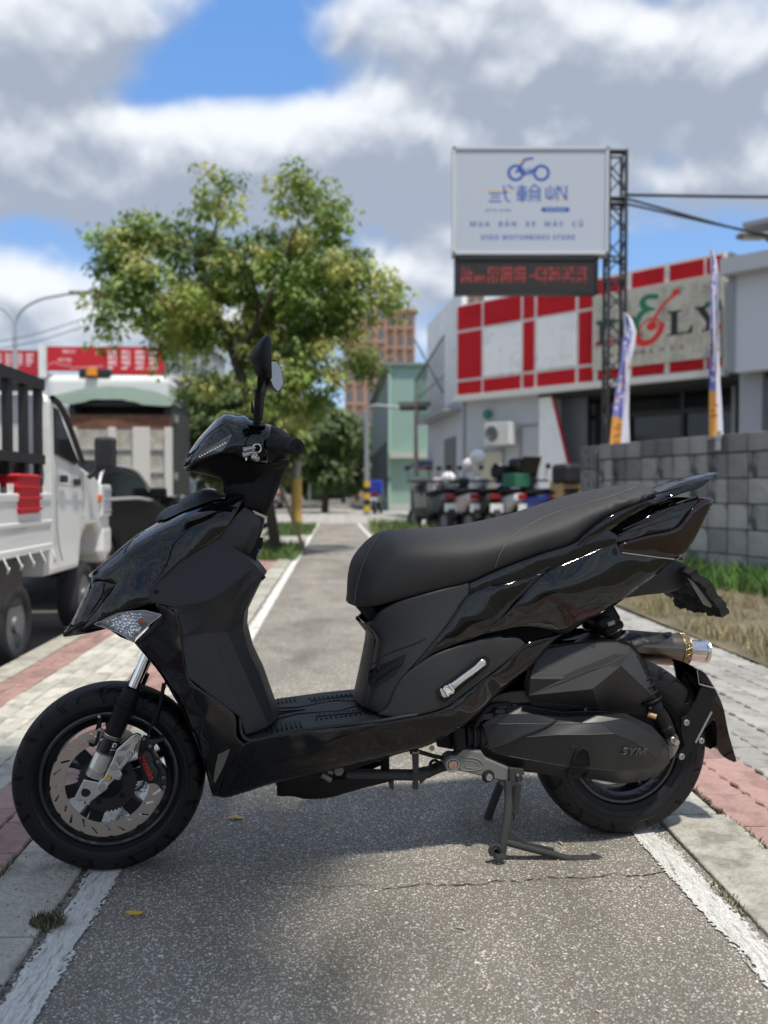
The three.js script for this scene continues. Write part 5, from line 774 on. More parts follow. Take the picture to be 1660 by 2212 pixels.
// measured picture point on the plane at width w -> scooter frame
function U(u, v, w = 0) { const r = ray(u, v), d = V3(r.dot(SC_X), r.y, r.dot(SC_Z)), t = (w - SC_EYE.z) / d.z; return SC_EYE.clone().addScaledVector(d, t); }
// measured in enlarged details of the photograph

const A = detail(0, 692.4, 2.5343), B = detail(0, 1291.3, 2.5343), C = detail(467.9, 1010.6, 2.5343), D = detail(935.7, 982.5, 2.292), E = detail(935.7, 1263.2, 2.292), M = detail(374.3, 692.4, 5.544), T = detail(1197.7, 1010.6, 3.591), X = detail(598.9, 1572, 2.9567), W = detail(93.6, 1459.7, 4.6685);
const UU = (p, w) => U(p[0], p[1], w);

// A moulded panel and its mirror image. outline: [u, v, w, k]: w is the half width there, k (0..1) how far the surface rolls in at that edge; inner: [u, v, w] points that shape it.
function panelShape(outline, inner = [], { h = 0.009, roll = 0.02, t = 0.012, soft = 3, mirror = true, w0 = 0, corner = 50, curve = true, facet = false, stiff = 0.03, ridges = [], crease = 0.16, lip = 0, lipR = 0.0042, calm = 1 } = {}) {
  inner = [...inner];
  for (const line of ridges) for (let i = 0; i + 1 < line.length; i++) { const [a, b] = [line[i], line[i + 1]], n = facet ? Math.max(1, Math.round(Math.hypot(a[0] - b[0], a[1] - b[1]) / 6)) : 1; for (let j = 0; j < n; j++) inner.push([0, 1, 2].map((k) => lerp(a[k], b[k], j / n))); if (i + 2 === line.length) inner.push(b.slice(0, 3)); }
  const ctl = outline.map(([u, v, w, k = 0]) => { const p = U(u, v, w0 + w * (1 - k)); return { x: p.x, y: p.y, w, k }; });
  const n = ctl.length, edge = [];
  const ang = (a, b, c) => { const p = Math.atan2(b.y - a.y, b.x - a.x), q = Math.atan2(c.y - b.y, c.x - b.x); let d = Math.abs(q - p); if (d > Math.PI) d = 2 * Math.PI - d; return (d * 180) / Math.PI; };
  const sharp = ctl.map((p, i) => !curve || ang(ctl[(i + n - 1) % n], p, ctl[(i + 1) % n]) > corner);
  for (let i = 0; i < n; i++) {
    const p0 = ctl[(i + n - 1) % n], p1 = ctl[i], p2 = ctl[(i + 1) % n], p3 = ctl[(i + 2) % n], L = Math.hypot(p2.x - p1.x, p2.y - p1.y), m = Math.max(1, Math.round(L / h));
    const L0 = Math.hypot(p1.x - p0.x, p1.y - p0.y), L3 = Math.hypot(p3.x - p2.x, p3.y - p2.y);
    const t1 = sharp[i] ? [p2.x - p1.x, p2.y - p1.y] : [((p2.x - p0.x) / (L + L0)) * L, ((p2.y - p0.y) / (L + L0)) * L], t2 = sharp[(i + 1) % n] ? [p2.x - p1.x, p2.y - p1.y] : [((p3.x - p1.x) / (L + L3)) * L, ((p3.y - p1.y) / (L + L3)) * L];
    for (let j = 0; j < m; j++) {
      const q = j / m, a = 2 * q ** 3 - 3 * q * q + 1, b = q ** 3 - 2 * q * q + q, c = -2 * q ** 3 + 3 * q * q, d = q ** 3 - q * q;
      edge.push({ x: a * p1.x + b * t1[0] + c * p2.x + d * t2[0], y: a * p1.y + b * t1[1] + c * p2.y + d * t2[1], w: lerp(p1.w, p2.w, q), k: lerp(p1.k, p2.k, q) });
    }
  }
  let area = 0; for (let i = 0; i < edge.length; i++) { const a = edge[i], b = edge[(i + 1) % edge.length]; area += a.x * b.y - b.x * a.y; }
  if (area < 0) edge.reverse();
  const poly = edge.map((e) => [e.x, e.y]), m = edge.length, pts = edge.map((e) => [e.x, e.y]);
  const nearest = (x, y) => { let best = 1e9, k = 0; for (let i = 0; i < m; i++) { const a = edge[i], b = edge[(i + 1) % m], dx = b.x - a.x, dy = b.y - a.y, q = clamp(((x - a.x) * dx + (y - a.y) * dy) / (dx * dx + dy * dy + 1e-12)), e = (x - a.x - q * dx) ** 2 + (y - a.y - q * dy) ** 2; if (e < best) { best = e; k = lerp(a.k, b.k, q); } } return [Math.sqrt(best), k]; };
  const rings = [];
  if (edge.some((e) => e.k > 0.02)) for (const f of [0.03, 0.11, 0.25, 0.5]) rings.push(roll * f);
  if (lip > 0) rings.push(lipR * 0.1, lipR * 0.4, lipR * 0.9);
  rings.sort((a, b) => a - b); for (let i = rings.length - 1; i > 0; i--) if (rings[i] - rings[i - 1] < 0.0006) rings.splice(i, 1);
  for (const off of rings) {
    if (off > h * 1.2 && off > roll * 0.4 && off > lipR) continue;
    for (let i = 0; i < m; i++) {
      if (off > h * 0.5 && i % 2) continue;
      const a = edge[(i + m - 1) % m], b = edge[(i + 1) % m], c = edge[i], L = Math.hypot(b.x - a.x, b.y - a.y) + 1e-9, x = c.x - ((b.y - a.y) / L) * off, y = c.y + ((b.x - a.x) / L) * off;
      if (inside(poly, x, y) && nearest(x, y)[0] > off * 0.85) pts.push([x, y]);
    }
  }
  if (ridges.length && facet) for (const [u, v, w] of inner) { const p = U(u, v, w0 + w); if (inside(poly, p.x, p.y) && nearest(p.x, p.y)[0] > h * 0.3) pts.push([p.x, p.y]); }
  const keepOut = ridges.length && facet ? pts.slice(m) : [];
  const clear = Math.max(h * 0.55, edge.some((e) => e.k > 0.02) ? Math.min(roll * 0.6, h * 1.6) : 0, lip > 0 ? lipR * 1.15 : 0);
  let x0 = 1e9, x1 = -1e9, y0 = 1e9, y1 = -1e9; for (const [x, y] of poly) { x0 = Math.min(x0, x); x1 = Math.max(x1, x); y0 = Math.min(y0, y); y1 = Math.max(y1, y); }
  let odd = 0; for (let y = y0; y < y1; y += h * 0.866, odd ^= 1) for (let x = x0 + (odd * h) / 2; x < x1; x += h) { const jx = x + (cellHash(pts.length, 1, 2) - 0.5) * h * 0.05, jy = y + (cellHash(pts.length, 5, 2) - 0.5) * h * 0.05; if (inside(poly, jx, jy) && nearest(jx, jy)[0] > clear && !keepOut.some((q) => (q[0] - jx) ** 2 + (q[1] - jy) ** 2 < (h * 0.45) ** 2)) pts.push([jx, jy]); }
  for (let i = 0; i < m; i++) { pts[i] = [pts[i][0] + (cellHash(i, 3, 9) - 0.5) * 1e-6, pts[i][1] + (cellHash(i, 7, 9) - 0.5) * 1e-6]; }
  // width by straight interpolation between the given points, then softened
  const given = [...ctl.map((c) => [c.x, c.y, c.w]), ...inner.map(([u, v, w]) => { const p = U(u, v, w0 + w); return [p.x, p.y, w]; })], gt = delaunay(given);
  const spline = facet ? null : (() => {
    const q = [...ctl.map((c) => [c.x, c.y, c.w]), ...inner.map(([u, v, w]) => { const p = U(u, v, w0 + w); return [p.x, p.y, w]; })], N = q.length, S = 0.3, K = N + 3, m = Array.from({ length: K }, () => new Float64Array(K + 1)), f = (r2) => (r2 > 1e-12 ? 0.5 * r2 * Math.log(r2) : 0);
    for (let i = 0; i < N; i++) { for (let j = 0; j < N; j++) m[i][j] = f(((q[i][0] - q[j][0]) ** 2 + (q[i][1] - q[j][1]) ** 2) / (S * S)) + (i === j ? stiff : 0); m[i][N] = m[N][i] = 1; m[i][N + 1] = m[N + 1][i] = q[i][0] / S; m[i][N + 2] = m[N + 2][i] = q[i][1] / S; m[i][K] = q[i][2]; }
    for (let c = 0; c < K; c++) { let p = c; for (let r = c + 1; r < K; r++) if (Math.abs(m[r][c]) > Math.abs(m[p][c])) p = r; [m[c], m[p]] = [m[p], m[c]]; for (let r = 0; r < K; r++) { if (r === c) continue; const k = m[r][c] / m[c][c]; if (k) for (let j = c; j <= K; j++) m[r][j] -= k * m[c][j]; } }
    const wt = m.map((r, i) => r[K] / r[i]);
    return (x, y) => { let v = wt[N] + (wt[N + 1] * x) / S + (wt[N + 2] * y) / S; for (let i = 0; i < N; i++) v += wt[i] * f(((x - q[i][0]) ** 2 + (y - q[i][1]) ** 2) / (S * S)); return v; };
  })();
  const coarse = (x, y) => {
    if (spline) return Math.max(0.002, spline(x, y));
    let best = null, be = -1e9;
    for (const [a, b, c] of gt) { const [ax, ay, aw] = given[a], [bx, by, bw] = given[b], [cx, cy, cw] = given[c], D0 = (by - cy) * (ax - cx) + (cx - bx) * (ay - cy); if (Math.abs(D0) < 1e-10) continue; const l = ((by - cy) * (x - cx) + (cx - bx) * (y - cy)) / D0, q = ((cy - ay) * (x - cx) + (ax - cx) * (y - cy)) / D0, r = 1 - l - q, e = Math.min(l, q, r); if (e > be) { be = e; best = l * aw + q * bw + r * cw; if (e > -1e-6) break; } }
    return best ?? 0;
  };
  const tris = delaunay(pts).filter(([a, b, c]) => inside(poly, (pts[a][0] + pts[b][0] + pts[c][0]) / 3, (pts[a][1] + pts[b][1] + pts[c][1]) / 3) && Math.abs((pts[b][0] - pts[a][0]) * (pts[c][1] - pts[a][1]) - (pts[b][1] - pts[a][1]) * (pts[c][0] - pts[a][0])) > 1e-10);
  let w = pts.map(([x, y], i) => (i < m && !spline ? edge[i].w : coarse(x, y)));
  const near = pts.map(() => new Set()); for (const [a, b, c] of tris) { near[a].add(b).add(c); near[b].add(a).add(c); near[c].add(a).add(b); }
  for (let it = 0; it < soft; it++) w = w.map((v, i) => { if (i < m || !near[i].size) return v; let s = 0; for (const j of near[i]) s += w[j]; return 0.4 * v + (0.6 * s) / near[i].size; });
  w = w.map((v, i) => { const [x, y] = pts[i], [d, k] = i < m ? [0, edge[i].k] : nearest(x, y); if (lip > 0 && d < lipR) { const q = 1 - d / lipR; v -= Math.min(v * 0.8, lip * (1 - Math.sqrt(Math.max(0, 1 - q * q)))) * clamp(1 - k * 1.5); } if (k <= 0 || d >= roll) return v; const q = 1 - d / roll; return v * (1 - k * (1 - Math.sqrt(Math.max(0, 1 - q * q)))); });
  const build = (...sides) => {
  const pos = [], uv = [], idx = [];
  const side = (sg) => {
    const base = pos.length / 3;
    pts.forEach(([x, y], i) => { pos.push(x, y, w0 + sg * w[i]); uv.push(x, y); });
    for (const [a, b, c] of tris) sg > 0 ? idx.push(base + a, base + b, base + c) : idx.push(base + a, base + c, base + b);
    if (t > 0) {
      const rim = pos.length / 3;
      for (let i = 0; i < m; i++) { pos.push(pts[i][0], pts[i][1], w0 + sg * w[i]); uv.push(pts[i][0], pts[i][1]); }
      const foot = pos.length / 3;
      for (let i = 0; i < m; i++) { pos.push(pts[i][0], pts[i][1], w0 + sg * Math.max(0, w[i] - t)); uv.push(pts[i][0], pts[i][1] + 0.01); }
      for (let i = 0; i < m; i++) { const j = (i + 1) % m; if (w[i] < 1e-4 && w[j] < 1e-4) continue; sg > 0 ? idx.push(rim + i, foot + i, rim + j, rim + j, foot + i, foot + j) : idx.push(rim + i, rim + j, foot + i, rim + j, foot + j, foot + i); }
    }
  };
  for (const sg of sides) side(sg);
  const g = new THREE.BufferGeometry(); g.setAttribute('position', new THREE.Float32BufferAttribute(pos, 3)); g.setAttribute('uv', new THREE.Float32BufferAttribute(uv, 2)); g.setIndex(idx); g.computeVertexNormals();
  if (calm && !(facet && crease)) {
    const nr = g.attributes.normal, blocks = sides.length, size = pos.length / 3 / blocks;
    for (let b = 0; b < blocks; b++) for (let it = 0; it < calm; it++) {
      const old = nr.array.slice();
      for (let i = 0; i < pts.length; i++) { const o = b * size + i; let x = old[o * 3] * 1.2, y = old[o * 3 + 1] * 1.2, z = old[o * 3 + 2] * 1.2; for (const j of near[i]) { const q = b * size + j, dd = 1; x += old[q * 3] * dd; y += old[q * 3 + 1] * dd; z += old[q * 3 + 2] * dd; } const L = Math.hypot(x, y, z) || 1; nr.setXYZ(o, x / L, y / L, z / L); }
    }
  }
  return facet && crease ? toCreasedNormals(g, crease) : g; };
  const joined = edge.some((e) => e.w * (1 - e.k) < 0.004), g = build(...(mirror ? [1, -1] : [1]));
  const at = (x, y) => {
    let best = 0, be = -1e9;
    for (const [a, b, c] of tris) {
      const [ax, ay] = pts[a], [bx, by] = pts[b], [cx, cy] = pts[c]; if (Math.min(ax, bx, cx) > x + h || Math.max(ax, bx, cx) < x - h || Math.min(ay, by, cy) > y + h || Math.max(ay, by, cy) < y - h) continue;
      const D0 = (by - cy) * (ax - cx) + (cx - bx) * (ay - cy), l = ((by - cy) * (x - cx) + (cx - bx) * (y - cy)) / D0, q = ((cy - ay) * (x - cx) + (ax - cx) * (y - cy)) / D0, r = 1 - l - q, e = Math.min(l, q, r);
      if (e > be) { be = e; const L = clamp(l), Q = clamp(q), R = clamp(r), S = L + Q + R; best = (L * w[a] + Q * w[b] + R * w[c]) / S; if (e > -1e-6) break; }
    }
    if (be === -1e9) { let e0 = 1e9; for (let i = 0; i < pts.length; i++) { const e = (pts[i][0] - x) ** 2 + (pts[i][1] - y) ** 2; if (e < e0) { e0 = e; best = w[i]; } } }
    return w0 + best;
  };
  return { geometry: g, pieces: () => (joined || !mirror ? [g] : [build(1), build(-1)]), at, edge, w0, on(p, lift = 0) { let z = w0 + 0.12, q; for (let i = 0; i < 8; i++) { q = UU(p, z); z = at(q.x, q.y); } return UU(p, z + lift); } };
}
// a surface between an edge of the near side and its mirror image, bulging along b
function bridge(points, bulge = V3(0, 0, 0), n = 8) {
  const P = points.map(([u, v, w]) => U(u, v, w));
  return quadStrip(P.map((p) => Array.from({ length: n + 1 }, (_, j) => { const t = 1 - (2 * j) / n; return V3(p.x, p.y, p.z * t).addScaledVector(bulge, 1 - t * t); })));
}

// A hard-edged moulding: v = named points [u, v, w], groups = lists of faces (each a list of names) that are smooth among themselves
function moulding(v, groups, { mirror = true, t = 0.03, rim = [], edge = 0.0016 } = {}) {
  const P = Object.fromEntries(Object.entries(v).map(([k, p]) => [k, U(p[0], p[1], p[2])])), pos = [], nor = [], uv = [];
  for (const faces of groups) {
    const tris = [], N = {};
    for (const f of faces) {
      const flat = f.map((k) => new THREE.Vector2(P[k].x, P[k].y)), cw = THREE.ShapeUtils.area(flat) < 0, names = cw ? f.slice().reverse() : f;
      for (const [a, b, c] of THREE.ShapeUtils.triangulateShape(names.map((k) => new THREE.Vector2(P[k].x, P[k].y)), [])) { const T = [names[a], names[b], names[c]]; tris.push(T); const n = P[T[1]].clone().sub(P[T[0]]).cross(P[T[2]].clone().sub(P[T[0]])); for (const k of T) (N[k] ??= V3(0, 0, 0)).add(n); }
    }
    if (faces.length === 1) { const s = V3(0, 0, 0); for (const n of Object.values(N)) s.add(n); for (const k of Object.keys(N)) N[k] = s; }
    for (const sg of mirror ? [1, -1] : [1]) for (const T of tris) for (const k of sg > 0 ? T : [T[0], T[2], T[1]]) { const n = N[k].clone().normalize(); pos.push(P[k].x, P[k].y, sg * P[k].z); nor.push(n.x, n.y, sg * n.z); uv.push(P[k].x, P[k].y); }
  }
  for (const sg of mirror ? [1, -1] : [1]) for (let i = 0; i < rim.length; i++) {
    const a = P[rim[i]], b = P[rim[(i + 1) % rim.length]], n = V3(b.y - a.y, -(b.x - a.x), 0).normalize();
    for (const [p, d] of [[a, 0], [a, t], [b, 0], [b, 0], [a, t], [b, t]]) { pos.push(p.x, p.y, sg * (p.z - d)); nor.push(n.x, n.y, 0); uv.push(p.x, p.y + d); }
  }
  const g = new THREE.BufferGeometry(); g.setAttribute('position', new THREE.Float32BufferAttribute(pos, 3)); g.setAttribute('normal', new THREE.Float32BufferAttribute(nor, 3)); g.setAttribute('uv', new THREE.Float32BufferAttribute(uv, 2));
  return { geometry: g, line: (...names) => names.slice(1).map((k, i) => rod(P[names[i]].clone().add(V3(0, 0, -edge * 0.55)), P[k].clone().add(V3(0, 0, -edge * 0.55)), edge, edge, 6)) };
}

const scooter = thing('motor_scooter', 'glossy black motor scooter with black seat parked across the path on its centre stand', 'scooter', SC_O, -Math.atan2(SC_X.z, SC_X.x));

const orange = greyTex(256, (x, y) => 0.5 + 0.5 * tor(x, y, 9, 2, 6), [8, 8]);
const paint = phys(0.003, 0.0032, 0.0037, 0.05, { specularIntensity: 1 });
const dust = greyTex(512, (x, y) => { const q = 0.62 + 0.08 * tor(x, y, 8, 5, 3) + 0.04 * tor(x, y, 120, 2, 3); return [q, q, q]; }, [3, 3]);
const grain = greyTex(256, (x, y) => 0.5 + 0.5 * tor(x, y, 90, 2, 8), [14, 14]);
const plasticMatte = phys(0.0240, 0.0242, 0.0246, 0.80, { specularIntensity: 0.8, roughnessMap: dust, bumpMap: grain, bumpScale: 0.0003 });
const plasticDark = phys(0.006, 0.006, 0.0064, 0.55, { specularIntensity: 0.45 });
const satin = phys(0.0145, 0.0150, 0.0155, 0.40, { specularIntensity: 0.85, bumpMap: grain, bumpScale: 0.0001 });
const pitBlack = mat(0.004, 0.004, 0.004, 0.9);
const vinyl = mat(0.031, 0.0300, 0.0292, 0.66, { bumpMap: greyTex(512, (x, y) => 0.5 + 0.5 * tor(x, y, 130, 2, 4), [9, 9]), bumpScale: 0.0005 });
const rubber = phys(0.009, 0.009, 0.0095, 0.7, { specularIntensity: 0.6, bumpMap: grain, bumpScale: 0.0004 });
const chrome = mat(0.78, 0.79, 0.80, 0.08, { metalness: 1 });
const alu = mat(0.62, 0.60, 0.56, 0.34, { metalness: 1, roughnessMap: null });
const castAlu = mat(0.20, 0.195, 0.18, 0.62, { metalness: 0.6, bumpMap: grain, bumpScale: 0.0006 });
const steel = mat(0.45, 0.43, 0.40, 0.3, { metalness: 1 });
const boltSteel = mat(0.50, 0.49, 0.46, 0.35, { metalness: 1 });
const gold = mat(0.75, 0.52, 0.20, 0.3, { metalness: 1 });
const grimy = mat(0.028, 0.029, 0.028, 0.6, { bumpMap: grain, bumpScale: 0.0008 });
const mirrorGlass = mat(0.85, 0.9, 0.93, 0.01, { metalness: 1 });
const thread = mat(0.30, 0.28, 0.23, 0.9);
const font = await new FontLoader().loadAsync('fonts/droid/droid_sans_bold.typeface.json');

// a fastener with a hexagonal socket, its face towards +w
function bolt(p, r, m, parent, name = 'bolt', h = r * 0.9) {
  const head = turned([0, 0, 0], [0, 0, 1], [[-0.004, r * 0.9], [0, r], [h * 0.7, r], [h, r * 0.82], [h, r * 0.42], [h * 0.5, r * 0.40], [h * 0.5, 0]], 14);
  const o = P_(name, head, m, parent); o.position.copy(p); return o;
}
const rotated = (g, p, rx, ry, rz) => g.applyMatrix4(new THREE.Matrix4().compose(p, new THREE.Quaternion().setFromEuler(new THREE.Euler(rx, ry, rz)), V3(1, 1, 1)));

// ---- wheels
const F_C = UU(B(595, 981), 0.045), R_C = UU(E(962, 776), 0.055);
function wheel(name, c, R, width, rimR, grooves, seed) {
  const g = new THREE.Group(); g.name = name; scooter.add(g); g.position.set(c.x, R, 0);
  const hw = width / 2, prof = [];
  // tyre section from one bead over the crown to the other
  for (let i = 0; i <= 40; i++) { const a = lerp(-1, 1, i / 40), t = Math.abs(a); let r, z; if (t > 0.62) { const q = (t - 0.62) / 0.38; r = lerp(R - 0.034, rimR + 0.002, q); z = lerp(hw, hw - 0.014, q * q) + 0.003 * Math.sin(q * Math.PI); } else { const q = t / 0.62; r = R - 0.034 * (1 - Math.sqrt(Math.max(0, 1 - 0.93 * q * q))) * 1.36; z = hw * Math.sin(q * 1.571) ** 0.92; } prof.push(new THREE.Vector2(r, Math.sign(a) * z)); }
  const tyre = new THREE.LatheGeometry(prof, 96).rotateX(Math.PI / 2);
  const tex = canvasTex(2048, 512, (k, w, h) => {
    k.fillStyle = '#808080'; k.fillRect(0, 0, w, h);
    const wrap = (f) => { for (const dx of [-w, 0, w]) { k.save(); k.translate(dx, 0); f(); k.restore(); } };
    for (const [r, s] of [[0.17, 4], [0.83, 4], [0.105, 3], [0.895, 3], [0.045, 5], [0.955, 5]]) { k.fillStyle = '#9d9d9d'; k.fillRect(0, r * h, w, s); }
    k.strokeStyle = '#000'; k.lineCap = 'round';
    for (let i = 0; i < grooves; i++) for (const s of [-1, 1]) wrap(() => {
      const x = ((i + (s > 0 ? 0.5 : 0)) * w) / grooves, y = (q) => h * (0.5 + s * q), e = w / grooves;
      k.lineWidth = 16; k.beginPath(); k.moveTo(x, y(0.05)); k.bezierCurveTo(x + e * 0.55, y(0.05), x + e * 0.75, y(0.16), x + e * 0.55, y(0.31)); k.stroke();
      k.lineWidth = 10; k.beginPath(); k.moveTo(x + e * 0.2, y(0.13)); k.quadraticCurveTo(x + e * 0.45, y(0.16), x + e * 0.5, y(0.24)); k.stroke();
      k.lineWidth = 9; k.beginPath(); k.moveTo(x - e * 0.1, y(0.17)); k.quadraticCurveTo(x + e * 0.12, y(0.2), x + e * 0.2, y(0.28)); k.stroke();
    });
    k.fillStyle = '#a8a8a8'; k.font = 'bold 40px sans-serif';
    for (const dx of [200, 1250]) { k.save(); k.translate(dx, h * 0.895); k.scale(1, 1); k.fillText(seed === 1 ? '110/70-12' : '120/70-12', 0, 10); k.restore(); }
  }, { srgb: false }); tex.wrapS = THREE.RepeatWrapping;
  const tm = phys(0.0185, 0.0185, 0.0195, 0.62, { specularIntensity: 0.5, map: tex, bumpMap: tex, bumpScale: 0.013, roughnessMap: dust2 });
  P_('tyre', tyre, tm, g);
  return { g, hw, tex };
}
const dust2 = greyTex(256, (x, y) => { const q = 0.8 + 0.3 * tor(x, y, 5, 4, 9); return q; }, [6, 2]);
function rim(parent, R, hw, spokes, width, seed) {
  const lip = new THREE.LatheGeometry([[R - 0.030, -hw * 0.55], [R - 0.026, -hw * 0.8], [R - 0.008, -hw * 0.86], [R + 0.004, -hw * 0.83], [R + 0.004, hw * 0.83], [R - 0.004, hw * 0.9], [R - 0.010, hw * 0.88], [R - 0.016, hw * 0.74], [R - 0.022, hw * 0.66], [R - 0.028, hw * 0.6], [R - 0.032, hw * 0.3], [R - 0.034, 0], [R - 0.030, -hw * 0.55]].map(([a, b]) => new THREE.Vector2(a, b)), 72).rotateX(Math.PI / 2);
  const parts = [toCreasedNormals(lip, 0.5), turned([0, 0, -hw * 0.8], [0, 0, 1], [[0, 0.001], [0, 0.04], [hw * 1.4, 0.036], [hw * 1.4, 0.012], [hw * 1.5, 0.001]], 24)];
  for (let i = 0; i < spokes; i++) { const a = (i / spokes) * Math.PI * 2 + seed, s = plate([[0.02, -width], [R * 0.55, -width * 0.55], [R - 0.022, -width * 0.8], [R - 0.022, width * 0.8], [R * 0.55, width * 0.55], [0.02, width]], 0.024, { bevel: 0.004, z: -0.024 }); parts.push(s.rotateZ(a)); }
  return P_('rim', parts, phys(0.008, 0.008, 0.009, 0.3, { clearcoat: 0.6, clearcoatRoughness: 0.15 }), parent);
}
const FR = 0.226, RR = 0.236;
const fw = wheel('front_wheel', F_C, FR, 0.108, 0.161, 13, 1), rw = wheel('rear_wheel', R_C, RR, 0.122, 0.151, 13, 2);
rim(fw.g, 0.163, 0.045, 5, 0.014, 0.35);
rim(rw.g, 0.152, 0.05, 5, 0.022, 0.1);
// front brake disc: wave edge, slots; carrier with windows
{
  const N = 180, outer = [], inner = [];
  for (let i = 0; i < N; i++) { const a = (i / N) * 2 * Math.PI, k = (i % 15), r = 0.1305 - (k < 3 ? 0.0028 * Math.sin((k / 3) * Math.PI) : 0); outer.push([r * Math.cos(a), r * Math.sin(a)]); inner.push([0.0965 * Math.cos(-a), 0.0965 * Math.sin(-a)]); }
  const slots = [];
  for (let i = 0; i < 24; i++) { const a = (i / 24) * 2 * Math.PI, r = 0.1135 + (i % 2 ? 0.004 : -0.004), tilt = a + 0.62 + (i % 3) * 0.12, c = [r * Math.cos(a), r * Math.sin(a)], L = 0.0085, w = 0.0026, s = []; for (let j = 0; j < 16; j++) { const b = (-j / 16) * 2 * Math.PI, ex = (Math.cos(b) > 0 ? L : -L) + w * Math.cos(b), ey = w * Math.sin(b); s.push([c[0] + ex * Math.cos(tilt) - ey * Math.sin(tilt), c[1] + ex * Math.sin(tilt) + ey * Math.cos(tilt)]); } slots.push(s); }
  const ringG = plate(outer, 0.0042, { holes: [inner, ...slots], bevel: 0.0004, z: 0.056 });
  P_('brake_disc', ringG, mat(0.50, 0.42, 0.345, 0.40, { metalness: 1, bumpMap: greyTex(256, (x, y) => tor(x, y, 50, 2, 3) * 0.5 + 0.5, [20, 20]), bumpScale: 0.0002 }), fw.g);
  const star = [], M2 = 120; for (let i = 0; i < M2; i++) { const a = (i / M2) * 2 * Math.PI, q = 0.5 + 0.5 * Math.cos(a * 6), r = lerp(0.062, 0.1035, smooth(0.55, 0.8, q)); star.push([r * Math.cos(a + 0.2), r * Math.sin(a + 0.2)]); }
  P_('disc_carrier', plate(star, 0.005, { bevel: 0.001, z: 0.055 }), plasticDark, fw.g);
  const tooth = [], T2 = 48; for (let i = 0; i < T2 * 2; i++) { const a = (i / (T2 * 2)) * 2 * Math.PI, r = i % 2 ? 0.071 : 0.0655; tooth.push([r * Math.cos(a), r * Math.sin(a)]); }
  P_('sensor_ring', plate(tooth, 0.002, { z: 0.0615 }), mat(0.05, 0.05, 0.05, 0.4, { metalness: 1 }), fw.g);
  P_('hub', turned([0, 0, 0.02], [0, 0, 1], [[0, 0.05], [0.035, 0.045], [0.046, 0.034], [0.05, 0.02], [0.05, 0.0001]], 30), plasticDark, fw.g);
  for (let i = 0; i < 5; i++) { const a = i * 1.2566 + 0.5; bolt(V3(0.047 * Math.cos(a), 0.047 * Math.sin(a), 0.0625), 0.0062, mat(0.03, 0.03, 0.03, 0.4, { metalness: 1 }), fw.g, 'hub_bolt', 0.004); }
}
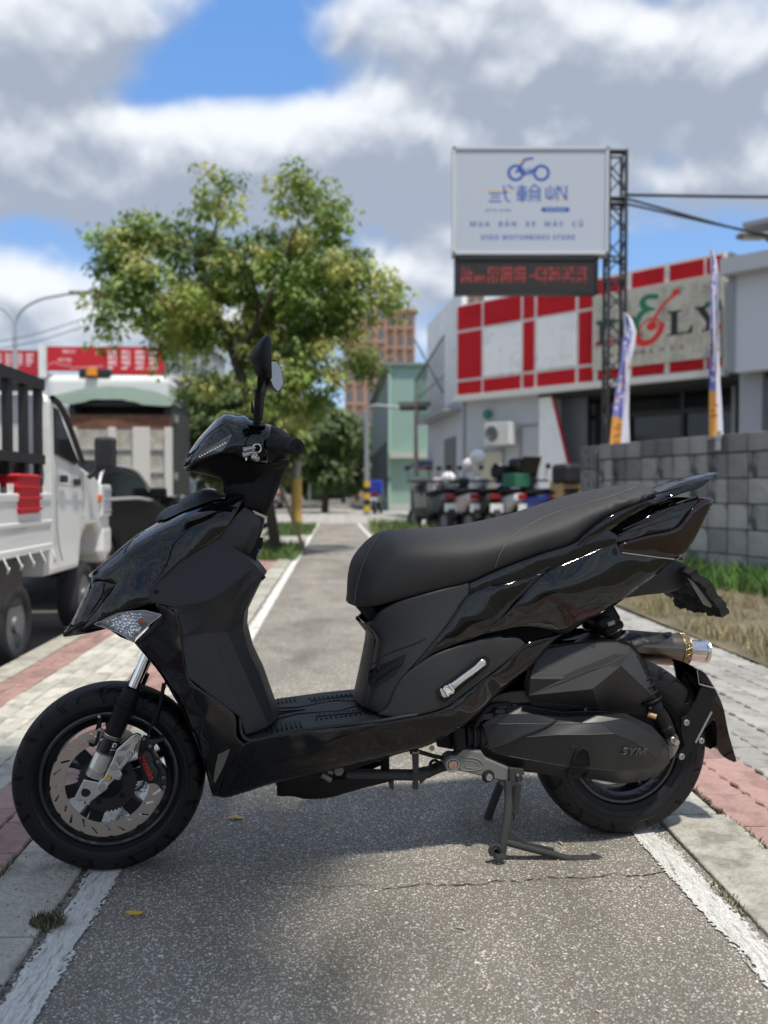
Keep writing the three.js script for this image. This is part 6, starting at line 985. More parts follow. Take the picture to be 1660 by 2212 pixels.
// ---- front fork, near leg as measured, far leg its mirror image
{
  const w = 0.086, top = UU(W(1010, -130), w), a = UU(W(898, 150), w), b = UU(W(820, 330), w), c = UU(W(672, 640), w), d = UU(W(645, 850), w), e = UU(W(500, 1040), w), ax = a.clone().sub(UU(W(500, 1040), w)).normalize();
  // the axis from the lower block to the top
  const low = UU(W(470, 1130), w), hi = UU(W(985, -60), w), dir = hi.clone().sub(low).normalize(), on = (v) => { const q = (W(0, v)[1]), p0 = low, t = (() => { let t0 = 0; for (let i = 0; i < 20; i++) { const p = p0.clone().addScaledVector(dir, t0); const y = UU([0, q], w).y; t0 += (y - p.y) / dir.y; } return t0; })(); return p0.clone().addScaledVector(dir, t); };
  const both = (g) => { const f = g.clone().applyMatrix4(new THREE.Matrix4().makeScale(1, 1, -1)); if (f.index) { const i = f.index.array; for (let k = 0; k < i.length; k += 3) { const t = i[k]; i[k] = i[k + 1]; i[k + 1] = t; } } else for (const at of Object.values(f.attributes)) { const s = at.itemSize, r = at.array; for (let k = 0; k < at.count; k += 3) for (let j = 0; j < s; j++) { const t = r[k * s + j]; r[k * s + j] = r[(k + 1) * s + j]; r[(k + 1) * s + j] = t; } } return [g, f]; };
  P_('fork_tube', both(rod(on(230), on(-420), 0.0128, 0.0128, 24)), chrome);
  P_('fork_sleeve', both(turned(on(640), on(160), [[0, 0.0195], [0.02, 0.0215], [0.055, 0.0215], [0.06, 0.0235], [0.068, 0.0235], [0.07, 0.0215], [0.074, 0.0235], [0.083, 0.0235], [0.086, 0.0205], [on(640).distanceTo(on(175)), 0.0205], [on(640).distanceTo(on(160)), 0.0135]], 28)), plasticDark);
  const lab = canvasTex(512, 256, (k, ww, hh) => { k.fillStyle = '#050505'; k.fillRect(0, 0, ww, hh); k.fillStyle = '#aaa'; k.fillRect(0, 14, ww, 5); k.fillRect(0, 232, ww, 5); k.fillRect(0, 24, ww, 2); for (const dx of [0, 256]) { k.fillStyle = '#ddd'; k.font = 'bold 86px sans-serif'; k.fillText('D', dx + 30, 120); k.fillStyle = '#d33a24'; k.beginPath(); k.moveTo(dx + 98, 56); k.lineTo(dx + 128, 50); k.lineTo(dx + 146, 88); k.lineTo(dx + 122, 96); k.fill(); k.fillStyle = '#ddd'; k.beginPath(); k.moveTo(dx + 122, 118); k.lineTo(dx + 140, 96); k.lineTo(dx + 190, 60); k.lineTo(dx + 160, 118); k.fill(); k.font = 'bold 40px sans-serif'; k.fillText('CHIOS', dx + 34, 168); k.fillStyle = '#888'; k.font = '24px sans-serif'; k.fillText('SUSPENSION', dx + 34, 206); } });
  const band = new THREE.CylinderGeometry(0.0217, 0.0217, on(650).distanceTo(on(835)), 40, 1, true).applyQuaternion(new THREE.Quaternion().setFromUnitVectors(V3(0, 1, 0), dir)); const mid = on(742); band.rotateY(0); band.translate(mid.x, mid.y, mid.z);
  P_('fork_label', band, mat(1, 1, 1, 0.25, { map: lab }));
  P_('fork_lower', [...both(turned(on(1060), on(640), [[0, 0.0225], [0.004, 0.0232], [0.018, 0.0232], [0.0185, 0.0222], [0.02, 0.0232], [on(1060).distanceTo(on(830)), 0.0225], [on(1060).distanceTo(on(830)) + 0.001, 0.0212], [on(1060).distanceTo(on(640)), 0.0212]], 30)), ...both(plate([W(415, 1035), W(565, 1065), W(545, 1110), W(470, 1298), W(440, 1290), W(430, 1262), W(385, 1245), W(370, 1270), W(316, 1232)].map((p) => { const q = UU(p, 0.095); return [q.x, q.y]; }), 0.036, { bevel: 0.002, z: 0.066 }))], alu);
  P_('axle_cap', turned(UU(W(432, 1175), 0.1005), UU(W(432, 1175), 0.2), [[0, 0.0105], [0.003, 0.0105], [0.0045, 0.009], [0.0048, 0.0001]], 24), plasticDark);
  P_('fork_bracket', plate([W(950, 588), W(985, 610), W(985, 645), W(935, 705), W(918, 750), W(922, 795), W(880, 838), W(780, 960), W(797, 1000), W(780, 1050), W(755, 1058), W(722, 1046), W(660, 1110), W(640, 1150), W(480, 1270), W(560, 1065), W(612, 1030), W(700, 845), W(740, 745), W(905, 598)].map((p) => { const q = UU(p, 0.108); return [q.x, q.y]; }), 0.014, { bevel: 0.0022, z: 0.094, holes: [[W(905, 668), W(800, 715), W(765, 765), W(850, 760), W(885, 705)], [W(745, 800), W(725, 860), W(770, 920), W(835, 835), W(830, 800)]].map((h) => h.map((p) => { const q = UU(p, 0.108); return [q.x, q.y]; }).reverse()) }), alu);
  const web = plate([W(910, 655), W(760, 760), W(715, 870), W(770, 930), W(845, 835), W(895, 730)].map((p) => { const q = UU(p, 0.1); return [q.x, q.y]; }), 0.006, { z: 0.095 });
  P_('bracket_web', web, mat(0.42, 0.40, 0.37, 0.5, { metalness: 1 }));
  for (const [x, y, r, m] of [[945, 625, 0.0066, boltSteel], [873, 790, 0.0078, boltSteel], [710, 915, 0.0082, boltSteel], [660, 1028, 0.0078, gold], [605, 1112, 0.0115, boltSteel], [762, 1026, 0.004, boltSteel], [765, 937, 0.003, boltSteel]]) bolt(UU(W(x, y), 0.108), r, m, scooter, 'bracket_bolt', 0.006);
  // sensor arm and bolts in front of the leg
  P_('sensor_arm', plate([W(560, 380), W(590, 410), W(590, 500), W(545, 700), W(500, 720), W(430, 690), W(445, 665), W(515, 690), W(560, 540), W(525, 545), W(560, 430)].map((p) => { const q = UU(p, 0.075); return [q.x, q.y]; }), 0.005, { bevel: 0.001, z: 0.072 }), plasticDark);
  for (const [x, y] of [[574, 542], [448, 688], [568, 410]]) bolt(UU(W(x, y), 0.078), 0.004, boltSteel, scooter, 'sensor_bolt', 0.003);
  // brake caliper with red lettering
  const cal = P_('brake_caliper', [panelShape([W(950, 800, 0.020, 0.3), W(985, 755, 0.02, 0.3), W(1050, 745, 0.02, 0.3), W(1105, 800, 0.02, 0.3), W(1120, 890, 0.02, 0.3), W(1170, 955, 0.02, 0.3), W(1150, 1065, 0.02, 0.3), W(1060, 1085, 0.02, 0.3), W(1010, 1040, 0.02, 0.3), W(990, 940, 0.02, 0.3)], [], { w0: 0.072, roll: 0.008, t: 0, h: 0.006 }).geometry, panelShape([W(1000, 620, 0.012, 0.2), W(1120, 640, 0.012, 0.2), W(1230, 620, 0.012, 0.2), W(1225, 660, 0.012, 0.2), W(1140, 690, 0.012, 0.2), W(1110, 760, 0.012, 0.2), W(1170, 870, 0.012, 0.2), W(1240, 960, 0.012, 0.2), W(1250, 1120, 0.012, 0.2), W(1200, 1160, 0.012, 0.2), W(1140, 1090, 0.012, 0.2), W(1050, 1090, 0.012, 0.2), W(960, 870, 0.012, 0.2), W(965, 740, 0.012, 0.2)], [], { w0: 0.062, roll: 0.006, t: 0, h: 0.008 }).geometry], mat(0.014, 0.014, 0.0145, 0.5));
  for (const [x, y] of [[1018, 630], [1080, 705], [1158, 862], [1215, 1020], [1222, 1118]]) bolt(UU(W(x, y), 0.076), 0.0052, mat(0.24, 0.24, 0.25, 0.4, { metalness: 1 }), cal, 'caliper_bolt', 0.004);
  const word = 'brembo', p0 = UU(W(982, 812), 0.095), p1 = UU(W(1088, 1052), 0.095), along = p1.clone().sub(p0), len = along.length(), ang = Math.atan2(along.y, along.x), letters = [];
  const tg = new TextGeometry(word, { font, size: 0.0135, depth: 0.0012, curveSegments: 4 }); tg.computeBoundingBox(); const tw = tg.boundingBox.max.x - tg.boundingBox.min.x; tg.scale(len / tw, 1, 1);
  rotated(tg, V3(p0.x, p0.y, 0.0915).addScaledVector(V3(-Math.sin(ang), Math.cos(ang), 0), -0.004), 0, 0, ang);
  P_('lettering', tg, mat(0.55, 0.012, 0.012, 0.5), cal);
  P_('brake_hose', tube([UU(B(915, 430), 0.10), UU(B(880, 580), 0.104), UU(B(830, 700), 0.108), UU(B(795, 800), 0.108), UU(B(778, 860), 0.104), UU(B(778, 930), 0.100), UU(W(1020, 1070), 0.1), UU(W(985, 1130), 0.098), UU(W(945, 1150), 0.09)], 0.0022, 60, 8), rubber);
  P_('fender_stay', tube([UU(B(900, 470), 0.085), UU(B(870, 620), 0.08), UU(B(850, 700), 0.07)], 0.0048, 16, 8), plasticDark);
  // inner mudguard over the tyre between the legs
  const rows = []; for (let i = 0; i <= 14; i++) { const an = lerp(0.55, 1.75, i / 14), r = FR + 0.012; rows.push(Array.from({ length: 7 }, (_, j) => { const z = lerp(-0.06, 0.06, j / 6); const rr = r - 0.03 * (Math.abs(z) / 0.06) ** 3; return V3(F_C.x + rr * Math.cos(an), FR + rr * Math.sin(an), z); })); }
}

// ---- body panels (each with its mirror image on the far side)
const panel = (name, m, outline, inner, o, parent) => { const s = panelShape(outline, inner, o); s.mesh = s.pieces().map((g) => P_(name, g, m, parent))[0]; return s; };

// dark inside of the body, so that no gap shows through
P_('body_frame', [
  panelShape([A(1330, 960, 0.05), A(1440, 1090, 0.05), A(1390, 1400, 0.06), A(1310, 1700, 0.08), C(240, 1300, 0.08), C(300, 1430, 0.1), C(900, 1400, 0.1), C(1200, 1330, 0.09), C(1350, 1420, 0.08), C(1240, 1480, 0.08), C(900, 1600, 0.08), C(600, 1700, 0.08), C(60, 1740, 0.08), B(1190, 1040, 0.08), B(1100, 760, 0.07), B(900, 340, 0.07), A(860, 1610, 0.09), A(700, 1480, 0.06), A(900, 1200, 0.05), A(1100, 1020, 0.04)], [], { h: 0.03, t: 0, soft: 0, curve: false }).geometry,
  panelShape([C(890, 850, 0.1), C(1390, 660, 0.1), D(760, 470, 0.1), D(1040, 300, 0.08), D(1250, 300, 0.06), D(1160, 500, 0.06), D(980, 640, 0.06), D(760, 800, 0.06), D(560, 900, 0.06), D(300, 1100, 0.07), D(60, 1330, 0.07), C(1100, 1480, 0.07), C(900, 1480, 0.09), C(850, 1330, 0.09), C(880, 1080, 0.1), C(920, 960, 0.1)], [], { h: 0.03, t: 0, soft: 0, curve: false }).geometry,
], pitBlack);

// seat
const seat = panel('seat', vinyl, [
  C(722, 742, 0.105, 0.75), C(716, 690, 0.105, 1), C(722, 590, 0.11, 1), C(745, 500, 0.115, 1), C(800, 425, 0.12, 1), C(855, 375, 0.125, 1), C(912, 346, 0.13, 1), C(1000, 336, 0.14, 1), C(1150, 328, 0.145, 1), C(1300, 316, 0.15, 1), C(1480, 284, 0.15, 1), C(1660, 240, 0.15, 1),
  D(640, 212, 0.15, 1), D(760, 180, 0.15, 1), D(880, 157, 0.145, 1), D(960, 146, 0.14, 1), D(1015, 143, 0.135, 1), D(1050, 158, 0.13, 1), D(1068, 185, 0.125, 1), D(1078, 214, 0.125, 0.5), D(1000, 250, 0.135, 0.12), D(900, 290, 0.14, 0.12), D(800, 352, 0.145, 0.12), D(690, 440, 0.15, 0.12), D(530, 490, 0.152, 0.12), D(320, 566, 0.155, 0.12), D(190, 628, 0.155, 0.12),
  C(1390, 622, 0.152, 0.12), C(1200, 668, 0.145, 0.12), C(1000, 722, 0.13, 0.14), C(860, 758, 0.118, 0.2), C(770, 760, 0.108, 0.4)],
  [C(900, 700, 0.135), C(820, 650, 0.12), C(850, 540, 0.127), C(1100, 560, 0.152), C(1400, 500, 0.165), C(1300, 420, 0.158), D(300, 470, 0.168), D(600, 350, 0.162), D(850, 250, 0.152), D(980, 210, 0.142)],
  { roll: 0.07, h: 0.010, t: 0.02, soft: 6 });
for (const line of [[C(905, 352), C(880, 385), C(850, 430), C(822, 480), C(798, 540), C(780, 600), C(766, 660), C(757, 740)], [D(308, 560), D(316, 530), D(332, 490), D(362, 440), D(405, 395), D(470, 350), D(550, 308), D(640, 275), D(750, 243), D(830, 219), D(900, 197), D(960, 176), D(1005, 156)]]) {
  const pts = line.map((p) => seat.on(p, 0.0004)), curve = new THREE.CatmullRomCurve3(pts), L = curve.getLength(), dashes = [];
  P_('seat_seam', new THREE.TubeGeometry(curve, 60, 0.0011, 5), pitBlack, seat.mesh);
  const n = Math.round(L / 0.0055); for (let i = 0; i < n; i++) { const a = curve.getPointAt((i + 0.15) / n), b = curve.getPointAt((i + 0.75) / n); const p = seat.at(a.x, a.y); a.z += 0.0012; b.z += 0.0012; dashes.push(rod(a, b, 0.0008, 0.0008, 5)); }
  P_('stitching', dashes, thread, seat.mesh);
}
panel('seat_hinge', plasticDark, [C(765, 762, 0.06), C(860, 765, 0.06), C(880, 800, 0.06), C(845, 850, 0.06), C(800, 800, 0.06)], [], { h: 0.02, t: 0.02 });

// matt body under the seat
const under = panel('underseat_cover', plasticMatte, [
  C(808, 850, 0.085, 0.3), C(850, 845, 0.1, 0.1), C(900, 790, 0.118), C(1000, 735, 0.128), C(1200, 675, 0.14), C(1385, 628, 0.145), C(1388, 685, 0.145), C(1260, 870, 0.15), C(1150, 1000, 0.152), C(1035, 1130, 0.152), C(985, 1200, 0.15), C(935, 1310, 0.145), C(885, 1345, 0.13), C(806, 1306, 0.10, 0.2), C(828, 1190, 0.10, 0.25), C(848, 1080, 0.10, 0.3), C(862, 990, 0.095, 0.3), C(868, 925, 0.09, 0.3)],
  [C(905, 965, 0.118), C(908, 990, 0.12), C(850, 890, 0.098), C(900, 870, 0.115), C(860, 1100, 0.122), C(1000, 1010, 0.142), C(1145, 935, 0.152), C(960, 1150, 0.137), C(850, 1230, 0.122), C(1100, 780, 0.139), C(890, 1040, 0.13)], { roll: 0.012, h: 0.008, soft: 3, lip: 0.0028 });
P_('seat_tower_front', bridge([C(808, 850, 0.062), C(868, 925, 0.066), C(862, 990, 0.07), C(848, 1080, 0.075), C(828, 1190, 0.08), C(806, 1306, 0.085)], V3(-0.012, 0, 0)), plasticMatte);
P_('cover_seam', new THREE.TubeGeometry(new THREE.CatmullRomCurve3([C(848, 1078), C(880, 1058), C(930, 1022), C(1010, 990), C(1080, 965), C(1150, 934)].map((p) => under.on(p, 0.0002))), 40, 0.0014, 5), pitBlack, under.mesh);
{ // louvred vent
  const cut = panelShape([C(868, 1112, 0.01), C(1040, 1014, 0.01), C(1000, 1095, 0.01), C(848, 1215, 0.01), C(848, 1150, 0.01)], [], { h: 0.01, t: 0, mirror: false, w0: 0.132 });
  const lay = (g) => { const p = g.attributes.position; for (let i = 0; i < p.count; i++) p.setZ(i, under.at(p.getX(i), p.getY(i)) + 0.0012); g.computeVertexNormals(); return g; };
  const vent = P_('vent', lay(cut.geometry), pitBlack, under.mesh), fins = [];
  for (const [x0, y0, x1, y1, n] of [[878, 1142, 1018, 1048, 11], [862, 1196, 990, 1106, 10]]) for (let i = 0; i <= n; i++) { const t = i / n, x = lerp(x0, x1, t), y = lerp(y0, y1, t), a = under.on(C(x - 10, y + 20), 0.0025), b = under.on(C(x + 12, y - 22), 0.0025); fins.push(rod(a, b, 0.0017, 0.0012, 5)); }
  fins.push(rod(under.on(C(850, 1178), 0.003), under.on(C(1020, 1066), 0.003), 0.0022, 0.0022, 6));
  P_('louvre', fins, plasticMatte, under.mesh);
}
// matt side cover with the folded chrome footrest
const side = panel('side_cover', plasticMatte, [
  C(890, 1350, 0.15), C(935, 1312, 0.15), C(985, 1202, 0.153), C(1032, 1136, 0.156), C(1110, 1075, 0.158), C(1195, 1022, 0.16), C(1320, 975, 0.16), C(1450, 940, 0.158), C(1560, 922, 0.155), D(350, 905, 0.15), D(420, 905, 0.146), D(460, 936, 0.143), D(380, 1010, 0.146), D(270, 1098, 0.15), D(180, 1165, 0.152), D(90, 1232, 0.154), C(1330, 1272, 0.158), C(1240, 1318, 0.16), C(1100, 1356, 0.162), C(980, 1372, 0.16)],
  [C(1150, 1180, 0.166), C(1280, 1090, 0.166), C(1120, 1270, 0.166), C(1230, 1110, 0.170), C(1285, 1170, 0.168), C(1560, 985, 0.163), D(400, 950, 0.152), C(1000, 1300, 0.160)], { roll: 0.008, h: 0.009, soft: 3, lip: 0.0028 });
{
  const lay = (s, lift) => { const p = s.geometry.attributes.position; for (let i = 0; i < p.count; i++) p.setZ(i, side.at(p.getX(i), p.getY(i)) + lift); s.geometry.computeVertexNormals(); return s.geometry; };
  const well = P_('footrest_well', lay(panelShape([C(1197, 1218, 0.01), C(1290, 1150, 0.01), C(1380, 1085, 0.01), C(1445, 1036, 0.01), C(1480, 1030, 0.01), C(1500, 1055, 0.01), C(1490, 1090, 0.01), C(1400, 1160, 0.01), C(1300, 1240, 0.01), C(1248, 1285, 0.01), C(1225, 1270, 0.01)], [], { h: 0.008, t: 0, mirror: false, w0: 0.15 }), 0.0035), pitBlack, side.mesh);
  const rest = P_('footrest', panelShape([C(1278, 1185, 0.006, 0.4), C(1350, 1130, 0.006, 0.4), C(1420, 1078, 0.006, 0.4), C(1450, 1050, 0.006, 0.4), C(1470, 1052, 0.006, 0.4), C(1478, 1075, 0.006, 0.4), C(1420, 1120, 0.006, 0.4), C(1340, 1180, 0.006, 0.4), C(1298, 1215, 0.006, 0.4)], [C(1400, 1105, 0.009), C(1340, 1150, 0.009)], { w0: 0.167, h: 0.004, roll: 0.004, t: 0 }).geometry, mat(0.66, 0.68, 0.68, 0.24, { metalness: 1 }), side.mesh);
  P_('footrest_pivot', [panelShape([C(1220, 1210, 0.006, 0.2), C(1262, 1185, 0.006, 0.2), C(1300, 1215, 0.006, 0.2), C(1300, 1232, 0.006, 0.2), C(1250, 1258, 0.006, 0.2), C(1235, 1250, 0.006, 0.2)], [], { w0: 0.164, h: 0.004, roll: 0.003, t: 0 }).geometry, rod(UU(C(1240, 1205), 0.174), UU(C(1268, 1250), 0.174), 0.0035), rod(UU(C(1270, 1185), 0.172), UU(C(1300, 1222), 0.172), 0.003)], chrome, side.mesh);
}
// glossy strip under the seat, wedge in front of the tail, long tail panel
const trimG = panel('seat_trim', paint, [C(1388, 632, 0.15), D(190, 634, 0.152), D(320, 574, 0.155), D(530, 496, 0.155), D(690, 444, 0.152), D(770, 395, 0.15), D(850, 360, 0.147), D(915, 400, 0.146), D(905, 440, 0.148), D(700, 520, 0.152), D(560, 580, 0.155), D(430, 625, 0.156), D(180, 700, 0.155), C(1386, 690, 0.152)], [D(400, 580, 0.16), D(540, 530, 0.16), D(390, 548, 0.151), D(430, 578, 0.15)], { roll: 0.006, h: 0.009, soft: 2, lip: 0.0012, stiff: 0.05, calm: 3 });
const wedge = panel('side_wedge', paint, [C(1062, 1112, 0.156), C(1150, 1000, 0.158), C(1280, 842, 0.160), C(1388, 692, 0.160), C(1500, 648, 0.162), D(300, 655, 0.162), D(430, 620, 0.162), D(560, 577, 0.160), D(450, 692, 0.162), D(350, 800, 0.164), D(240, 892, 0.164), D(120, 935, 0.164), D(0, 985, 0.163), C(1185, 1018, 0.16)],
  [], { roll: 0.006, h: 0.008, soft: 1, stiff: 0.004, calm: 2, lip: 0.0028, ridges: [[D(330, 652, 0.166), D(545, 586, 0.164)], [C(1290, 900, 0.164), C(1430, 850, 0.168)]] });
P_('wedge_groove', new THREE.TubeGeometry(new THREE.CatmullRomCurve3([C(1080, 1088), C(1215, 985), C(1330, 928), C(1440, 880), C(1500, 850), C(1522, 800), C(1470, 748)].map((p) => wedge.on(p, 0.0001))), 80, 0.0011, 5), pitBlack, wedge.mesh);
const tail = panel('tail_panel', paint, [
  D(236, 893, 0.163, 0.02), D(300, 838, 0.168), D(350, 800, 0.167), D(450, 690, 0.165), D(560, 580, 0.162), D(700, 520, 0.158), D(800, 478, 0.154), D(910, 436, 0.148), D(922, 462, 0.146), D(932, 482, 0.144), D(1060, 498, 0.132), D(1192, 514, 0.118), D(1100, 582, 0.12, 0.25), D(1000, 650, 0.122, 0.3), D(900, 728, 0.124, 0.3), D(800, 790, 0.126, 0.3), D(720, 838, 0.128, 0.25), D(642, 886, 0.132, 0.2), D(560, 868, 0.146, 0.05), D(450, 852, 0.156), D(360, 866, 0.162)],
  [], { roll: 0.010, h: 0.008, soft: 1, stiff: 0.004, calm: 2, lip: 0.0028, ridges: [[D(270, 870, 0.168), D(430, 745, 0.174), D(600, 650, 0.175), D(705, 634, 0.171)], [D(640, 800, 0.160), D(850, 640, 0.157), D(1050, 535, 0.140)]] });
P_('tail_underside', bridge([D(642, 886, 0.105), D(720, 838, 0.098), D(800, 790, 0.09), D(900, 728, 0.088), D(1000, 650, 0.087), D(1100, 582, 0.09), D(1192, 514, 0.118)], V3(0, -0.006, 0)), plasticDark);
// skirt below the side cover, joining the floor to the tail
const skirt = panel('side_skirt', paint, [
  B(1342, 800, 0.162), C(400, 1452, 0.163), C(640, 1420, 0.164), C(900, 1393, 0.164), C(1100, 1360, 0.164), C(1240, 1322, 0.162), C(1330, 1276, 0.16), D(90, 1236, 0.156), D(180, 1168, 0.154), D(270, 1100, 0.152), D(380, 1012, 0.148), D(462, 937, 0.145), D(645, 888, 0.128), D(590, 932, 0.132, 0.05), D(500, 1030, 0.138, 0.15), D(330, 1166, 0.142, 0.2), D(200, 1296, 0.144, 0.2), D(60, 1392, 0.144, 0.2), C(1252, 1466, 0.144, 0.2), C(1150, 1512, 0.142, 0.25), C(1000, 1552, 0.138, 0.3), C(800, 1600, 0.134, 0.3), C(600, 1650, 0.128, 0.3), C(430, 1690, 0.122, 0.3), C(300, 1722, 0.118, 0.25), C(100, 1790, 0.108, 0.2), B(1240, 1095, 0.105, 0.1), B(1190, 1090, 0.104), B(1240, 950, 0.13), B(1300, 870, 0.152)],
  [], { roll: 0.016, h: 0.008, soft: 1, stiff: 0.004, calm: 2, lip: 0.0028, ridges: [[C(270, 1668, 0.148), C(430, 1600, 0.162), C(600, 1530, 0.169), C(760, 1462, 0.170), C(900, 1420, 0.167)], [C(300, 1692, 0.136), C(500, 1635, 0.147), C(700, 1565, 0.151), C(850, 1505, 0.153), C(1000, 1480, 0.155)], [C(940, 1400, 0.165), C(1100, 1392, 0.164), C(1250, 1345, 0.163), D(150, 1268, 0.159), D(330, 1112, 0.156)], [C(160, 1540, 0.154), C(300, 1530, 0.156), C(480, 1490, 0.158)]] });
P_('skirt_seam', new THREE.TubeGeometry(new THREE.CatmullRomCurve3([C(480, 1570), C(600, 1505), C(760, 1450), C(880, 1412), C(925, 1390)].map((p) => skirt.on(p, 0.0002))), 40, 0.001, 5), pitBlack, skirt.mesh);
P_('floor_underside', bridge([B(1190, 1090, 0.1), C(100, 1790, 0.086), C(300, 1722, 0.086), C(600, 1650, 0.09), C(1000, 1552, 0.097), C(1252, 1466, 0.115)], V3(0, -0.02, 0)), plasticDark);
bolt(skirt.on(C(165, 1720), 0), 0.004, plasticDark, skirt.mesh, 'screw', 0.002); bolt(skirt.on(B(1196, 1076), 0), 0.004, plasticDark, skirt.mesh, 'screw', 0.002);
// floor: near and far edges are measured, between them a tray with a raised pattern
{
  const edge = [B(1316, 655, 0.158), B(1318, 700, 0.158), B(1330, 755, 0.160), B(1362, 780, 0.162), C(400, 1446, 0.162), C(640, 1413, 0.163), C(900, 1384, 0.163), C(1000, 1366, 0.162), C(1100, 1350, 0.16)];
  const tray = P_('floorboard', bridge(edge, V3(0, 0.003, 0), 20), plasticMatte);
  P_('floor_rim', new THREE.TubeGeometry(new THREE.CatmullRomCurve3(edge.map((p) => U(p[0], p[1], p[2])), false, 'centripetal'), 60, 0.0042, 6), plasticMatte, tray);
  const yAt = (x) => { const a = UU(C(400, 1446), 0.162), b = UU(C(900, 1384), 0.163); return a.y + ((x - a.x) / (b.x - a.x)) * (b.y - a.y); }, x0 = UU(C(230, 1465), 0.16).x, ribs = [];
  for (let i = 0; i < 9; i++) { const x = x0 + 0.012 + i * 0.011; ribs.push(box(0.004, 0.003, 0.05, x, yAt(x) + 0.0035, 0.118)); ribs.push(box(0.004, 0.003, 0.05, x, yAt(x) + 0.0035, -0.118)); }
  for (let k = 0; k < 3; k++) for (let i = 0; i < 14; i++) { const x = x0 + 0.14 + i * 0.012; for (const z of [0.1 - k * 0.02, -0.1 + k * 0.02]) ribs.push(box(0.005, 0.0025, 0.006, x + k * 0.006, yAt(x) + 0.0045, z)); }
  for (const s of [1, -1]) for (const [xa, za, xb, zb] of [[0.02, 0.06, 0.1, 0.03], [0.1, 0.03, 0.2, 0.05], [0.2, 0.05, 0.26, 0.02], [0.0, 0.02, 0.12, 0.0], [0.14, 0.075, 0.24, 0.085], [0.24, 0.085, 0.3, 0.06]]) { const a = V3(x0 + xa, yAt(x0 + xa) + 0.0042, s * za), b = V3(x0 + xb, yAt(x0 + xb) + 0.0042, s * zb); ribs.push(rod(a, b, 0.0016, 0.0016, 5)); }
  P_('floor_pattern', ribs, plasticDark, tray);
}
// leg shield: matt flank, ridges, and the face towards the rider
const legV = { a: A(1208, 1188, 0.135), b: A(1330, 1282, 0.135), c: A(1400, 1346, 0.131), d: A(1440, 1396, 0.120), e: A(1398, 1470, 0.112), f: A(1335, 1600, 0.106), g: A(1328, 1690, 0.102), h: A(1362, 1820, 0.098), i: B(1420, 420, 0.094), j: B(1470, 560, 0.092), k: B(1508, 672, 0.095), l: B(1440, 722, 0.120), m: B(1345, 747, 0.143), n: B(1318, 652, 0.153), o: B(1170, 545, 0.169), p: B(1028, 430, 0.177), q: B(1000, 250, 0.183), r: B(968, 62, 0.187), s: A(955, 1568, 0.187), t: A(832, 1538, 0.181), u: A(818, 1518, 0.180), v: A(822, 1488, 0.179), w: A(850, 1450, 0.177), x: A(1000, 1312, 0.164), y: A(1120, 1240, 0.149),
  K1: A(1060, 1553, 0.196), K2: A(1150, 1530, 0.200), K3: A(1250, 1470, 0.186), K4: A(1345, 1388, 0.157), L1: A(1014, 1722, 0.186), L2: A(1130, 1634, 0.181), L3: A(1265, 1552, 0.159), L4: A(1392, 1428, 0.135), M1: B(1018, 212, 0.180), M2: B(1160, 190, 0.160), M3: B(1245, 190, 0.147), M4: B(1316, 200, 0.120), N1: B(1242, 400, 0.147), N2: B(1332, 640, 0.143), O1: B(1368, 470, 0.125), O2: B(1470, 692, 0.111) };
const legRim = 'abcdefghijklmnopqrstuvwxy'.split('');
const legM = moulding(legV, [[['t', 'u', 'v', 'w', 'x', 'y', 'a', 'b', 'c', 'K4', 'K3', 'K2', 'K1', 's']], [['s', 'K1', 'K2', 'L2', 'L1', 'r'], ['K2', 'K3', 'L3', 'L2'], ['K3', 'K4', 'c', 'd', 'L4', 'L3']], [['r', 'L1', 'L2', 'M2', 'M1', 'q'], ['L2', 'L3', 'M3', 'M2'], ['L3', 'L4', 'd', 'e', 'f', 'M4', 'M3']], [['q', 'M1', 'M2', 'N1', 'N2', 'm', 'n', 'o', 'p']], [['M2', 'M3', 'O1', 'O2', 'l', 'm', 'N2', 'N1']], [['M3', 'M4', 'f', 'g', 'h', 'i', 'j', 'k', 'l', 'O2', 'O1']]], { rim: legRim, edge: 0.0013 });
const leg = { mesh: P_('leg_shield', [legM.geometry, ...legM.line('s', 'K1', 'K2', 'K3', 'K4', 'c'), ...legM.line('M2', 'N1', 'N2', 'm'), ...legM.line(...legRim, 'a')], plasticMatte, scooter), on: (p) => UU(p, 0.181) };
P_('leg_shield_back', bridge([A(1300, 1250, 0.11), A(1400, 1346, 0.118), A(1440, 1396, 0.112), A(1398, 1470, 0.102), A(1335, 1600, 0.098), A(1328, 1690, 0.094), A(1362, 1820, 0.09), B(1420, 420, 0.086), B(1470, 560, 0.086), B(1508, 672, 0.09)], V3(0.012, 0, 0)), plasticMatte);
P_('shield_lip', panelShape([A(1398, 1352, 0.11), A(1458, 1404, 0.11), A(1438, 1425, 0.11), A(1425, 1396, 0.11)], [], { h: 0.01, t: 0 }).geometry, plasticDark);
bolt(leg.on(A(856, 1483), 0), 0.0048, plasticDark, leg.mesh, 'screw', 0.002);
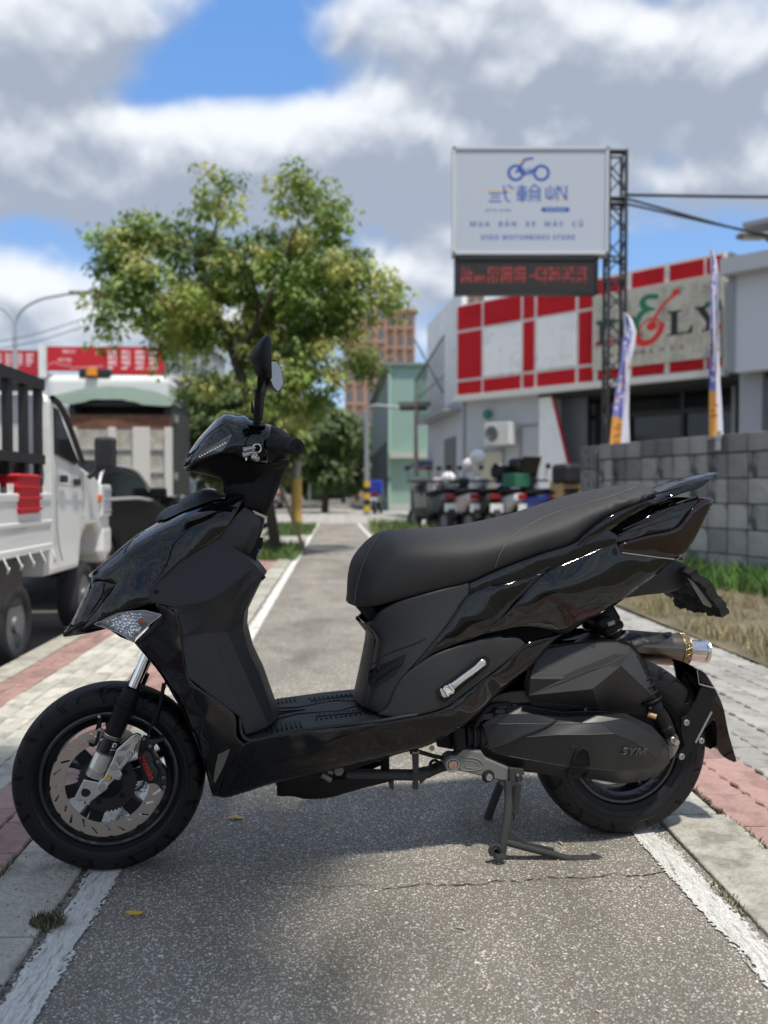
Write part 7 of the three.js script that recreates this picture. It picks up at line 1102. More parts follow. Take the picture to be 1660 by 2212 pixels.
// front cowl: upper hood, side, beak
const cowl = panel('front_cowl', paint, [
  A(1343, 953, 0.115), A(1240, 962, 0.085, 1), A(1110, 990, 0.085, 1), A(1000, 1030, 0.09, 1), A(880, 1095, 0.095, 1), A(760, 1166, 0.10, 1), A(620, 1282, 0.10, 1), A(540, 1350, 0.095, 1), A(488, 1392, 0.085, 1), A(508, 1412, 0.10, 0.4), A(560, 1424, 0.12), A(640, 1440, 0.13), A(600, 1500, 0.13), A(520, 1600, 0.12), A(445, 1700, 0.11), A(530, 1658, 0.13), A(620, 1606, 0.15), A(700, 1588, 0.165), A(790, 1560, 0.176), A(850, 1548, 0.181), A(830, 1540, 0.182), A(816, 1500, 0.181), A(850, 1450, 0.179), A(1000, 1310, 0.166), A(1120, 1238, 0.152), A(1208, 1184, 0.138), A(1290, 1062, 0.125)],
  [], { roll: 0.030, h: 0.008, soft: 1, stiff: 0.004, calm: 2, lip: 0.0028, ridges: [[A(1320, 962, 0.124), A(1180, 985, 0.120), A(1000, 1056, 0.126), A(840, 1140, 0.132), A(700, 1224, 0.134), A(510, 1402, 0.118)], [A(590, 1405, 0.124), A(640, 1340, 0.132), A(730, 1272, 0.142), A(878, 1262, 0.154), A(820, 1330, 0.156), A(740, 1400, 0.152), A(640, 1448, 0.140)], [A(890, 1270, 0.160), A(1000, 1190, 0.158), A(1150, 1080, 0.146), A(1300, 1000, 0.126)], [A(830, 1440, 0.176), A(720, 1500, 0.170), A(600, 1590, 0.154), A(500, 1660, 0.128)]] });
const beak = panel('beak', paint, [A(505, 1412, 0.095, 0.75), A(430, 1580, 0.09, 0.85), A(380, 1670, 0.08, 0.9), A(345, 1704, 0.06, 0.9), A(358, 1732, 0.06, 0.6), A(430, 1722, 0.075, 0.3), A(520, 1704, 0.10, 0.1), A(590, 1686, 0.12), A(535, 1660, 0.128), A(470, 1690, 0.116), A(450, 1696, 0.11), A(530, 1590, 0.12), A(620, 1470, 0.13), A(640, 1442, 0.13), A(560, 1426, 0.12)],
  [], { roll: 0.025, h: 0.007, soft: 1, stiff: 0.004, calm: 2, lip: 0.0028, ridges: [[A(572, 1440, 0.119), A(545, 1500, 0.116), A(500, 1592, 0.112), A(442, 1692, 0.105)]] });
P_('beak_groove', new THREE.TubeGeometry(new THREE.CatmullRomCurve3([A(572, 1440), A(560, 1500), A(505, 1590), A(445, 1690)].map((p) => beak.on(p, 0.0008))), 30, 0.0016, 5), pitBlack, beak.mesh);
P_('air_slot', panelShape([A(530, 1440, 0.004), A(548, 1445, 0.004), A(540, 1478, 0.004), A(530, 1482, 0.004)], [], { w0: 0.104, h: 0.005, t: 0.002, mirror: false }).geometry, mat(0.12, 0.12, 0.12, 0.3), beak.mesh);
P_('cowl_underside', bridge([A(345, 1704, 0.02), A(430, 1722, 0.06), A(590, 1686, 0.115), B(660, 215, 0.125), B(735, 245, 0.135)], V3(0, 0.01, 0)), plasticDark);
// indicator: reflector bowl with facets behind a clear lens
{
  const o = [A(518, 1662), A(580, 1630), A(640, 1604), A(715, 1591), A(790, 1587), A(886, 1610), A(830, 1655), A(775, 1706), A(722, 1757), A(690, 1732), A(640, 1705), A(585, 1686)], wv = [0.125, 0.134, 0.146, 0.158, 0.170, 0.181, 0.173, 0.163, 0.150, 0.145, 0.138, 0.130];
  const bowl = P_('indicator', panelShape(o.map((p, i) => [...p, wv[i] - 0.006]), [A(700, 1660, 0.135)], { h: 0.008, t: 0.01, soft: 1 }).geometry, mat(0.50, 0.51, 0.53, 0.10, { metalness: 1 }));
  const r = rngOf(31), cells = [], inner = [A(580, 1662), A(640, 1620), A(715, 1602), A(790, 1602), A(775, 1680), A(722, 1740), A(640, 1700)].map((p) => { const q = UU(p, 0.145); return [q.x, q.y]; });
  for (let i = 0; i < 11; i++) for (let j = 0; j < 8; j++) { const x = 580 + i * 21 + (j % 2) * 10, y = 1606 + j * 18, q = UU(A(x, y), 0.15); if (!inside(inner, q.x, q.y)) continue; const f = bowlAt(o, wv, q); cells.push(rotated(new THREE.ConeGeometry(0.0062, 0.007, 4).rotateX(Math.PI / 2), V3(q.x, q.y, f - 0.005), (r() - 0.5) * 0.9, (r() - 0.5) * 0.9, 0.4)); }
  P_('reflector_facet', cells, mat(0.85, 0.86, 0.87, 0.04, { metalness: 1 }), bowl);
  const bq = UU(A(775, 1650), 0.16); P_('bulb', new THREE.SphereGeometry(0.006, 16, 12).scale(1.2, 1, 0.5).translate(bq.x, bq.y, 0.158), phys(0.30, 0.10, 0.03, 0.15, {}), bowl);
  for (const g of panelShape(o.map((p, i) => [...p, wv[i] + 0.003, 0.05]), [], { h: 0.01, t: 0, soft: 1, roll: 0.008, mirror: true }).pieces()) P_('lens', g, phys(1, 1, 1, 0.03, { transmission: 1, thickness: 0, ior: 1.45 }), bowl);
  P_('lens_rim', new THREE.TubeGeometry(new THREE.CatmullRomCurve3(o.map((p, i) => UU(p, wv[i] + 0.003)), true, 'catmullrom', 0.05), 90, 0.0011, 5, true), mat(0.55, 0.56, 0.57, 0.15, { metalness: 0.6 }), bowl);
}
function bowlAt(o, wv, q) { let s = 0, n = 0; o.forEach((p, i) => { const c = UU(p, wv[i]), k = 1 / ((c.x - q.x) ** 2 + (c.y - q.y) ** 2 + 1e-5); s += k * wv[i]; n += k; }); return s / n; }
// glossy panel below the indicator
const lower = panel('lower_cowl', paint, [
  A(886, 1612, 0.180), A(850, 1550, 0.182), A(955, 1570, 0.189), A(972, 1572, 0.189), B(1002, 250, 0.186), B(1030, 432, 0.180), B(1172, 548, 0.172), B(1290, 648, 0.160), B(1300, 760, 0.160), B(1342, 800, 0.160), B(1300, 870, 0.150), B(1240, 950, 0.128), B(1190, 1088, 0.104), B(1165, 1088, 0.102, 0.1), B(1122, 930, 0.118, 0.12), B(1068, 765, 0.132, 0.12), B(1010, 640, 0.138, 0.12), B(955, 545, 0.14, 0.12), B(900, 450, 0.142, 0.12), B(850, 378, 0.142, 0.12), B(735, 246, 0.146, 0.1)],
  [], { roll: 0.010, h: 0.008, soft: 1, stiff: 0.004, calm: 2, lip: 0.0028, ridges: [[B(950, 75, 0.190), B(985, 300, 0.186), B(1030, 540, 0.181), B(1075, 740, 0.173), B(1120, 860, 0.160), B(1178, 1030, 0.124)], [B(1140, 560, 0.1765), B(1200, 760, 0.168), B(1225, 900, 0.146)]] });
P_('side_reflector', panelShape([B(1252, 665, 0.003, 0.3), B(1275, 690, 0.003, 0.3), B(1272, 780, 0.003, 0.3), B(1230, 910, 0.003, 0.3), B(1178, 1016, 0.003, 0.3), B(1170, 1000, 0.003, 0.3), B(1190, 880, 0.003, 0.3), B(1225, 740, 0.003, 0.3)], [], { w0: 0.157, h: 0.006, t: 0.003, mirror: false, roll: 0.003 }).geometry.applyMatrix4(new THREE.Matrix4()), phys(0.10, 0.09, 0.07, 0.12, { clearcoat: 1, clearcoatRoughness: 0.04 }), lower.mesh);
// matt top of the cowl in front of the handlebar
panel('cowl_top', plasticMatte, [A(852, 1098, 0.05, 1), A(880, 1050, 0.05, 1), A(930, 1018, 0.055, 1), A(985, 998, 0.055, 0.6), A(968, 990, 0.05, 0.9), A(1040, 952, 0.05, 1), A(1100, 928, 0.05, 1), A(1165, 926, 0.05, 1), A(1200, 945, 0.05, 0.6), A(1246, 962, 0.06), A(1120, 1000, 0.08), A(1000, 1045, 0.085), A(900, 1090, 0.08)], [A(1000, 1005, 0.07)], { roll: 0.02, h: 0.008 });
// steering column
const column = panel('steering_column', plasticDark, [A(1195, 850, 0.055, 0.5), A(1225, 905, 0.055, 0.6), A(1238, 968, 0.06, 0.4), A(1335, 952, 0.066), A(1338, 1020, 0.068), A(1392, 1042, 0.066, 0.2), A(1466, 1072, 0.062, 0.6), A(1530, 910, 0.062, 0.7), A(1592, 768, 0.066, 0.7), A(1480, 745, 0.07), A(1300, 750, 0.07)], [], { roll: 0.03, h: 0.010 });
panel('column_cover', plasticMatte, [A(1340, 1022, 0.07), A(1390, 1046, 0.07, 0.1), A(1452, 1086, 0.066, 0.7), A(1436, 1160, 0.07, 0.7), A(1366, 1296, 0.09, 0.4), A(1290, 1244, 0.10), A(1210, 1186, 0.118), A(1300, 1062, 0.10)], [], { roll: 0.03, h: 0.010 });
P_('steering_ring', panelShape([A(1386, 1038, 0.064), A(1468, 1074, 0.052), A(1462, 1088, 0.052), A(1384, 1052, 0.064)], [], { h: 0.008, t: 0, curve: false }).geometry, steel);
P_('bag_hook', turned(UU(C(230, 380), 0.02), UU(C(222, 440), 0.02), [[0, 0.012], [0.02, 0.014], [0.03, 0.010], [0.031, 0.0001]], 16), plasticDark);
P_('key_tag', new THREE.TorusGeometry(0.0065, 0.0024, 8, 20).translate(UU(C(215, 455), 0.03).x, UU(C(215, 455), 0.03).y, 0.03), mat(0.01, 0.03, 0.6, 0.25));
// handlebar cover
const hood = panel('handlebar_cover', paint, [
  M(125, 1765, 0.03, 0.6), M(122, 1715, 0.04, 0.95), M(180, 1600, 0.06, 1), M(300, 1422, 0.085, 1), M(430, 1280, 0.10, 1), M(530, 1172, 0.11, 1), M(622, 1114, 0.115, 1), M(760, 1140, 0.12, 1), M(860, 1132, 0.12, 1), M(950, 1175, 0.13, 0.9), M(1060, 1225, 0.15, 0.5), M(1180, 1248, 0.16, 0.3), M(1172, 1330, 0.17, 0.1), M(1140, 1500, 0.175), M(1130, 1705, 0.165, 0.15), M(1000, 1708, 0.165, 0.15), M(880, 1682, 0.165, 0.12), M(760, 1640, 0.16, 0.1), M(620, 1588, 0.15), M(460, 1640, 0.118), M(330, 1698, 0.09), M(180, 1790, 0.05)],
  [M(1100, 1500, 0.175)], { roll: 0.030, h: 0.006, soft: 1, stiff: 0.004, calm: 2, lip: 0.0028, ridges: [[M(140, 1735, 0.045), M(205, 1640, 0.070), M(430, 1490, 0.114), M(700, 1345, 0.152), M(900, 1264, 0.160), M(1165, 1254, 0.16)], [M(190, 1602, 0.064), M(450, 1345, 0.110), M(620, 1222, 0.124), M(760, 1162, 0.126)], [M(335, 1690, 0.092), M(620, 1578, 0.154), M(730, 1390, 0.160), M(800, 1350, 0.162)], [M(620, 1578, 0.154), M(760, 1610, 0.164), M(900, 1600, 0.172), M(1120, 1600, 0.175)]] });
P_('hood_seam', new THREE.TubeGeometry(new THREE.CatmullRomCurve3([M(215, 1640), M(330, 1470), M(450, 1340), M(600, 1240), M(760, 1165)].map((p) => hood.on(p, 0.0002))), 30, 0.001, 5), pitBlack, hood.mesh);
{
  const s = panelShape([M(240, 1672, 0.01), M(330, 1600, 0.01), M(420, 1540, 0.01), M(560, 1455, 0.01), M(700, 1372, 0.01), M(716, 1396, 0.01), M(610, 1552, 0.01), M(430, 1618, 0.01)], [], { h: 0.006, t: 0, mirror: false, w0: 0.11 }), p = s.geometry.attributes.position;
  for (let i = 0; i < p.count; i++) p.setZ(i, hood.at(p.getX(i), p.getY(i)) + 0.0016); s.geometry.computeVertexNormals();
  const lamp = P_('front_position_lamp', s.geometry, phys(0.035, 0.035, 0.03, 0.12, { clearcoat: 1, clearcoatRoughness: 0.03 }), hood.mesh), leds = [];
  for (let i = 0; i < 11; i++) { const q = hood.on(M(lerp(320, 625, i / 10), lerp(1630, 1468, i / 10)), 0.003); leds.push(box(0.0042, 0.0032, 0.002, q.x, q.y, q.z)); }
  P_('led_row', leds, mat(0.62, 0.60, 0.52, 0.15, { metalness: 0.7 }), hood.mesh);
  P_('lamp_rim', tube([M(240, 1672), M(330, 1600), M(420, 1540), M(560, 1455), M(700, 1372)].map((q) => hood.on(q, 0.0018)), 0.0012, 40, 5), mat(0.3, 0.3, 0.3, 0.2, { metalness: 0.5 }), hood.mesh);
}
panel('hood_underside', plasticDark, [M(150, 1800, 0.03, 0.5), M(330, 1702, 0.08), M(620, 1596, 0.135), M(880, 1688, 0.15), M(1130, 1712, 0.15), M(1385, 1662, 0.11), M(1370, 1740, 0.07), M(1050, 1850, 0.06), M(900, 2010, 0.055), M(605, 2075, 0.05, 0.5), M(592, 1960, 0.05, 0.7), M(556, 1896, 0.05, 0.7), M(330, 1832, 0.04, 0.7)], [M(700, 1750, 0.09), M(500, 1760, 0.08)], { roll: 0.02, h: 0.009 });
panel('instrument_cover', plasticDark, [M(1178, 1250, 0.14, 0.2), M(1290, 1300, 0.13, 0.6), M(1395, 1385, 0.12, 0.7), M(1425, 1440, 0.12, 0.7), M(1395, 1660, 0.115, 0.5), M(1130, 1704, 0.14), M(1145, 1500, 0.15), M(1172, 1330, 0.15)], [], { roll: 0.03, h: 0.008 });
// switch well, brake lever bracket
{
  const wellP = [[790, 1590], [800, 1540], [870, 1500], [960, 1490], [1050, 1500], [1110, 1560], [1090, 1630], [1010, 1690], [900, 1680], [820, 1640]].map(([x, y]) => M(x, y, 0.01)), s = panelShape(wellP, [], { h: 0.006, t: 0, mirror: false, w0: 0.16 }), p = s.geometry.attributes.position;
  for (let i = 0; i < p.count; i++) p.setZ(i, hood.at(p.getX(i), p.getY(i)) + 0.0016); s.geometry.computeVertexNormals();
  P_('lever_opening', s.geometry, pitBlack, hood.mesh);
  const z = 0.185, q = (x, y, w = z) => UU(M(x, y), w);
  P_('brake_lever', [rod(q(840, 1550), q(985, 1520), 0.0058, 0.0045), rod(q(835, 1612), q(950, 1580), 0.0068, 0.0055), rod(q(950, 1580), q(1015, 1590, 0.19), 0.0055, 0.004), rod(q(980, 1640, 0.19), q(1000, 1650, 0.235), 0.0075, 0.0068), new THREE.SphereGeometry(0.0085, 16, 12).translate(...q(982, 1640, 0.232).toArray())], steel);
  P_('lever_ring', new THREE.TorusGeometry(0.0095, 0.0016, 8, 28).translate(...q(1005, 1530, 0.187).toArray()), chrome);
  P_('cable_end', rod(q(880, 1640), q(876, 1675), 0.002), chrome);
}
// grips
for (const s of [1, -1]) {
  const a = UU(M(1215, 1475), 0.175), b = UU(M(1485, 1512), 0.325), va = V3(a.x, a.y, s * 0.175), vb = V3(b.x, b.y, s * 0.325), L = va.distanceTo(vb), pr = [[0, 0.0001], [0, 0.014], [0.006, 0.0225], [0.016, 0.0225], [0.022, 0.0185]];
  for (let i = 0; i < 22; i++) { const t = 0.026 + (i / 21) * (L - 0.05); pr.push([t, 0.0163], [t + 0.0014, 0.0170], [t + 0.0030, 0.0170], [t + 0.0038, 0.0163]); }
  pr.push([L - 0.016, 0.0172], [L - 0.003, 0.0172], [L, 0.0145], [L + 0.0005, 0.006], [L - 0.002, 0.0055], [L - 0.002, 0.0001]);
  P_('handlebar_grip', turned(va, vb, pr, 28), rubber);
}
// mirrors
{
  const near = panelShape([M(1150, 162, 0.055, 0.9), M(1172, 205, 0.06, 0.85), M(1178, 400, 0.065, 0.8), M(1186, 682, 0.06, 0.8), M(1130, 686, 0.05, 0.8), M(1060, 690, 0.05, 0.8), M(1000, 640, 0.05, 0.85), M(962, 545, 0.055, 0.9), M(920, 425, 0.06, 0.95), M(960, 335, 0.06, 0.95), M(1050, 225, 0.058, 0.95), M(1110, 175, 0.055, 0.95)], [], { w0: 0.245, roll: 0.035, h: 0.006, t: 0 });
  const mo = P_('wing_mirror', near.geometry, plasticDark);
  P_('mirror_neck', [rod(UU(M(1060, 700), 0.235), UU(M(1022, 860), 0.205), 0.0095, 0.0045), rod(UU(M(1020, 870), 0.2), UU(M(1012, 850), 0.205), 0.006, 0.006)], plasticDark, mo);
  P_('mirror_stem', [turned(UU(M(1000, 1245), 0.155), UU(M(1022, 868), 0.2), [[0, 0.0085], [0.012, 0.0085], [0.0125, 0.0078], [0.024, 0.0078], [0.026, 0.0088], [0.088, 0.0078], [0.09, 0.0001]], 16), turned(UU(M(950, 1110), 0.16), UU(M(945, 950), 0.16), [[0, 0.003], [0.004, 0.0035], [0.026, 0.0022], [0.027, 0.0001]], 10)], rubber, mo);
  P_('stem_base', turned(UU(M(1000, 1252), 0.15), UU(M(1002, 1200), 0.152), [[0, 0.022], [0.002, 0.021], [0.004, 0.010], [0.005, 0.0001]], 20), plasticDark, mo);
  const fp = [[1150, 672, -0.205], [1178, 560, -0.21], [1182, 484, -0.22], [1240, 486, -0.26], [1282, 575, -0.29], [1320, 735, -0.30], [1308, 792, -0.29], [1250, 856, -0.26], [1200, 800, -0.23]].map(([x, y, w]) => UU(M(x, y), w)), cen = fp.reduce((a, p) => a.add(p), V3(0, 0, 0)).multiplyScalar(1 / fp.length);
  const fan = (pts, c) => { const pos = []; pts.forEach((p, i) => { const n = pts[(i + 1) % pts.length]; pos.push(c.x, c.y, c.z, n.x, n.y, n.z, p.x, p.y, p.z); }); const g = new THREE.BufferGeometry(); g.setAttribute('position', new THREE.Float32BufferAttribute(pos, 3)); g.setAttribute('uv', new THREE.Float32BufferAttribute(new Float32Array((pos.length / 3) * 2), 2)); g.computeVertexNormals(); return g; };
  const face = new THREE.Vector3().crossVectors(fp[3].clone().sub(fp[0]), fp[6].clone().sub(fp[0])).normalize(); if (face.z < 0) face.negate();
  const flat = fp.map((p) => p.clone().addScaledVector(face, -face.dot(p.clone().sub(cen)))), back = flat.map((p) => p.clone().lerp(cen, 0.25).addScaledVector(face, -0.028)), rimP = flat.map((p) => p.clone().lerp(cen, -0.05));
  const mf = P_('wing_mirror', [quadStrip([[...rimP, rimP[0]], [...back, back[0]]]), fan(back.slice().reverse(), cen.clone().addScaledVector(face, -0.036)), quadStrip([[...rimP, rimP[0]], [...flat, flat[0]].map((p) => p.clone().addScaledVector(face, -0.001))])], plasticDark);
  P_('mirror_glass', fan(flat.slice().reverse().map((p) => p.clone().lerp(cen, 0.03)), cen), mirrorGlass, mf);
  const fm = UU(M(1060, 980), -0.19);
  P_('mirror_stem', [rod(UU(M(1040, 1180), -0.155), UU(M(1068, 900), -0.19), 0.0075, 0.007), rod(UU(M(1068, 900), -0.19), back[0].clone().lerp(back[7], 0.4), 0.008, 0.011)], rubber, mf);
}

// ---- tail, grab rail, lamp, number plate bracket
panel('grab_rail', paint, [
  D(694, 496, 0.150), D(706, 450, 0.152), D(750, 395, 0.152), D(800, 352, 0.150), D(880, 300, 0.146), D(980, 258, 0.140), D(1078, 222, 0.132), D(1070, 196, 0.12, 0.75), D(1120, 160, 0.115, 0.95), D(1180, 136, 0.11, 1), D(1260, 112, 0.10, 1), D(1340, 94, 0.09, 1), D(1396, 84, 0.08, 0.9), D(1402, 96, 0.085, 0.5), D(1370, 126, 0.09, 0.2), D(1325, 162, 0.098, 0.1), D(1210, 200, 0.112, 0.1), D(1050, 268, 0.128, 0.1), D(950, 328, 0.140, 0.1), D(830, 410, 0.150, 0.1), D(760, 452, 0.152, 0.05)],
  [D(800, 400, 0.162), D(900, 325, 0.158), D(1060, 248, 0.142), D(1200, 180, 0.122), D(1320, 135, 0.106), D(1230, 140, 0.10), D(1150, 170, 0.112)], { roll: 0.03, h: 0.008, soft: 2, lip: 0.0028, stiff: 0.02, calm: 3 });
P_('rail_slot', tube([D(1090, 196), D(1160, 178), D(1230, 160)].map((p) => UU(p, 0.122)), 0.003, 16, 6), pitBlack);
const tailIn = panel('tail_centre', paint, [D(860, 442, 0.128), D(915, 398, 0.13), D(1000, 345, 0.126), D(1060, 306, 0.122), D(1160, 262, 0.112), D(1310, 206, 0.098, 0.3), D(1322, 214, 0.098), D(1290, 262, 0.10), D(1214, 362, 0.112), D(1060, 398, 0.126), D(920, 440, 0.136)], [D(1080, 330, 0.132), D(1190, 300, 0.122), D(960, 400, 0.138)], { roll: 0.01, h: 0.008, soft: 5, lip: 0.0022 });
for (const [a, b, c] of [[[940, 372], [1060, 318], [1190, 262]], [[918, 398], [1060, 352], [1220, 300]], [[1000, 352], [1100, 312], [1240, 240]]]) P_('tail_slot', new THREE.TubeGeometry(new THREE.CatmullRomCurve3([a, b, c].map(([x, y]) => tailIn.on(D(x, y), 0.0008))), 20, 0.0022, 6), pitBlack, tailIn.mesh);
const lampGlass = phys(0.012, 0.006, 0.005, 0.03, { specularIntensity: 0.9 });
panel('tail_lamp', lampGlass, [D(918, 456, 0.146), D(935, 440, 0.146), D(1060, 402, 0.140), D(1214, 362, 0.128), D(1290, 265, 0.11), D(1325, 214, 0.10, 0.2), D(1356, 214, 0.09, 0.6), D(1342, 262, 0.092, 0.5), D(1285, 380, 0.098, 0.4), D(1228, 482, 0.104, 0.3), D(1194, 515, 0.112, 0.1), D(1060, 499, 0.130), D(934, 482, 0.144)], [D(1215, 366, 0.130), D(1205, 440, 0.130), D(1198, 505, 0.121), D(1100, 450, 0.140), D(1000, 460, 0.146), D(1270, 320, 0.116), D(1300, 300, 0.108)], { roll: 0.008, h: 0.007, soft: 3, lip: 0.0022, stiff: 0.05 });
P_('lamp_edge', tube([D(934, 484), D(1060, 501), D(1194, 517)].map((p, i) => UU(p, [0.147, 0.134, 0.119][i])), 0.0016, 24, 6), mat(0.4, 0.4, 0.38, 0.25, { metalness: 0.8 }));
panel('plate_bracket', plasticMatte, [D(930, 712, 0.05), D(1000, 652, 0.055), D(1100, 584, 0.058), D(1190, 520, 0.06), D(1240, 540, 0.05), D(1292, 574, 0.045), D(1272, 604, 0.045, 0.2), D(1240, 640, 0.05, 0.3), D(1200, 672, 0.05, 0.3), D(1040, 694, 0.05, 0.3)], [D(1180, 590, 0.066), D(1060, 640, 0.06)], { roll: 0.012, h: 0.009, soft: 1 });
P_('reflector', new THREE.CylinderGeometry(0.012, 0.012, 0.008, 20).rotateX(Math.PI / 2).rotateY(1.2).translate(...UU(D(1226, 498), 0.06).toArray()), phys(0.12, 0.006, 0.006, 0.15, { clearcoat: 1 }));
{ // number plate wrapped in crumpled black cloth, seen almost edge on
  const top = UU(D(1262, 556), 0.07), bot = UU(D(1438, 778), 0.09), rows = [], back = [];
  for (let i = 0; i <= 22; i++) { const t = i / 22, r = [], q = []; for (let j = 0; j <= 18; j++) { const s = j / 18, z = lerp(-0.115, 0.115, s), n = 0.009 * fbm2(t * 3 + 2, s * 3, 3) + 0.002 * fbm2(t * 9, s * 9, 2), e = 0.010 * fbm2(s * 9, 4 + t * 0.2, 3) * smooth(0.8, 1, t); const p = V3(lerp(top.x, bot.x, t) + 0.012 * Math.sin(t * 3.1) + n, lerp(top.y, bot.y, t) + n * 0.5 + e, z + 0.006 * fbm2(t * 4, s > 0.5 ? 2 : 8, 2)); r.push(p); q.push(p.clone().add(V3(-0.018 - 0.010 * Math.abs(fbm2(t * 3.5, s * 3 + 9, 2)), -0.012, 0))); } rows.push(r); back.push(q); }
  const rim_ = [...rows[0].map((p) => p), ...rows.map((r) => r.at(-1)), ...rows.at(-1).slice().reverse(), ...rows.map((r) => r[0]).reverse()], rimB = [...back[0], ...back.map((r) => r.at(-1)), ...back.at(-1).slice().reverse(), ...back.map((r) => r[0]).reverse()];
  const cloth = P_('plate_cover', [quadStrip(rows), quadStrip(back.map((r) => r.slice().reverse())), quadStrip([rim_, rimB])], mat(0.008, 0.008, 0.0085, 0.85));
  P_('number_plate', panelShape([D(1258, 606, 0.1), D(1285, 622, 0.1), D(1300, 640, 0.1), D(1382, 745, 0.1), D(1376, 758, 0.1), D(1340, 742, 0.1)], [], { h: 0.012, t: 0, curve: false }).geometry, mat(0.20, 0.185, 0.16, 0.4, { metalness: 0.3 }), cloth);
}
// ---- rear shock absorbers
const helix = (a, b, r, turns, wire, seg = 14) => { a = a.clone(); b = b.clone(); const dir = b.clone().sub(a), q = new THREE.Quaternion().setFromUnitVectors(V3(0, 1, 0), dir.clone().normalize()), L = dir.length(), pts = []; for (let i = 0; i <= turns * seg; i++) { const an = (i / seg) * 2 * Math.PI; pts.push(V3(r * Math.cos(an), (L * i) / (turns * seg), r * Math.sin(an)).applyQuaternion(q).add(a)); } return new THREE.TubeGeometry(new THREE.CatmullRomCurve3(pts), turns * seg * 2, wire, 6); };
for (const s of [1, -1]) {
  const a = UU(D(815, 735), 0.048), b = UU(E(1185, 768), 0.092); a.z = 0.048 * s; b.z = 0.092 * s; const w = b.z;
  const L = a.distanceTo(b), g = new THREE.Group(); g.name = 'shock_absorber'; scooter.add(g);
  P_('shock_body', turned(a, b, [[0, 0.0001], [0, 0.018], [0.02, 0.030], [0.028, 0.034], [0.06, 0.034], [0.064, 0.030], [0.068, 0.032], [0.074, 0.034], [0.082, 0.032], [0.086, 0.026], [0.09, 0.022], [L * 0.72, 0.016], [L * 0.73, 0.021], [L * 0.77, 0.023], [L * 0.79, 0.019], [L * 0.9, 0.017], [L * 0.91, 0.021], [L * 0.95, 0.019], [L * 0.97, 0.012], [L, 0.011], [L, 0.0001]], 24), plasticDark, g);
  P_('shock_spring', helix(a.clone().lerp(b, 0.30), a.clone().lerp(b, 0.74), 0.027, 9, 0.0042), plasticDark, g);
  P_('spring_seat', [turned(a.clone().lerp(b, 0.19), b, [[0, 0.031], [0.003, 0.034], [0.006, 0.031]], 24), turned(a.clone().lerp(b, 0.24), b, [[0, 0.030], [0.004, 0.036], [0.008, 0.030]], 24)], steel, g);
  P_('shock_eye', new THREE.TorusGeometry(0.012, 0.006, 10, 24).translate(b.x, b.y, b.z), mat(0.12, 0.12, 0.12, 0.4, { metalness: 0.8 }), g);
  P_('fork_ear', rod([b.x, b.y, w * 0.7], [b.x, b.y, w * 1.25], 0.008, 0.008), boltSteel, g);
  if (s > 0) {
    const t = canvasTex(256, 128, (k, ww, hh) => { k.fillStyle = '#050505'; k.fillRect(0, 0, ww, hh); k.strokeStyle = '#c9c9c4'; k.lineWidth = 9; k.strokeRect(10, 14, ww - 20, hh - 28); k.fillStyle = '#d6d6d0'; k.font = 'bold 84px sans-serif'; k.textAlign = 'center'; k.fillText('CCO', ww / 2, 94); });
    const q = UU(D(884, 834), 0.0935); P_('shock_label', rotated(new THREE.PlaneGeometry(0.021, 0.0115), V3(q.x, q.y, 0.0935), 0, 0.1, 0.30), mat(1, 1, 1, 0.4, { map: t }), g);
    P_('label_band', rotated(box(0.050, 0.032, 0.074, 0, 0, 0, 0.016), V3(q.x - 0.014, q.y + 0.002, 0.056), 0, 0, 0.30), plasticDark, g);
  }
}
// ---- engine: air box, belt cover, intake duct, bracket
const boxV = { a: E(465, 548, 0.100), b: E(470, 500, 0.104), c: E(492, 425, 0.106), d: E(520, 370, 0.104), e: E(560, 322, 0.100), f: E(680, 300, 0.098), g: E(800, 286, 0.096), h: E(915, 286, 0.096), i: E(975, 308, 0.096), j: E(1010, 345, 0.096), k: E(1042, 395, 0.096), l: E(1082, 500, 0.092), m: E(1108, 570, 0.088), n: E(1090, 600, 0.085), p: E(1062, 642, 0.080), q: E(980, 636, 0.082), r: E(820, 612, 0.084), s: E(640, 592, 0.086), t: E(500, 582, 0.090),
  A1: E(487, 448, 0.120), A2: E(652, 446, 0.124), A3: E(905, 340, 0.120), B0: E(484, 466, 0.131), B1: E(640, 468, 0.137), B2: E(850, 402, 0.150), B3: E(966, 344, 0.132), C1: E(930, 402, 0.170), C2: E(790, 516, 0.170), C3: E(474, 547, 0.116), M1: E(1100, 562, 0.102) };
const boxRim = 'abcdefghijklmnpqrst'.split('');
const boxM = moulding(boxV, [[['c', 'd', 'e', 'f', 'g', 'h', 'A3', 'A2', 'A1']], [['h', 'i', 'B3', 'A3']], [['a', 'b', 'c', 'A1', 'B0', 'C3']], [['A1', 'A2', 'B1', 'B0']], [['A2', 'A3', 'B3', 'B2', 'B1']], [['B0', 'B1', 'C3']], [['B1', 'B2', 'C1', 'C2', 'C3']], [['B2', 'B3', 'C1']], [['a', 'C3', 'C2', 'r', 's', 't']], [['C2', 'C1', 'M1', 'm', 'n', 'p', 'q', 'r']], [['B3', 'i', 'j', 'k', 'l', 'm', 'M1', 'C1']]], { rim: boxRim });
const box1 = { mesh: P_('air_filter_box', [boxM.geometry, ...boxM.line('A1', 'A2', 'A3'), ...boxM.line('B0', 'B1', 'B2', 'B3', 'C1', 'C2', 'C3'), ...boxM.line('B2', 'C1', 'M1'), ...boxM.line(...boxRim, 'a')], plasticMatte, scooter), on: (p, lift = 0) => UU(p, 0.099 + lift) };
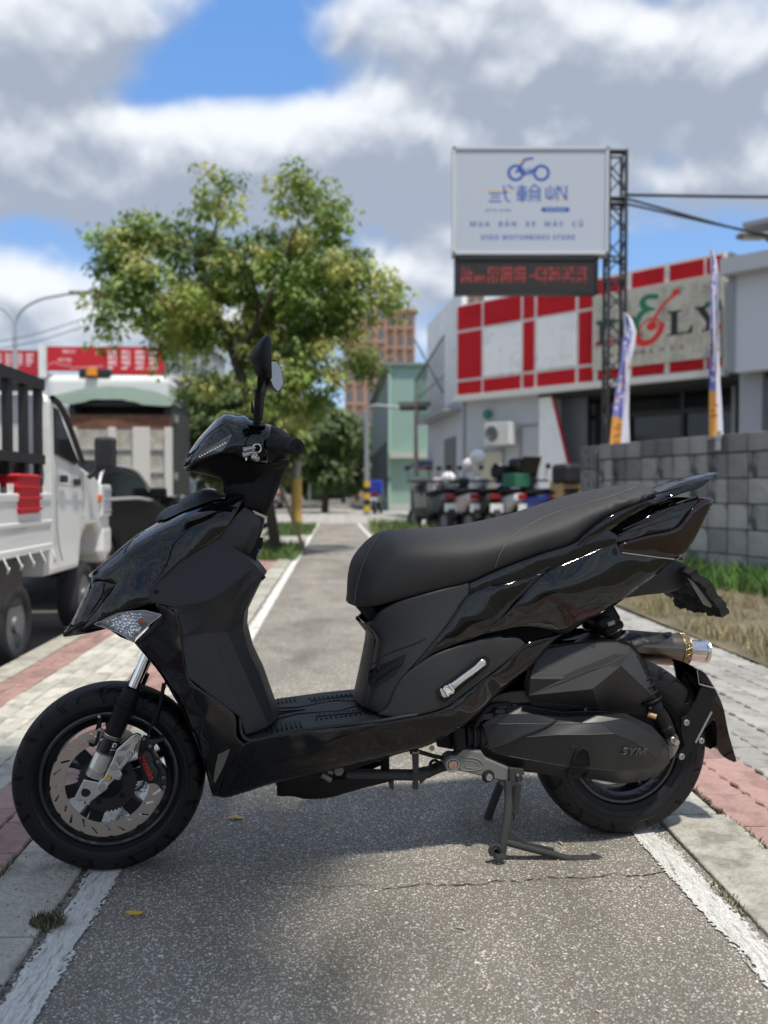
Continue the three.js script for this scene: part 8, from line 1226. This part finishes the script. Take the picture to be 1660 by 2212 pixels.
P_('box_flange', panelShape([E(470, 560, 0.098), E(470, 490, 0.1), E(500, 395, 0.1), E(548, 312, 0.095), E(680, 288, 0.09), E(800, 274, 0.09), E(930, 274, 0.09), E(992, 300, 0.09), E(1026, 345, 0.09), E(1058, 395, 0.088), E(1098, 500, 0.085), E(1122, 572, 0.08), E(1075, 655, 0.076), E(980, 650, 0.08), E(640, 606, 0.085), E(490, 598, 0.09)], [], { h: 0.012, t: 0, roll: 0.006 }).geometry, plasticDark, box1.mesh);
for (const [x, y] of [[790, 308], [1000, 360], [1075, 610], [755, 618]]) bolt(box1.on(E(x, y), 0), 0.0042, mat(0.10, 0.10, 0.10, 0.35, { metalness: 1 }), box1.mesh, 'box_screw', 0.002);
for (const [x, y] of [[790, 308], [1000, 360]]) P_('screw_boss', turned(box1.on(E(x, y), -0.012), box1.on(E(x, y), 0.01), [[0, 0.009], [0.011, 0.008], [0.012, 0.0001]], 16), plasticDark, box1.mesh);
const beltShape = panelShape([E(190, 690, 0.075), E(240, 686, 0.08), E(300, 612, 0.085), E(460, 602, 0.095), E(640, 630, 0.10), E(800, 625, 0.11), E(960, 645, 0.118), E(1080, 702, 0.122), E(1166, 815, 0.112), E(1170, 880, 0.104), E(1132, 922, 0.10), E(1050, 966, 0.10), E(930, 982, 0.10), E(800, 962, 0.10), E(590, 942, 0.095), E(470, 915, 0.09), E(282, 832, 0.08), E(182, 792, 0.07)], [], { h: 0.008, t: 0, soft: 0, facet: true, calm: 0, ridges: [[E(245, 692, 0.098), E(420, 690, 0.110), E(600, 690, 0.124), E(740, 688, 0.138), E(840, 680, 0.147), E(930, 664, 0.146), E(1080, 718, 0.136)], [E(285, 808, 0.098), E(450, 752, 0.120), E(620, 742, 0.140), E(760, 742, 0.153), E(900, 740, 0.161), E(1120, 850, 0.132)], [E(330, 838, 0.100), E(600, 880, 0.126), E(800, 905, 0.138), E(940, 920, 0.140), E(1080, 905, 0.128)]] });
const beltV = { a: E(190, 690, 0.075), b: E(240, 686, 0.080), c: E(272, 640, 0.080), d: E(302, 610, 0.082), e: E(370, 600, 0.086), f: E(460, 602, 0.090), g: E(640, 632, 0.096), h: E(800, 626, 0.104), i: E(900, 632, 0.110), j: E(965, 646, 0.112), k: E(1080, 702, 0.112), l: E(1136, 758, 0.108), m: E(1167, 815, 0.104), n: E(1171, 880, 0.100), o: E(1132, 924, 0.096), p: E(1050, 967, 0.092), q: E(930, 983, 0.092), r: E(800, 963, 0.090), s: E(660, 953, 0.088), t: E(590, 942, 0.086), u: E(470, 915, 0.082), v: E(370, 876, 0.078), w: E(282, 833, 0.074), x: E(240, 802, 0.070), y: E(182, 792, 0.066),
  F1: E(330, 640, 0.098), F2: E(470, 640, 0.106), F3: E(640, 656, 0.118), F4: E(820, 648, 0.130),
  R1: E(246, 692, 0.098), R2: E(420, 690, 0.110), R3: E(600, 690, 0.124), R4: E(740, 688, 0.138), R5: E(835, 682, 0.147), R6: E(930, 664, 0.147), R7: E(1010, 690, 0.146), R8: E(1085, 735, 0.138), R9: E(1140, 815, 0.126),
  S1: E(283, 810, 0.096), S2: E(450, 756, 0.122), S3: E(620, 744, 0.142), S4: E(760, 744, 0.155), S5: E(900, 738, 0.163), S6: E(1000, 778, 0.159), S7: E(1120, 866, 0.134),
  Q1: E(335, 842, 0.098), Q2: E(480, 868, 0.116), Q3: E(640, 896, 0.128), Q4: E(800, 912, 0.138), Q5: E(935, 925, 0.142), Q6: E(1050, 912, 0.134), Q7: E(1125, 890, 0.118) };
const beltRim = 'abcdefghijklmnopqrstuvwxy'.split('');
const beltM = moulding(beltV, [
  [['b', 'c', 'd', 'F1', 'R1'], ['d', 'e', 'f', 'F2', 'F1'], ['f', 'g', 'F3', 'F2'], ['g', 'h', 'F4', 'F3'], ['h', 'i', 'j', 'R6', 'F4']],
  [['R1', 'F1', 'R2'], ['F1', 'F2', 'R3', 'R2'], ['F2', 'F3', 'R4', 'R3'], ['F3', 'F4', 'R5', 'R4'], ['F4', 'R6', 'R5']],
  [['j', 'k', 'R8', 'R7', 'R6'], ['k', 'l', 'm', 'R9', 'R8']],
  [['a', 'b', 'R1', 'S1', 'x', 'y'], ['R1', 'R2', 'S2', 'S1'], ['R2', 'R3', 'S3', 'S2'], ['R3', 'R4', 'S4', 'S3'], ['R4', 'R5', 'S5', 'S4']], [['R5', 'R6', 'R7', 'S5'], ['R7', 'R8', 'S6', 'S5'], ['R8', 'R9', 'S7', 'S6']],
  [['x', 'S1', 'Q1', 'w'], ['S1', 'S2', 'Q2', 'Q1'], ['S2', 'S3', 'Q3', 'Q2'], ['S3', 'S4', 'Q4', 'Q3'], ['S4', 'S5', 'Q5', 'Q4'], ['S5', 'S6', 'Q6', 'Q5'], ['S6', 'S7', 'Q7', 'Q6'], ['R9', 'm', 'n', 'Q7', 'S7']],
  [['w', 'Q1', 'Q2', 'u', 'v'], ['u', 'Q2', 'Q3', 's', 't'], ['s', 'Q3', 'Q4', 'r'], ['r', 'Q4', 'Q5', 'q'], ['q', 'Q5', 'Q6', 'p'], ['p', 'Q6', 'Q7', 'n', 'o']]], { rim: beltRim });
const belt = { mesh: P_('belt_cover', [beltM.geometry, ...beltM.line('b', 'R1', 'R2', 'R3', 'R4', 'R5', 'R6', 'R7', 'R8', 'R9'), ...beltM.line('S1', 'S2', 'S3', 'S4', 'S5', 'S6', 'S7'), ...beltM.line('R5', 'S5'), ...beltM.line('Q1', 'Q2', 'Q3', 'Q4', 'Q5', 'Q6', 'Q7', 'n'), ...beltM.line(...beltRim, 'a')], satin, scooter), at: beltShape.at, on: beltShape.on };
P_('cover_groove', new THREE.TubeGeometry(new THREE.CatmullRomCurve3([[275, 812], [360, 790], [450, 748], [540, 712], [600, 680], [640, 642]].map(([x, y]) => belt.on(E(x, y), 0.0026))), 60, 0.0026, 6), pitBlack, belt.mesh);
P_('plug_hole', [turned(UU(E(697, 790), 0.141), UU(E(697, 790), 0.2), [[0.004, 0.0001], [0.0045, 0.0075], [0.006, 0.0095], [0.003, 0.0105]], 22)], pitBlack, belt.mesh);
P_('cover_recess', new THREE.TubeGeometry(new THREE.CatmullRomCurve3([[665, 950], [690, 880], [715, 825], [740, 808], [762, 820], [775, 870], [765, 930], [745, 958]].map(([x, y]) => belt.on(E(x, y), 0.0022))), 60, 0.004, 8), pitBlack, belt.mesh);
{ const recess = panelShape([E(672, 955, 0.01), E(700, 880, 0.01), E(725, 828, 0.01), E(748, 818, 0.01), E(768, 860, 0.01), E(762, 930, 0.01), E(740, 960, 0.01)], [], { h: 0.008, t: 0, mirror: false, w0: 0.13 }), p = recess.geometry.attributes.position; for (let i = 0; i < p.count; i++) p.setZ(i, belt.at(p.getX(i), p.getY(i)) + 0.0034); recess.geometry.computeVertexNormals(); P_('recess_floor', recess.geometry, plasticDark, belt.mesh); }
{ // raised maker's letters on the cover
  const t = new TextGeometry('SYM', { font, size: 0.020, depth: 0.0032, curveSegments: 4, bevelEnabled: true, bevelSize: 0.0004, bevelThickness: 0.0006, bevelSegments: 1 }); t.computeBoundingBox(); const a = UU(E(925, 838), 0.1545), b = UU(E(1046, 846), 0.149); t.scale((b.x - a.x) / (t.boundingBox.max.x - t.boundingBox.min.x), 0.92, 1); t.applyMatrix4(new THREE.Matrix4().makeShear(0, 0, 0.25, 0, 0, 0)); const yaw = Math.atan2(-(b.z - a.z), b.x - a.x);
  rotated(t, V3(a.x, a.y, a.z - 0.0006), 0.2, yaw, Math.atan2(b.y - a.y, b.x - a.x)); P_('raised_lettering', t, phys(0.045, 0.045, 0.046, 0.3), belt.mesh);
}
P_('engine_block', panelShape([E(0, 720, 0.05), E(100, 660, 0.06), E(240, 610, 0.07), E(340, 540, 0.07), E(470, 520, 0.075), E(900, 560, 0.075), E(1080, 640, 0.075), E(1150, 760, 0.075), E(1120, 900, 0.07), E(900, 960, 0.07), E(600, 940, 0.07), E(300, 900, 0.07), E(150, 830, 0.065), E(20, 800, 0.05)], [], { h: 0.025, t: 0, soft: 0 }).geometry, plasticDark);
{ // ribbed rubber duct and intake box in front of the belt cover
  const a = UU(E(245, 740), 0.06), b = UU(E(120, 745), 0.055);
  P_('intake_duct', turned(a, b, [[-0.02, 0.034], [0, 0.036], [0.004, 0.039], [0.010, 0.039], [0.012, 0.034], [0.018, 0.034], [0.020, 0.038], [0.026, 0.038], [0.028, 0.033], [0.034, 0.033], [0.036, 0.038], [0.044, 0.038], [0.046, 0.030]], 28), rubber);
  P_('intake_box', rotated(box(0.034, 0.066, 0.1, 0, 0, 0, 0.01), UU(E(110, 740), 0.05), 0, 0, 0.1), plasticDark);
  P_('cylinder_shroud', panelShape([E(210, 650, 0.09), E(300, 560, 0.092), E(470, 520, 0.095), E(480, 580, 0.095), E(310, 600, 0.092), E(240, 680, 0.09)], [], { h: 0.012, roll: 0.012, t: 0.01 }).geometry, satin);
  const r = rngOf(8), bits = []; for (let i = 0; i < 16; i++) { const p = UU(E(200 + 250 * r(), 560 + 90 * r()), 0.06 + 0.04 * r()); bits.push(box(0.012 + 0.02 * r(), 0.008 + 0.012 * r(), 0.02, p.x, p.y, p.z, 0.003)); } P_('engine_clutter', bits, grimy).userData.kind = 'stuff';
  P_('breather_hose', tube([UU(E(210, 700), 0.1), UU(E(235, 650), 0.105), UU(E(290, 600), 0.1), UU(E(380, 590), 0.095)], 0.006, 24, 8), rubber);
  P_('clamp', [new THREE.TorusGeometry(0.0385, 0.002, 6, 40).rotateY(Math.PI / 2).translate(UU(E(190, 745), 0.06).x, a.y, a.z)], grimy);
}
const hanger = P_('engine_hanger', plate([E(55, 890), E(65, 862), E(90, 846), E(118, 848), E(150, 815), E(240, 825), E(262, 858), E(375, 905), E(458, 935), E(442, 965), E(385, 980), E(300, 962), E(262, 945), E(238, 948), E(130, 922), E(100, 928), E(72, 918)].map((p) => { const q = UU(p, 0.1); return [q.x, q.y]; }), 0.045, { bevel: 0.004, z: 0.055 }), castAlu);
P_('hanger_rib', [tube([E(130, 850), E(230, 868), E(248, 905), E(140, 915), E(128, 880)].map((p) => UU(p, 0.1)), 0.0018, 30, 5), tube([E(155, 868), E(215, 880), E(225, 905), E(160, 900), E(155, 868)].map((p) => UU(p, 0.1)), 0.0012, 30, 5)], castAlu, hanger);
bolt(UU(E(97, 892), 0.1), 0.0115, mat(0.55, 0.38, 0.30, 0.4, { metalness: 1 }), hanger, 'pivot_bolt', 0.006);
P_('pivot_bush', new THREE.TorusGeometry(0.0155, 0.0035, 8, 30).translate(...UU(E(97, 892), 0.102).toArray()), mat(0.3, 0.29, 0.27, 0.5, { metalness: 0.8 }), hanger);
bolt(UU(E(275, 950), 0.104), 0.0095, boltSteel, hanger, 'pivot_bolt', 0.009);
P_('pivot_bush', new THREE.TorusGeometry(0.0115, 0.005, 8, 24).translate(...UU(E(273, 947), 0.1).toArray()), rubber, hanger);
P_('stand_bracket', plate([E(378, 908), E(448, 912), E(456, 945), E(440, 975), E(380, 985)].map((p) => { const q = UU(p, 0.108); return [q.x, q.y]; }), 0.012, { bevel: 0.002, z: 0.096 }), grimy, hanger);
for (const [x, y] of [[418, 940], [446, 945]]) bolt(UU(E(x, y), 0.108), 0.004, boltSteel, hanger, 'stand_bolt', 0.004);
// ---- cables, pipes and stays under the floor
P_('exhaust_pipe', tube([UU(X(300, 310), -0.03), UU(X(500, 300), -0.02), UU(X(760, 300), 0.0), UU(X(930, 295), 0.02), UU(X(1040, 250), 0.02), UU(E(260, 860), -0.05), UU(E(700, 850), -0.13), UU(E(980, 560), -0.15)], 0.015, 60, 10), grimy);
P_('cross_tube', [rod(UU(X(440, 300), 0.07), UU(X(850, 300), 0.075), 0.0105, 0.0105, 16), rod(UU(X(850, 302), 0.075), UU(X(975, 290), 0.075), 0.0135, 0.012, 16)], grimy);
P_('sump_cover', panelShape([X(0, 370, 0.06), X(140, 300, 0.075), X(260, 330, 0.08), X(460, 330, 0.08), X(720, 330, 0.075), X(740, 340, 0.07), X(460, 405, 0.06, 0.3), X(330, 440, 0.06, 0.4), X(160, 447, 0.06, 0.4), X(110, 436, 0.06, 0.3), X(0, 436, 0.06, 0.3)], [X(250, 390, 0.075)], { h: 0.012, roll: 0.015 }).geometry, plasticDark);
P_('pipe_clamp', [turned(UU(X(395, 275), 0.085), UU(X(395, 275), 0.2), [[-0.02, 0.012], [0.004, 0.012], [0.006, 0.009], [0.0065, 0.0001]], 18), rod(UU(X(285, 300), 0.085), UU(X(345, 335), 0.085), 0.007, 0.007), rod(UU(X(325, 275), 0.09), UU(X(355, 290), 0.09), 0.006, 0.005)], castAlu);
P_('frame_lug', [plate([X(705, 325), X(745, 318), X(745, 380), X(736, 398), X(720, 385)].map((p) => { const q = UU(p, 0.06); return [q.x, q.y]; }), 0.008, { z: 0.055 }), plate([X(862, 150), X(905, 160), X(905, 270), X(902, 392), X(866, 392), X(870, 300)].map((p) => { const q = UU(p, 0.085); return [q.x, q.y]; }), 0.006, { z: 0.08 }), plate([X(900, 260), X(975, 245), X(980, 300), X(915, 358), X(905, 330)].map((p) => { const q = UU(p, 0.07); return [q.x, q.y]; }), 0.008, { z: 0.065 })], grimy);
P_('bellows', turned(UU(X(690, 190), 0.05), UU(X(690, 280), 0.05), Array.from({ length: 13 }, (_, i) => [0.0025 * i, i % 2 ? 0.012 : 0.0095]), 18), rubber);
P_('fuel_hose', tube([UU(X(850, 160), 0.085), UU(X(880, 148), 0.088), UU(X(930, 160), 0.085), UU(X(1020, 185), 0.08), UU(X(1090, 190), 0.07), UU(X(1160, 160), 0.06)], 0.0055, 40, 8), rubber);
P_('hose_joint', [rod(UU(X(862, 155), 0.087), UU(X(905, 150), 0.087), 0.006, 0.006), turned(UU(X(990, 130), 0.08), UU(X(990, 130), 0.2), [[0, 0.007], [0.004, 0.007], [0.005, 0.0001]], 14)], mat(0.32, 0.24, 0.16, 0.45, { metalness: 1 }));
P_('hose_ring', new THREE.TorusGeometry(0.011, 0.004, 8, 20).translate(...UU(X(1005, 235), 0.06).toArray()), rubber);
// ---- centre stand
const stand = new THREE.Group(); stand.name = 'centre_stand'; scooter.add(stand);
P_('stand_leg', [tube([UU(E(370, 968), 0.098), UU(E(376, 1040), 0.105), UU(E(372, 1120), 0.118), UU(E(362, 1200), 0.130), UU(E(345, 1290), 0.140), UU(E(338, 1335), 0.144)], 0.0115, 30, 12), turned(UU(E(330, 1320), 0.147), UU(E(330, 1350), 0.147), [[0, 0.014], [0.006, 0.017], [0.012, 0.018], [0.014, 0.0001]], 18), new THREE.TorusGeometry(0.013, 0.005, 8, 20, 4).translate(...UU(E(308, 1315), 0.150).toArray())], grimy, stand);
P_('stand_leg', [tube([UU(E(340, 975), -0.09), UU(E(310, 1050), -0.105), UU(E(280, 1130), -0.12), UU(E(258, 1210), -0.128)], 0.0115, 24, 12), turned(UU(E(252, 1200), -0.128), UU(E(250, 1230), -0.128), [[0, 0.014], [0.006, 0.017], [0.012, 0.018], [0.014, 0.0001]], 18), new THREE.TorusGeometry(0.012, 0.0045, 8, 20, 4).translate(...UU(E(232, 1195), -0.128).toArray())], grimy, stand);
P_('stand_gusset', plate([E(372, 1190), E(398, 1225), E(470, 1275), E(600, 1305), E(598, 1330), E(480, 1315), E(350, 1270), E(355, 1220)].map((p) => { const q = UU(p, 0.138); return [q.x, q.y]; }), 0.008, { bevel: 0.002, z: 0.132, holes: [[E(372, 1222), E(384, 1232), E(378, 1242), E(368, 1234)].map((p) => { const q = UU(p, 0.138); return [q.x, q.y]; })] }), grimy, stand);
P_('stand_pedal', [tube([UU(E(350, 1270), 0.14), UU(E(420, 1290), 0.142), UU(E(520, 1316), 0.146), UU(E(600, 1336), 0.15), UU(E(680, 1358), 0.155), UU(E(750, 1364), 0.158), UU(E(815, 1358), 0.16)], 0.0085, 50, 10), rod(UU(E(690, 1359), 0.156), UU(E(820, 1358), 0.161), 0.0098, 0.0092), tube([UU(E(785, 1332), 0.15), UU(E(830, 1350), 0.16), UU(E(862, 1380), 0.165)], 0.003, 16, 8)], grimy, stand);
P_('stand_spring', [helix(UU(E(420, 985), 0.112), UU(E(402, 1135), 0.116), 0.0088, 17, 0.0021), rod(UU(E(402, 1130), 0.116), UU(E(398, 1165), 0.118), 0.002), rod(UU(E(420, 950), 0.112), UU(E(420, 985), 0.112), 0.002)], grimy, stand);
P_('stand_pivot', rod(UU(E(360, 975), 0.1), UU(E(345, 975), -0.1), 0.013, 0.013, 16), grimy, stand);
// ---- exhaust silencer on the far side
{
  const s = new THREE.Group(); s.name = 'exhaust_silencer'; scooter.add(s);
  const w = -0.165, tip = UU(E(1350, 330), w), base = UU(E(1225, 322), w), ax = tip.clone().sub(base).normalize(), front = base.clone().addScaledVector(ax, -0.26); ax.z = 0.0;
  P_('silencer_can', turned(front, base, [[0, 0.0001], [0, 0.03], [0.05, 0.045], [0.06, 0.0475], [0.262, 0.0475]], 40), mat(0.17, 0.145, 0.12, 0.28, { metalness: 1 }), s);
  const band = P_('silencer_band', turned(base, tip, [[-0.010, 0.048], [-0.010, 0.0492], [0.010, 0.0492], [0.012, 0.047], [0.022, 0.030], [0.022, 0.0001]], 40), mat(0.16, 0.14, 0.11, 0.35, { metalness: 1 }), s);
  const q = new THREE.Quaternion().setFromUnitVectors(V3(0, 1, 0), tip.clone().sub(base).normalize()), ring = (y) => new THREE.TorusGeometry(0.0492, 0.0012, 6, 48).rotateX(Math.PI / 2).translate(0, y, 0).applyQuaternion(q).translate(base.x, base.y, base.z), zig = [];
  for (let i = 0; i <= 36; i++) { const a = (i / 36) * 2 * Math.PI; zig.push(V3(0.0496 * Math.cos(a), i % 2 ? 0.0095 : -0.0095, 0.0496 * Math.sin(a)).applyQuaternion(q).add(base)); }
  P_('band_trim', [ring(-0.0105), ring(0.0105), new THREE.TubeGeometry(new THREE.CatmullRomCurve3(zig, false, 'catmullrom', 0), 144, 0.0007, 5)], gold, s);
  for (const a of [0.2, 1.3, 2.4]) { const p = V3(0.0495 * Math.sin(a - 0.6), 0, 0.0495 * Math.cos(a - 0.6)).applyQuaternion(q).add(base); P_('band_rivet', new THREE.SphereGeometry(0.003, 10, 8).translate(p.x, p.y, p.z), gold, s); }
  P_('silencer_tip', turned(base, tip, [[0.018, 0.0315], [base.distanceTo(tip) - 0.012, 0.0315], [base.distanceTo(tip) - 0.010, 0.0335], [base.distanceTo(tip) - 0.004, 0.0335], [base.distanceTo(tip), 0.0345], [base.distanceTo(tip), 0.031], [0.03, 0.029], [0.03, 0.0001]], 40), mat(0.66, 0.65, 0.64, 0.18, { metalness: 1 }), s);
}
// ---- rear fender and mudguard bracket
{
  const arc = (a0, a1, r, hw, n = 24) => Array.from({ length: n + 1 }, (_, i) => { const a = lerp(a0, a1, i / n); return Array.from({ length: 9 }, (_, j) => { const z = lerp(-hw, hw, j / 8), rr = r - 0.028 * (Math.abs(z) / hw) ** 3; return V3(R_C.x + rr * Math.cos(a), RR + rr * Math.sin(a), z); }); });
  const solid = (a0, a1, r, hw) => { const o = arc(a0, a1, r, hw), i = arc(a0, a1, r - 0.006, hw - 0.003); return [quadStrip(o.map((x) => x.slice().reverse())), quadStrip(i), quadStrip([o[0], i[0]]), quadStrip([i.at(-1), o.at(-1)]), quadStrip([i.map((x) => x[0]), o.map((x) => x[0])]), quadStrip([o.map((x) => x.at(-1)), i.map((x) => x.at(-1))])]; };
  P_('rear_fender', panelShape([E(690, 296, 0.07, 0.5), E(740, 268, 0.07, 0.9), E(830, 240, 0.072, 1), E(960, 226, 0.074, 1), E(1080, 234, 0.074, 1), E(1170, 246, 0.07, 0.9), E(1182, 236, 0.05, 0.9), E(1180, 250, 0.05, 0.6), E(1130, 280, 0.06, 0.2), E(1040, 302, 0.074, 0.1), E(1000, 318, 0.074, 0.1), E(980, 300, 0.075), E(900, 285, 0.075)], [E(1000, 262, 0.074), E(880, 262, 0.074)], { roll: 0.05, h: 0.009, soft: 2 }).geometry, plasticMatte);
  const flap = P_('mudguard', [panelShape([E(1296, 410, 0.062), E(1345, 436, 0.066), E(1394, 510, 0.07), E(1438, 612, 0.07), E(1465, 740, 0.068), E(1503, 872, 0.06), E(1490, 879, 0.06), E(1440, 852, 0.062), E(1409, 806, 0.064), E(1404, 712, 0.064), E(1392, 660, 0.064), E(1340, 720, 0.062), E(1300, 700, 0.06), E(1318, 560, 0.06), E(1312, 480, 0.06)], [E(1400, 600, 0.073)], { h: 0.01, roll: 0.01, t: 0.006 }).geometry, bridge([E(1296, 410, 0.062), E(1345, 436, 0.066), E(1394, 510, 0.07), E(1438, 612, 0.07), E(1465, 740, 0.068), E(1503, 872, 0.06)], V3(0.008, 0, 0))], paint);
  const br = P_('mudguard_bracket', plate([E(1308, 420), E(1330, 424), E(1346, 495), E(1398, 512), E(1402, 540), E(1372, 620), E(1330, 700), E(1310, 760), E(1345, 768), E(1345, 790), E(1300, 800), E(1262, 848), E(1220, 868), E(1205, 850), E(1245, 800), E(1228, 720), E(1232, 660), E(1255, 648), E(1300, 580), E(1332, 500)].map((p) => { const q = UU(p, 0.082); return [q.x, q.y]; }), 0.006, { bevel: 0.0015, z: 0.076 }), plasticDark);
  P_('bracket_edge', [rod(UU(E(1380, 628), 0.083), UU(E(1300, 782), 0.083), 0.003), rod(UU(E(1308, 422), 0.0825), UU(E(1318, 492), 0.0825), 0.0014), rod(UU(E(1318, 492), 0.0825), UU(E(1392, 512), 0.0825), 0.002)], mat(0.28, 0.29, 0.30, 0.3, { metalness: 0.6 }), br);
  for (const [x, y, r] of [[1254, 682, 0.0085], [1328, 772, 0.0082], [1230, 850, 0.0085]]) bolt(UU(E(x, y), 0.082), r, mat(0.36, 0.36, 0.35, 0.45, { metalness: 1 }), br, 'bracket_bolt', 0.004);
  P_('swing_arm', panelShape([E(1080, 640, 0.07), E(1180, 740, 0.075), E(1222, 775, 0.08), E(1215, 810, 0.08), E(1170, 870, 0.078), E(1100, 880, 0.07), E(1050, 760, 0.06)], [], { h: 0.015, roll: 0.01 }).geometry, castAlu);
  bolt(UU(E(1186, 768), 0.115), 0.009, mat(0.35, 0.31, 0.26, 0.45, { metalness: 1 }), scooter, 'shock_bolt', 0.006);
  P_('drain_tube', rod(UU(E(1065, 640), 0.09), UU(E(1105, 655), 0.10), 0.0075, 0.0075), mat(0.42, 0.25, 0.14, 0.5));
}

renderer.render(scene, camera);
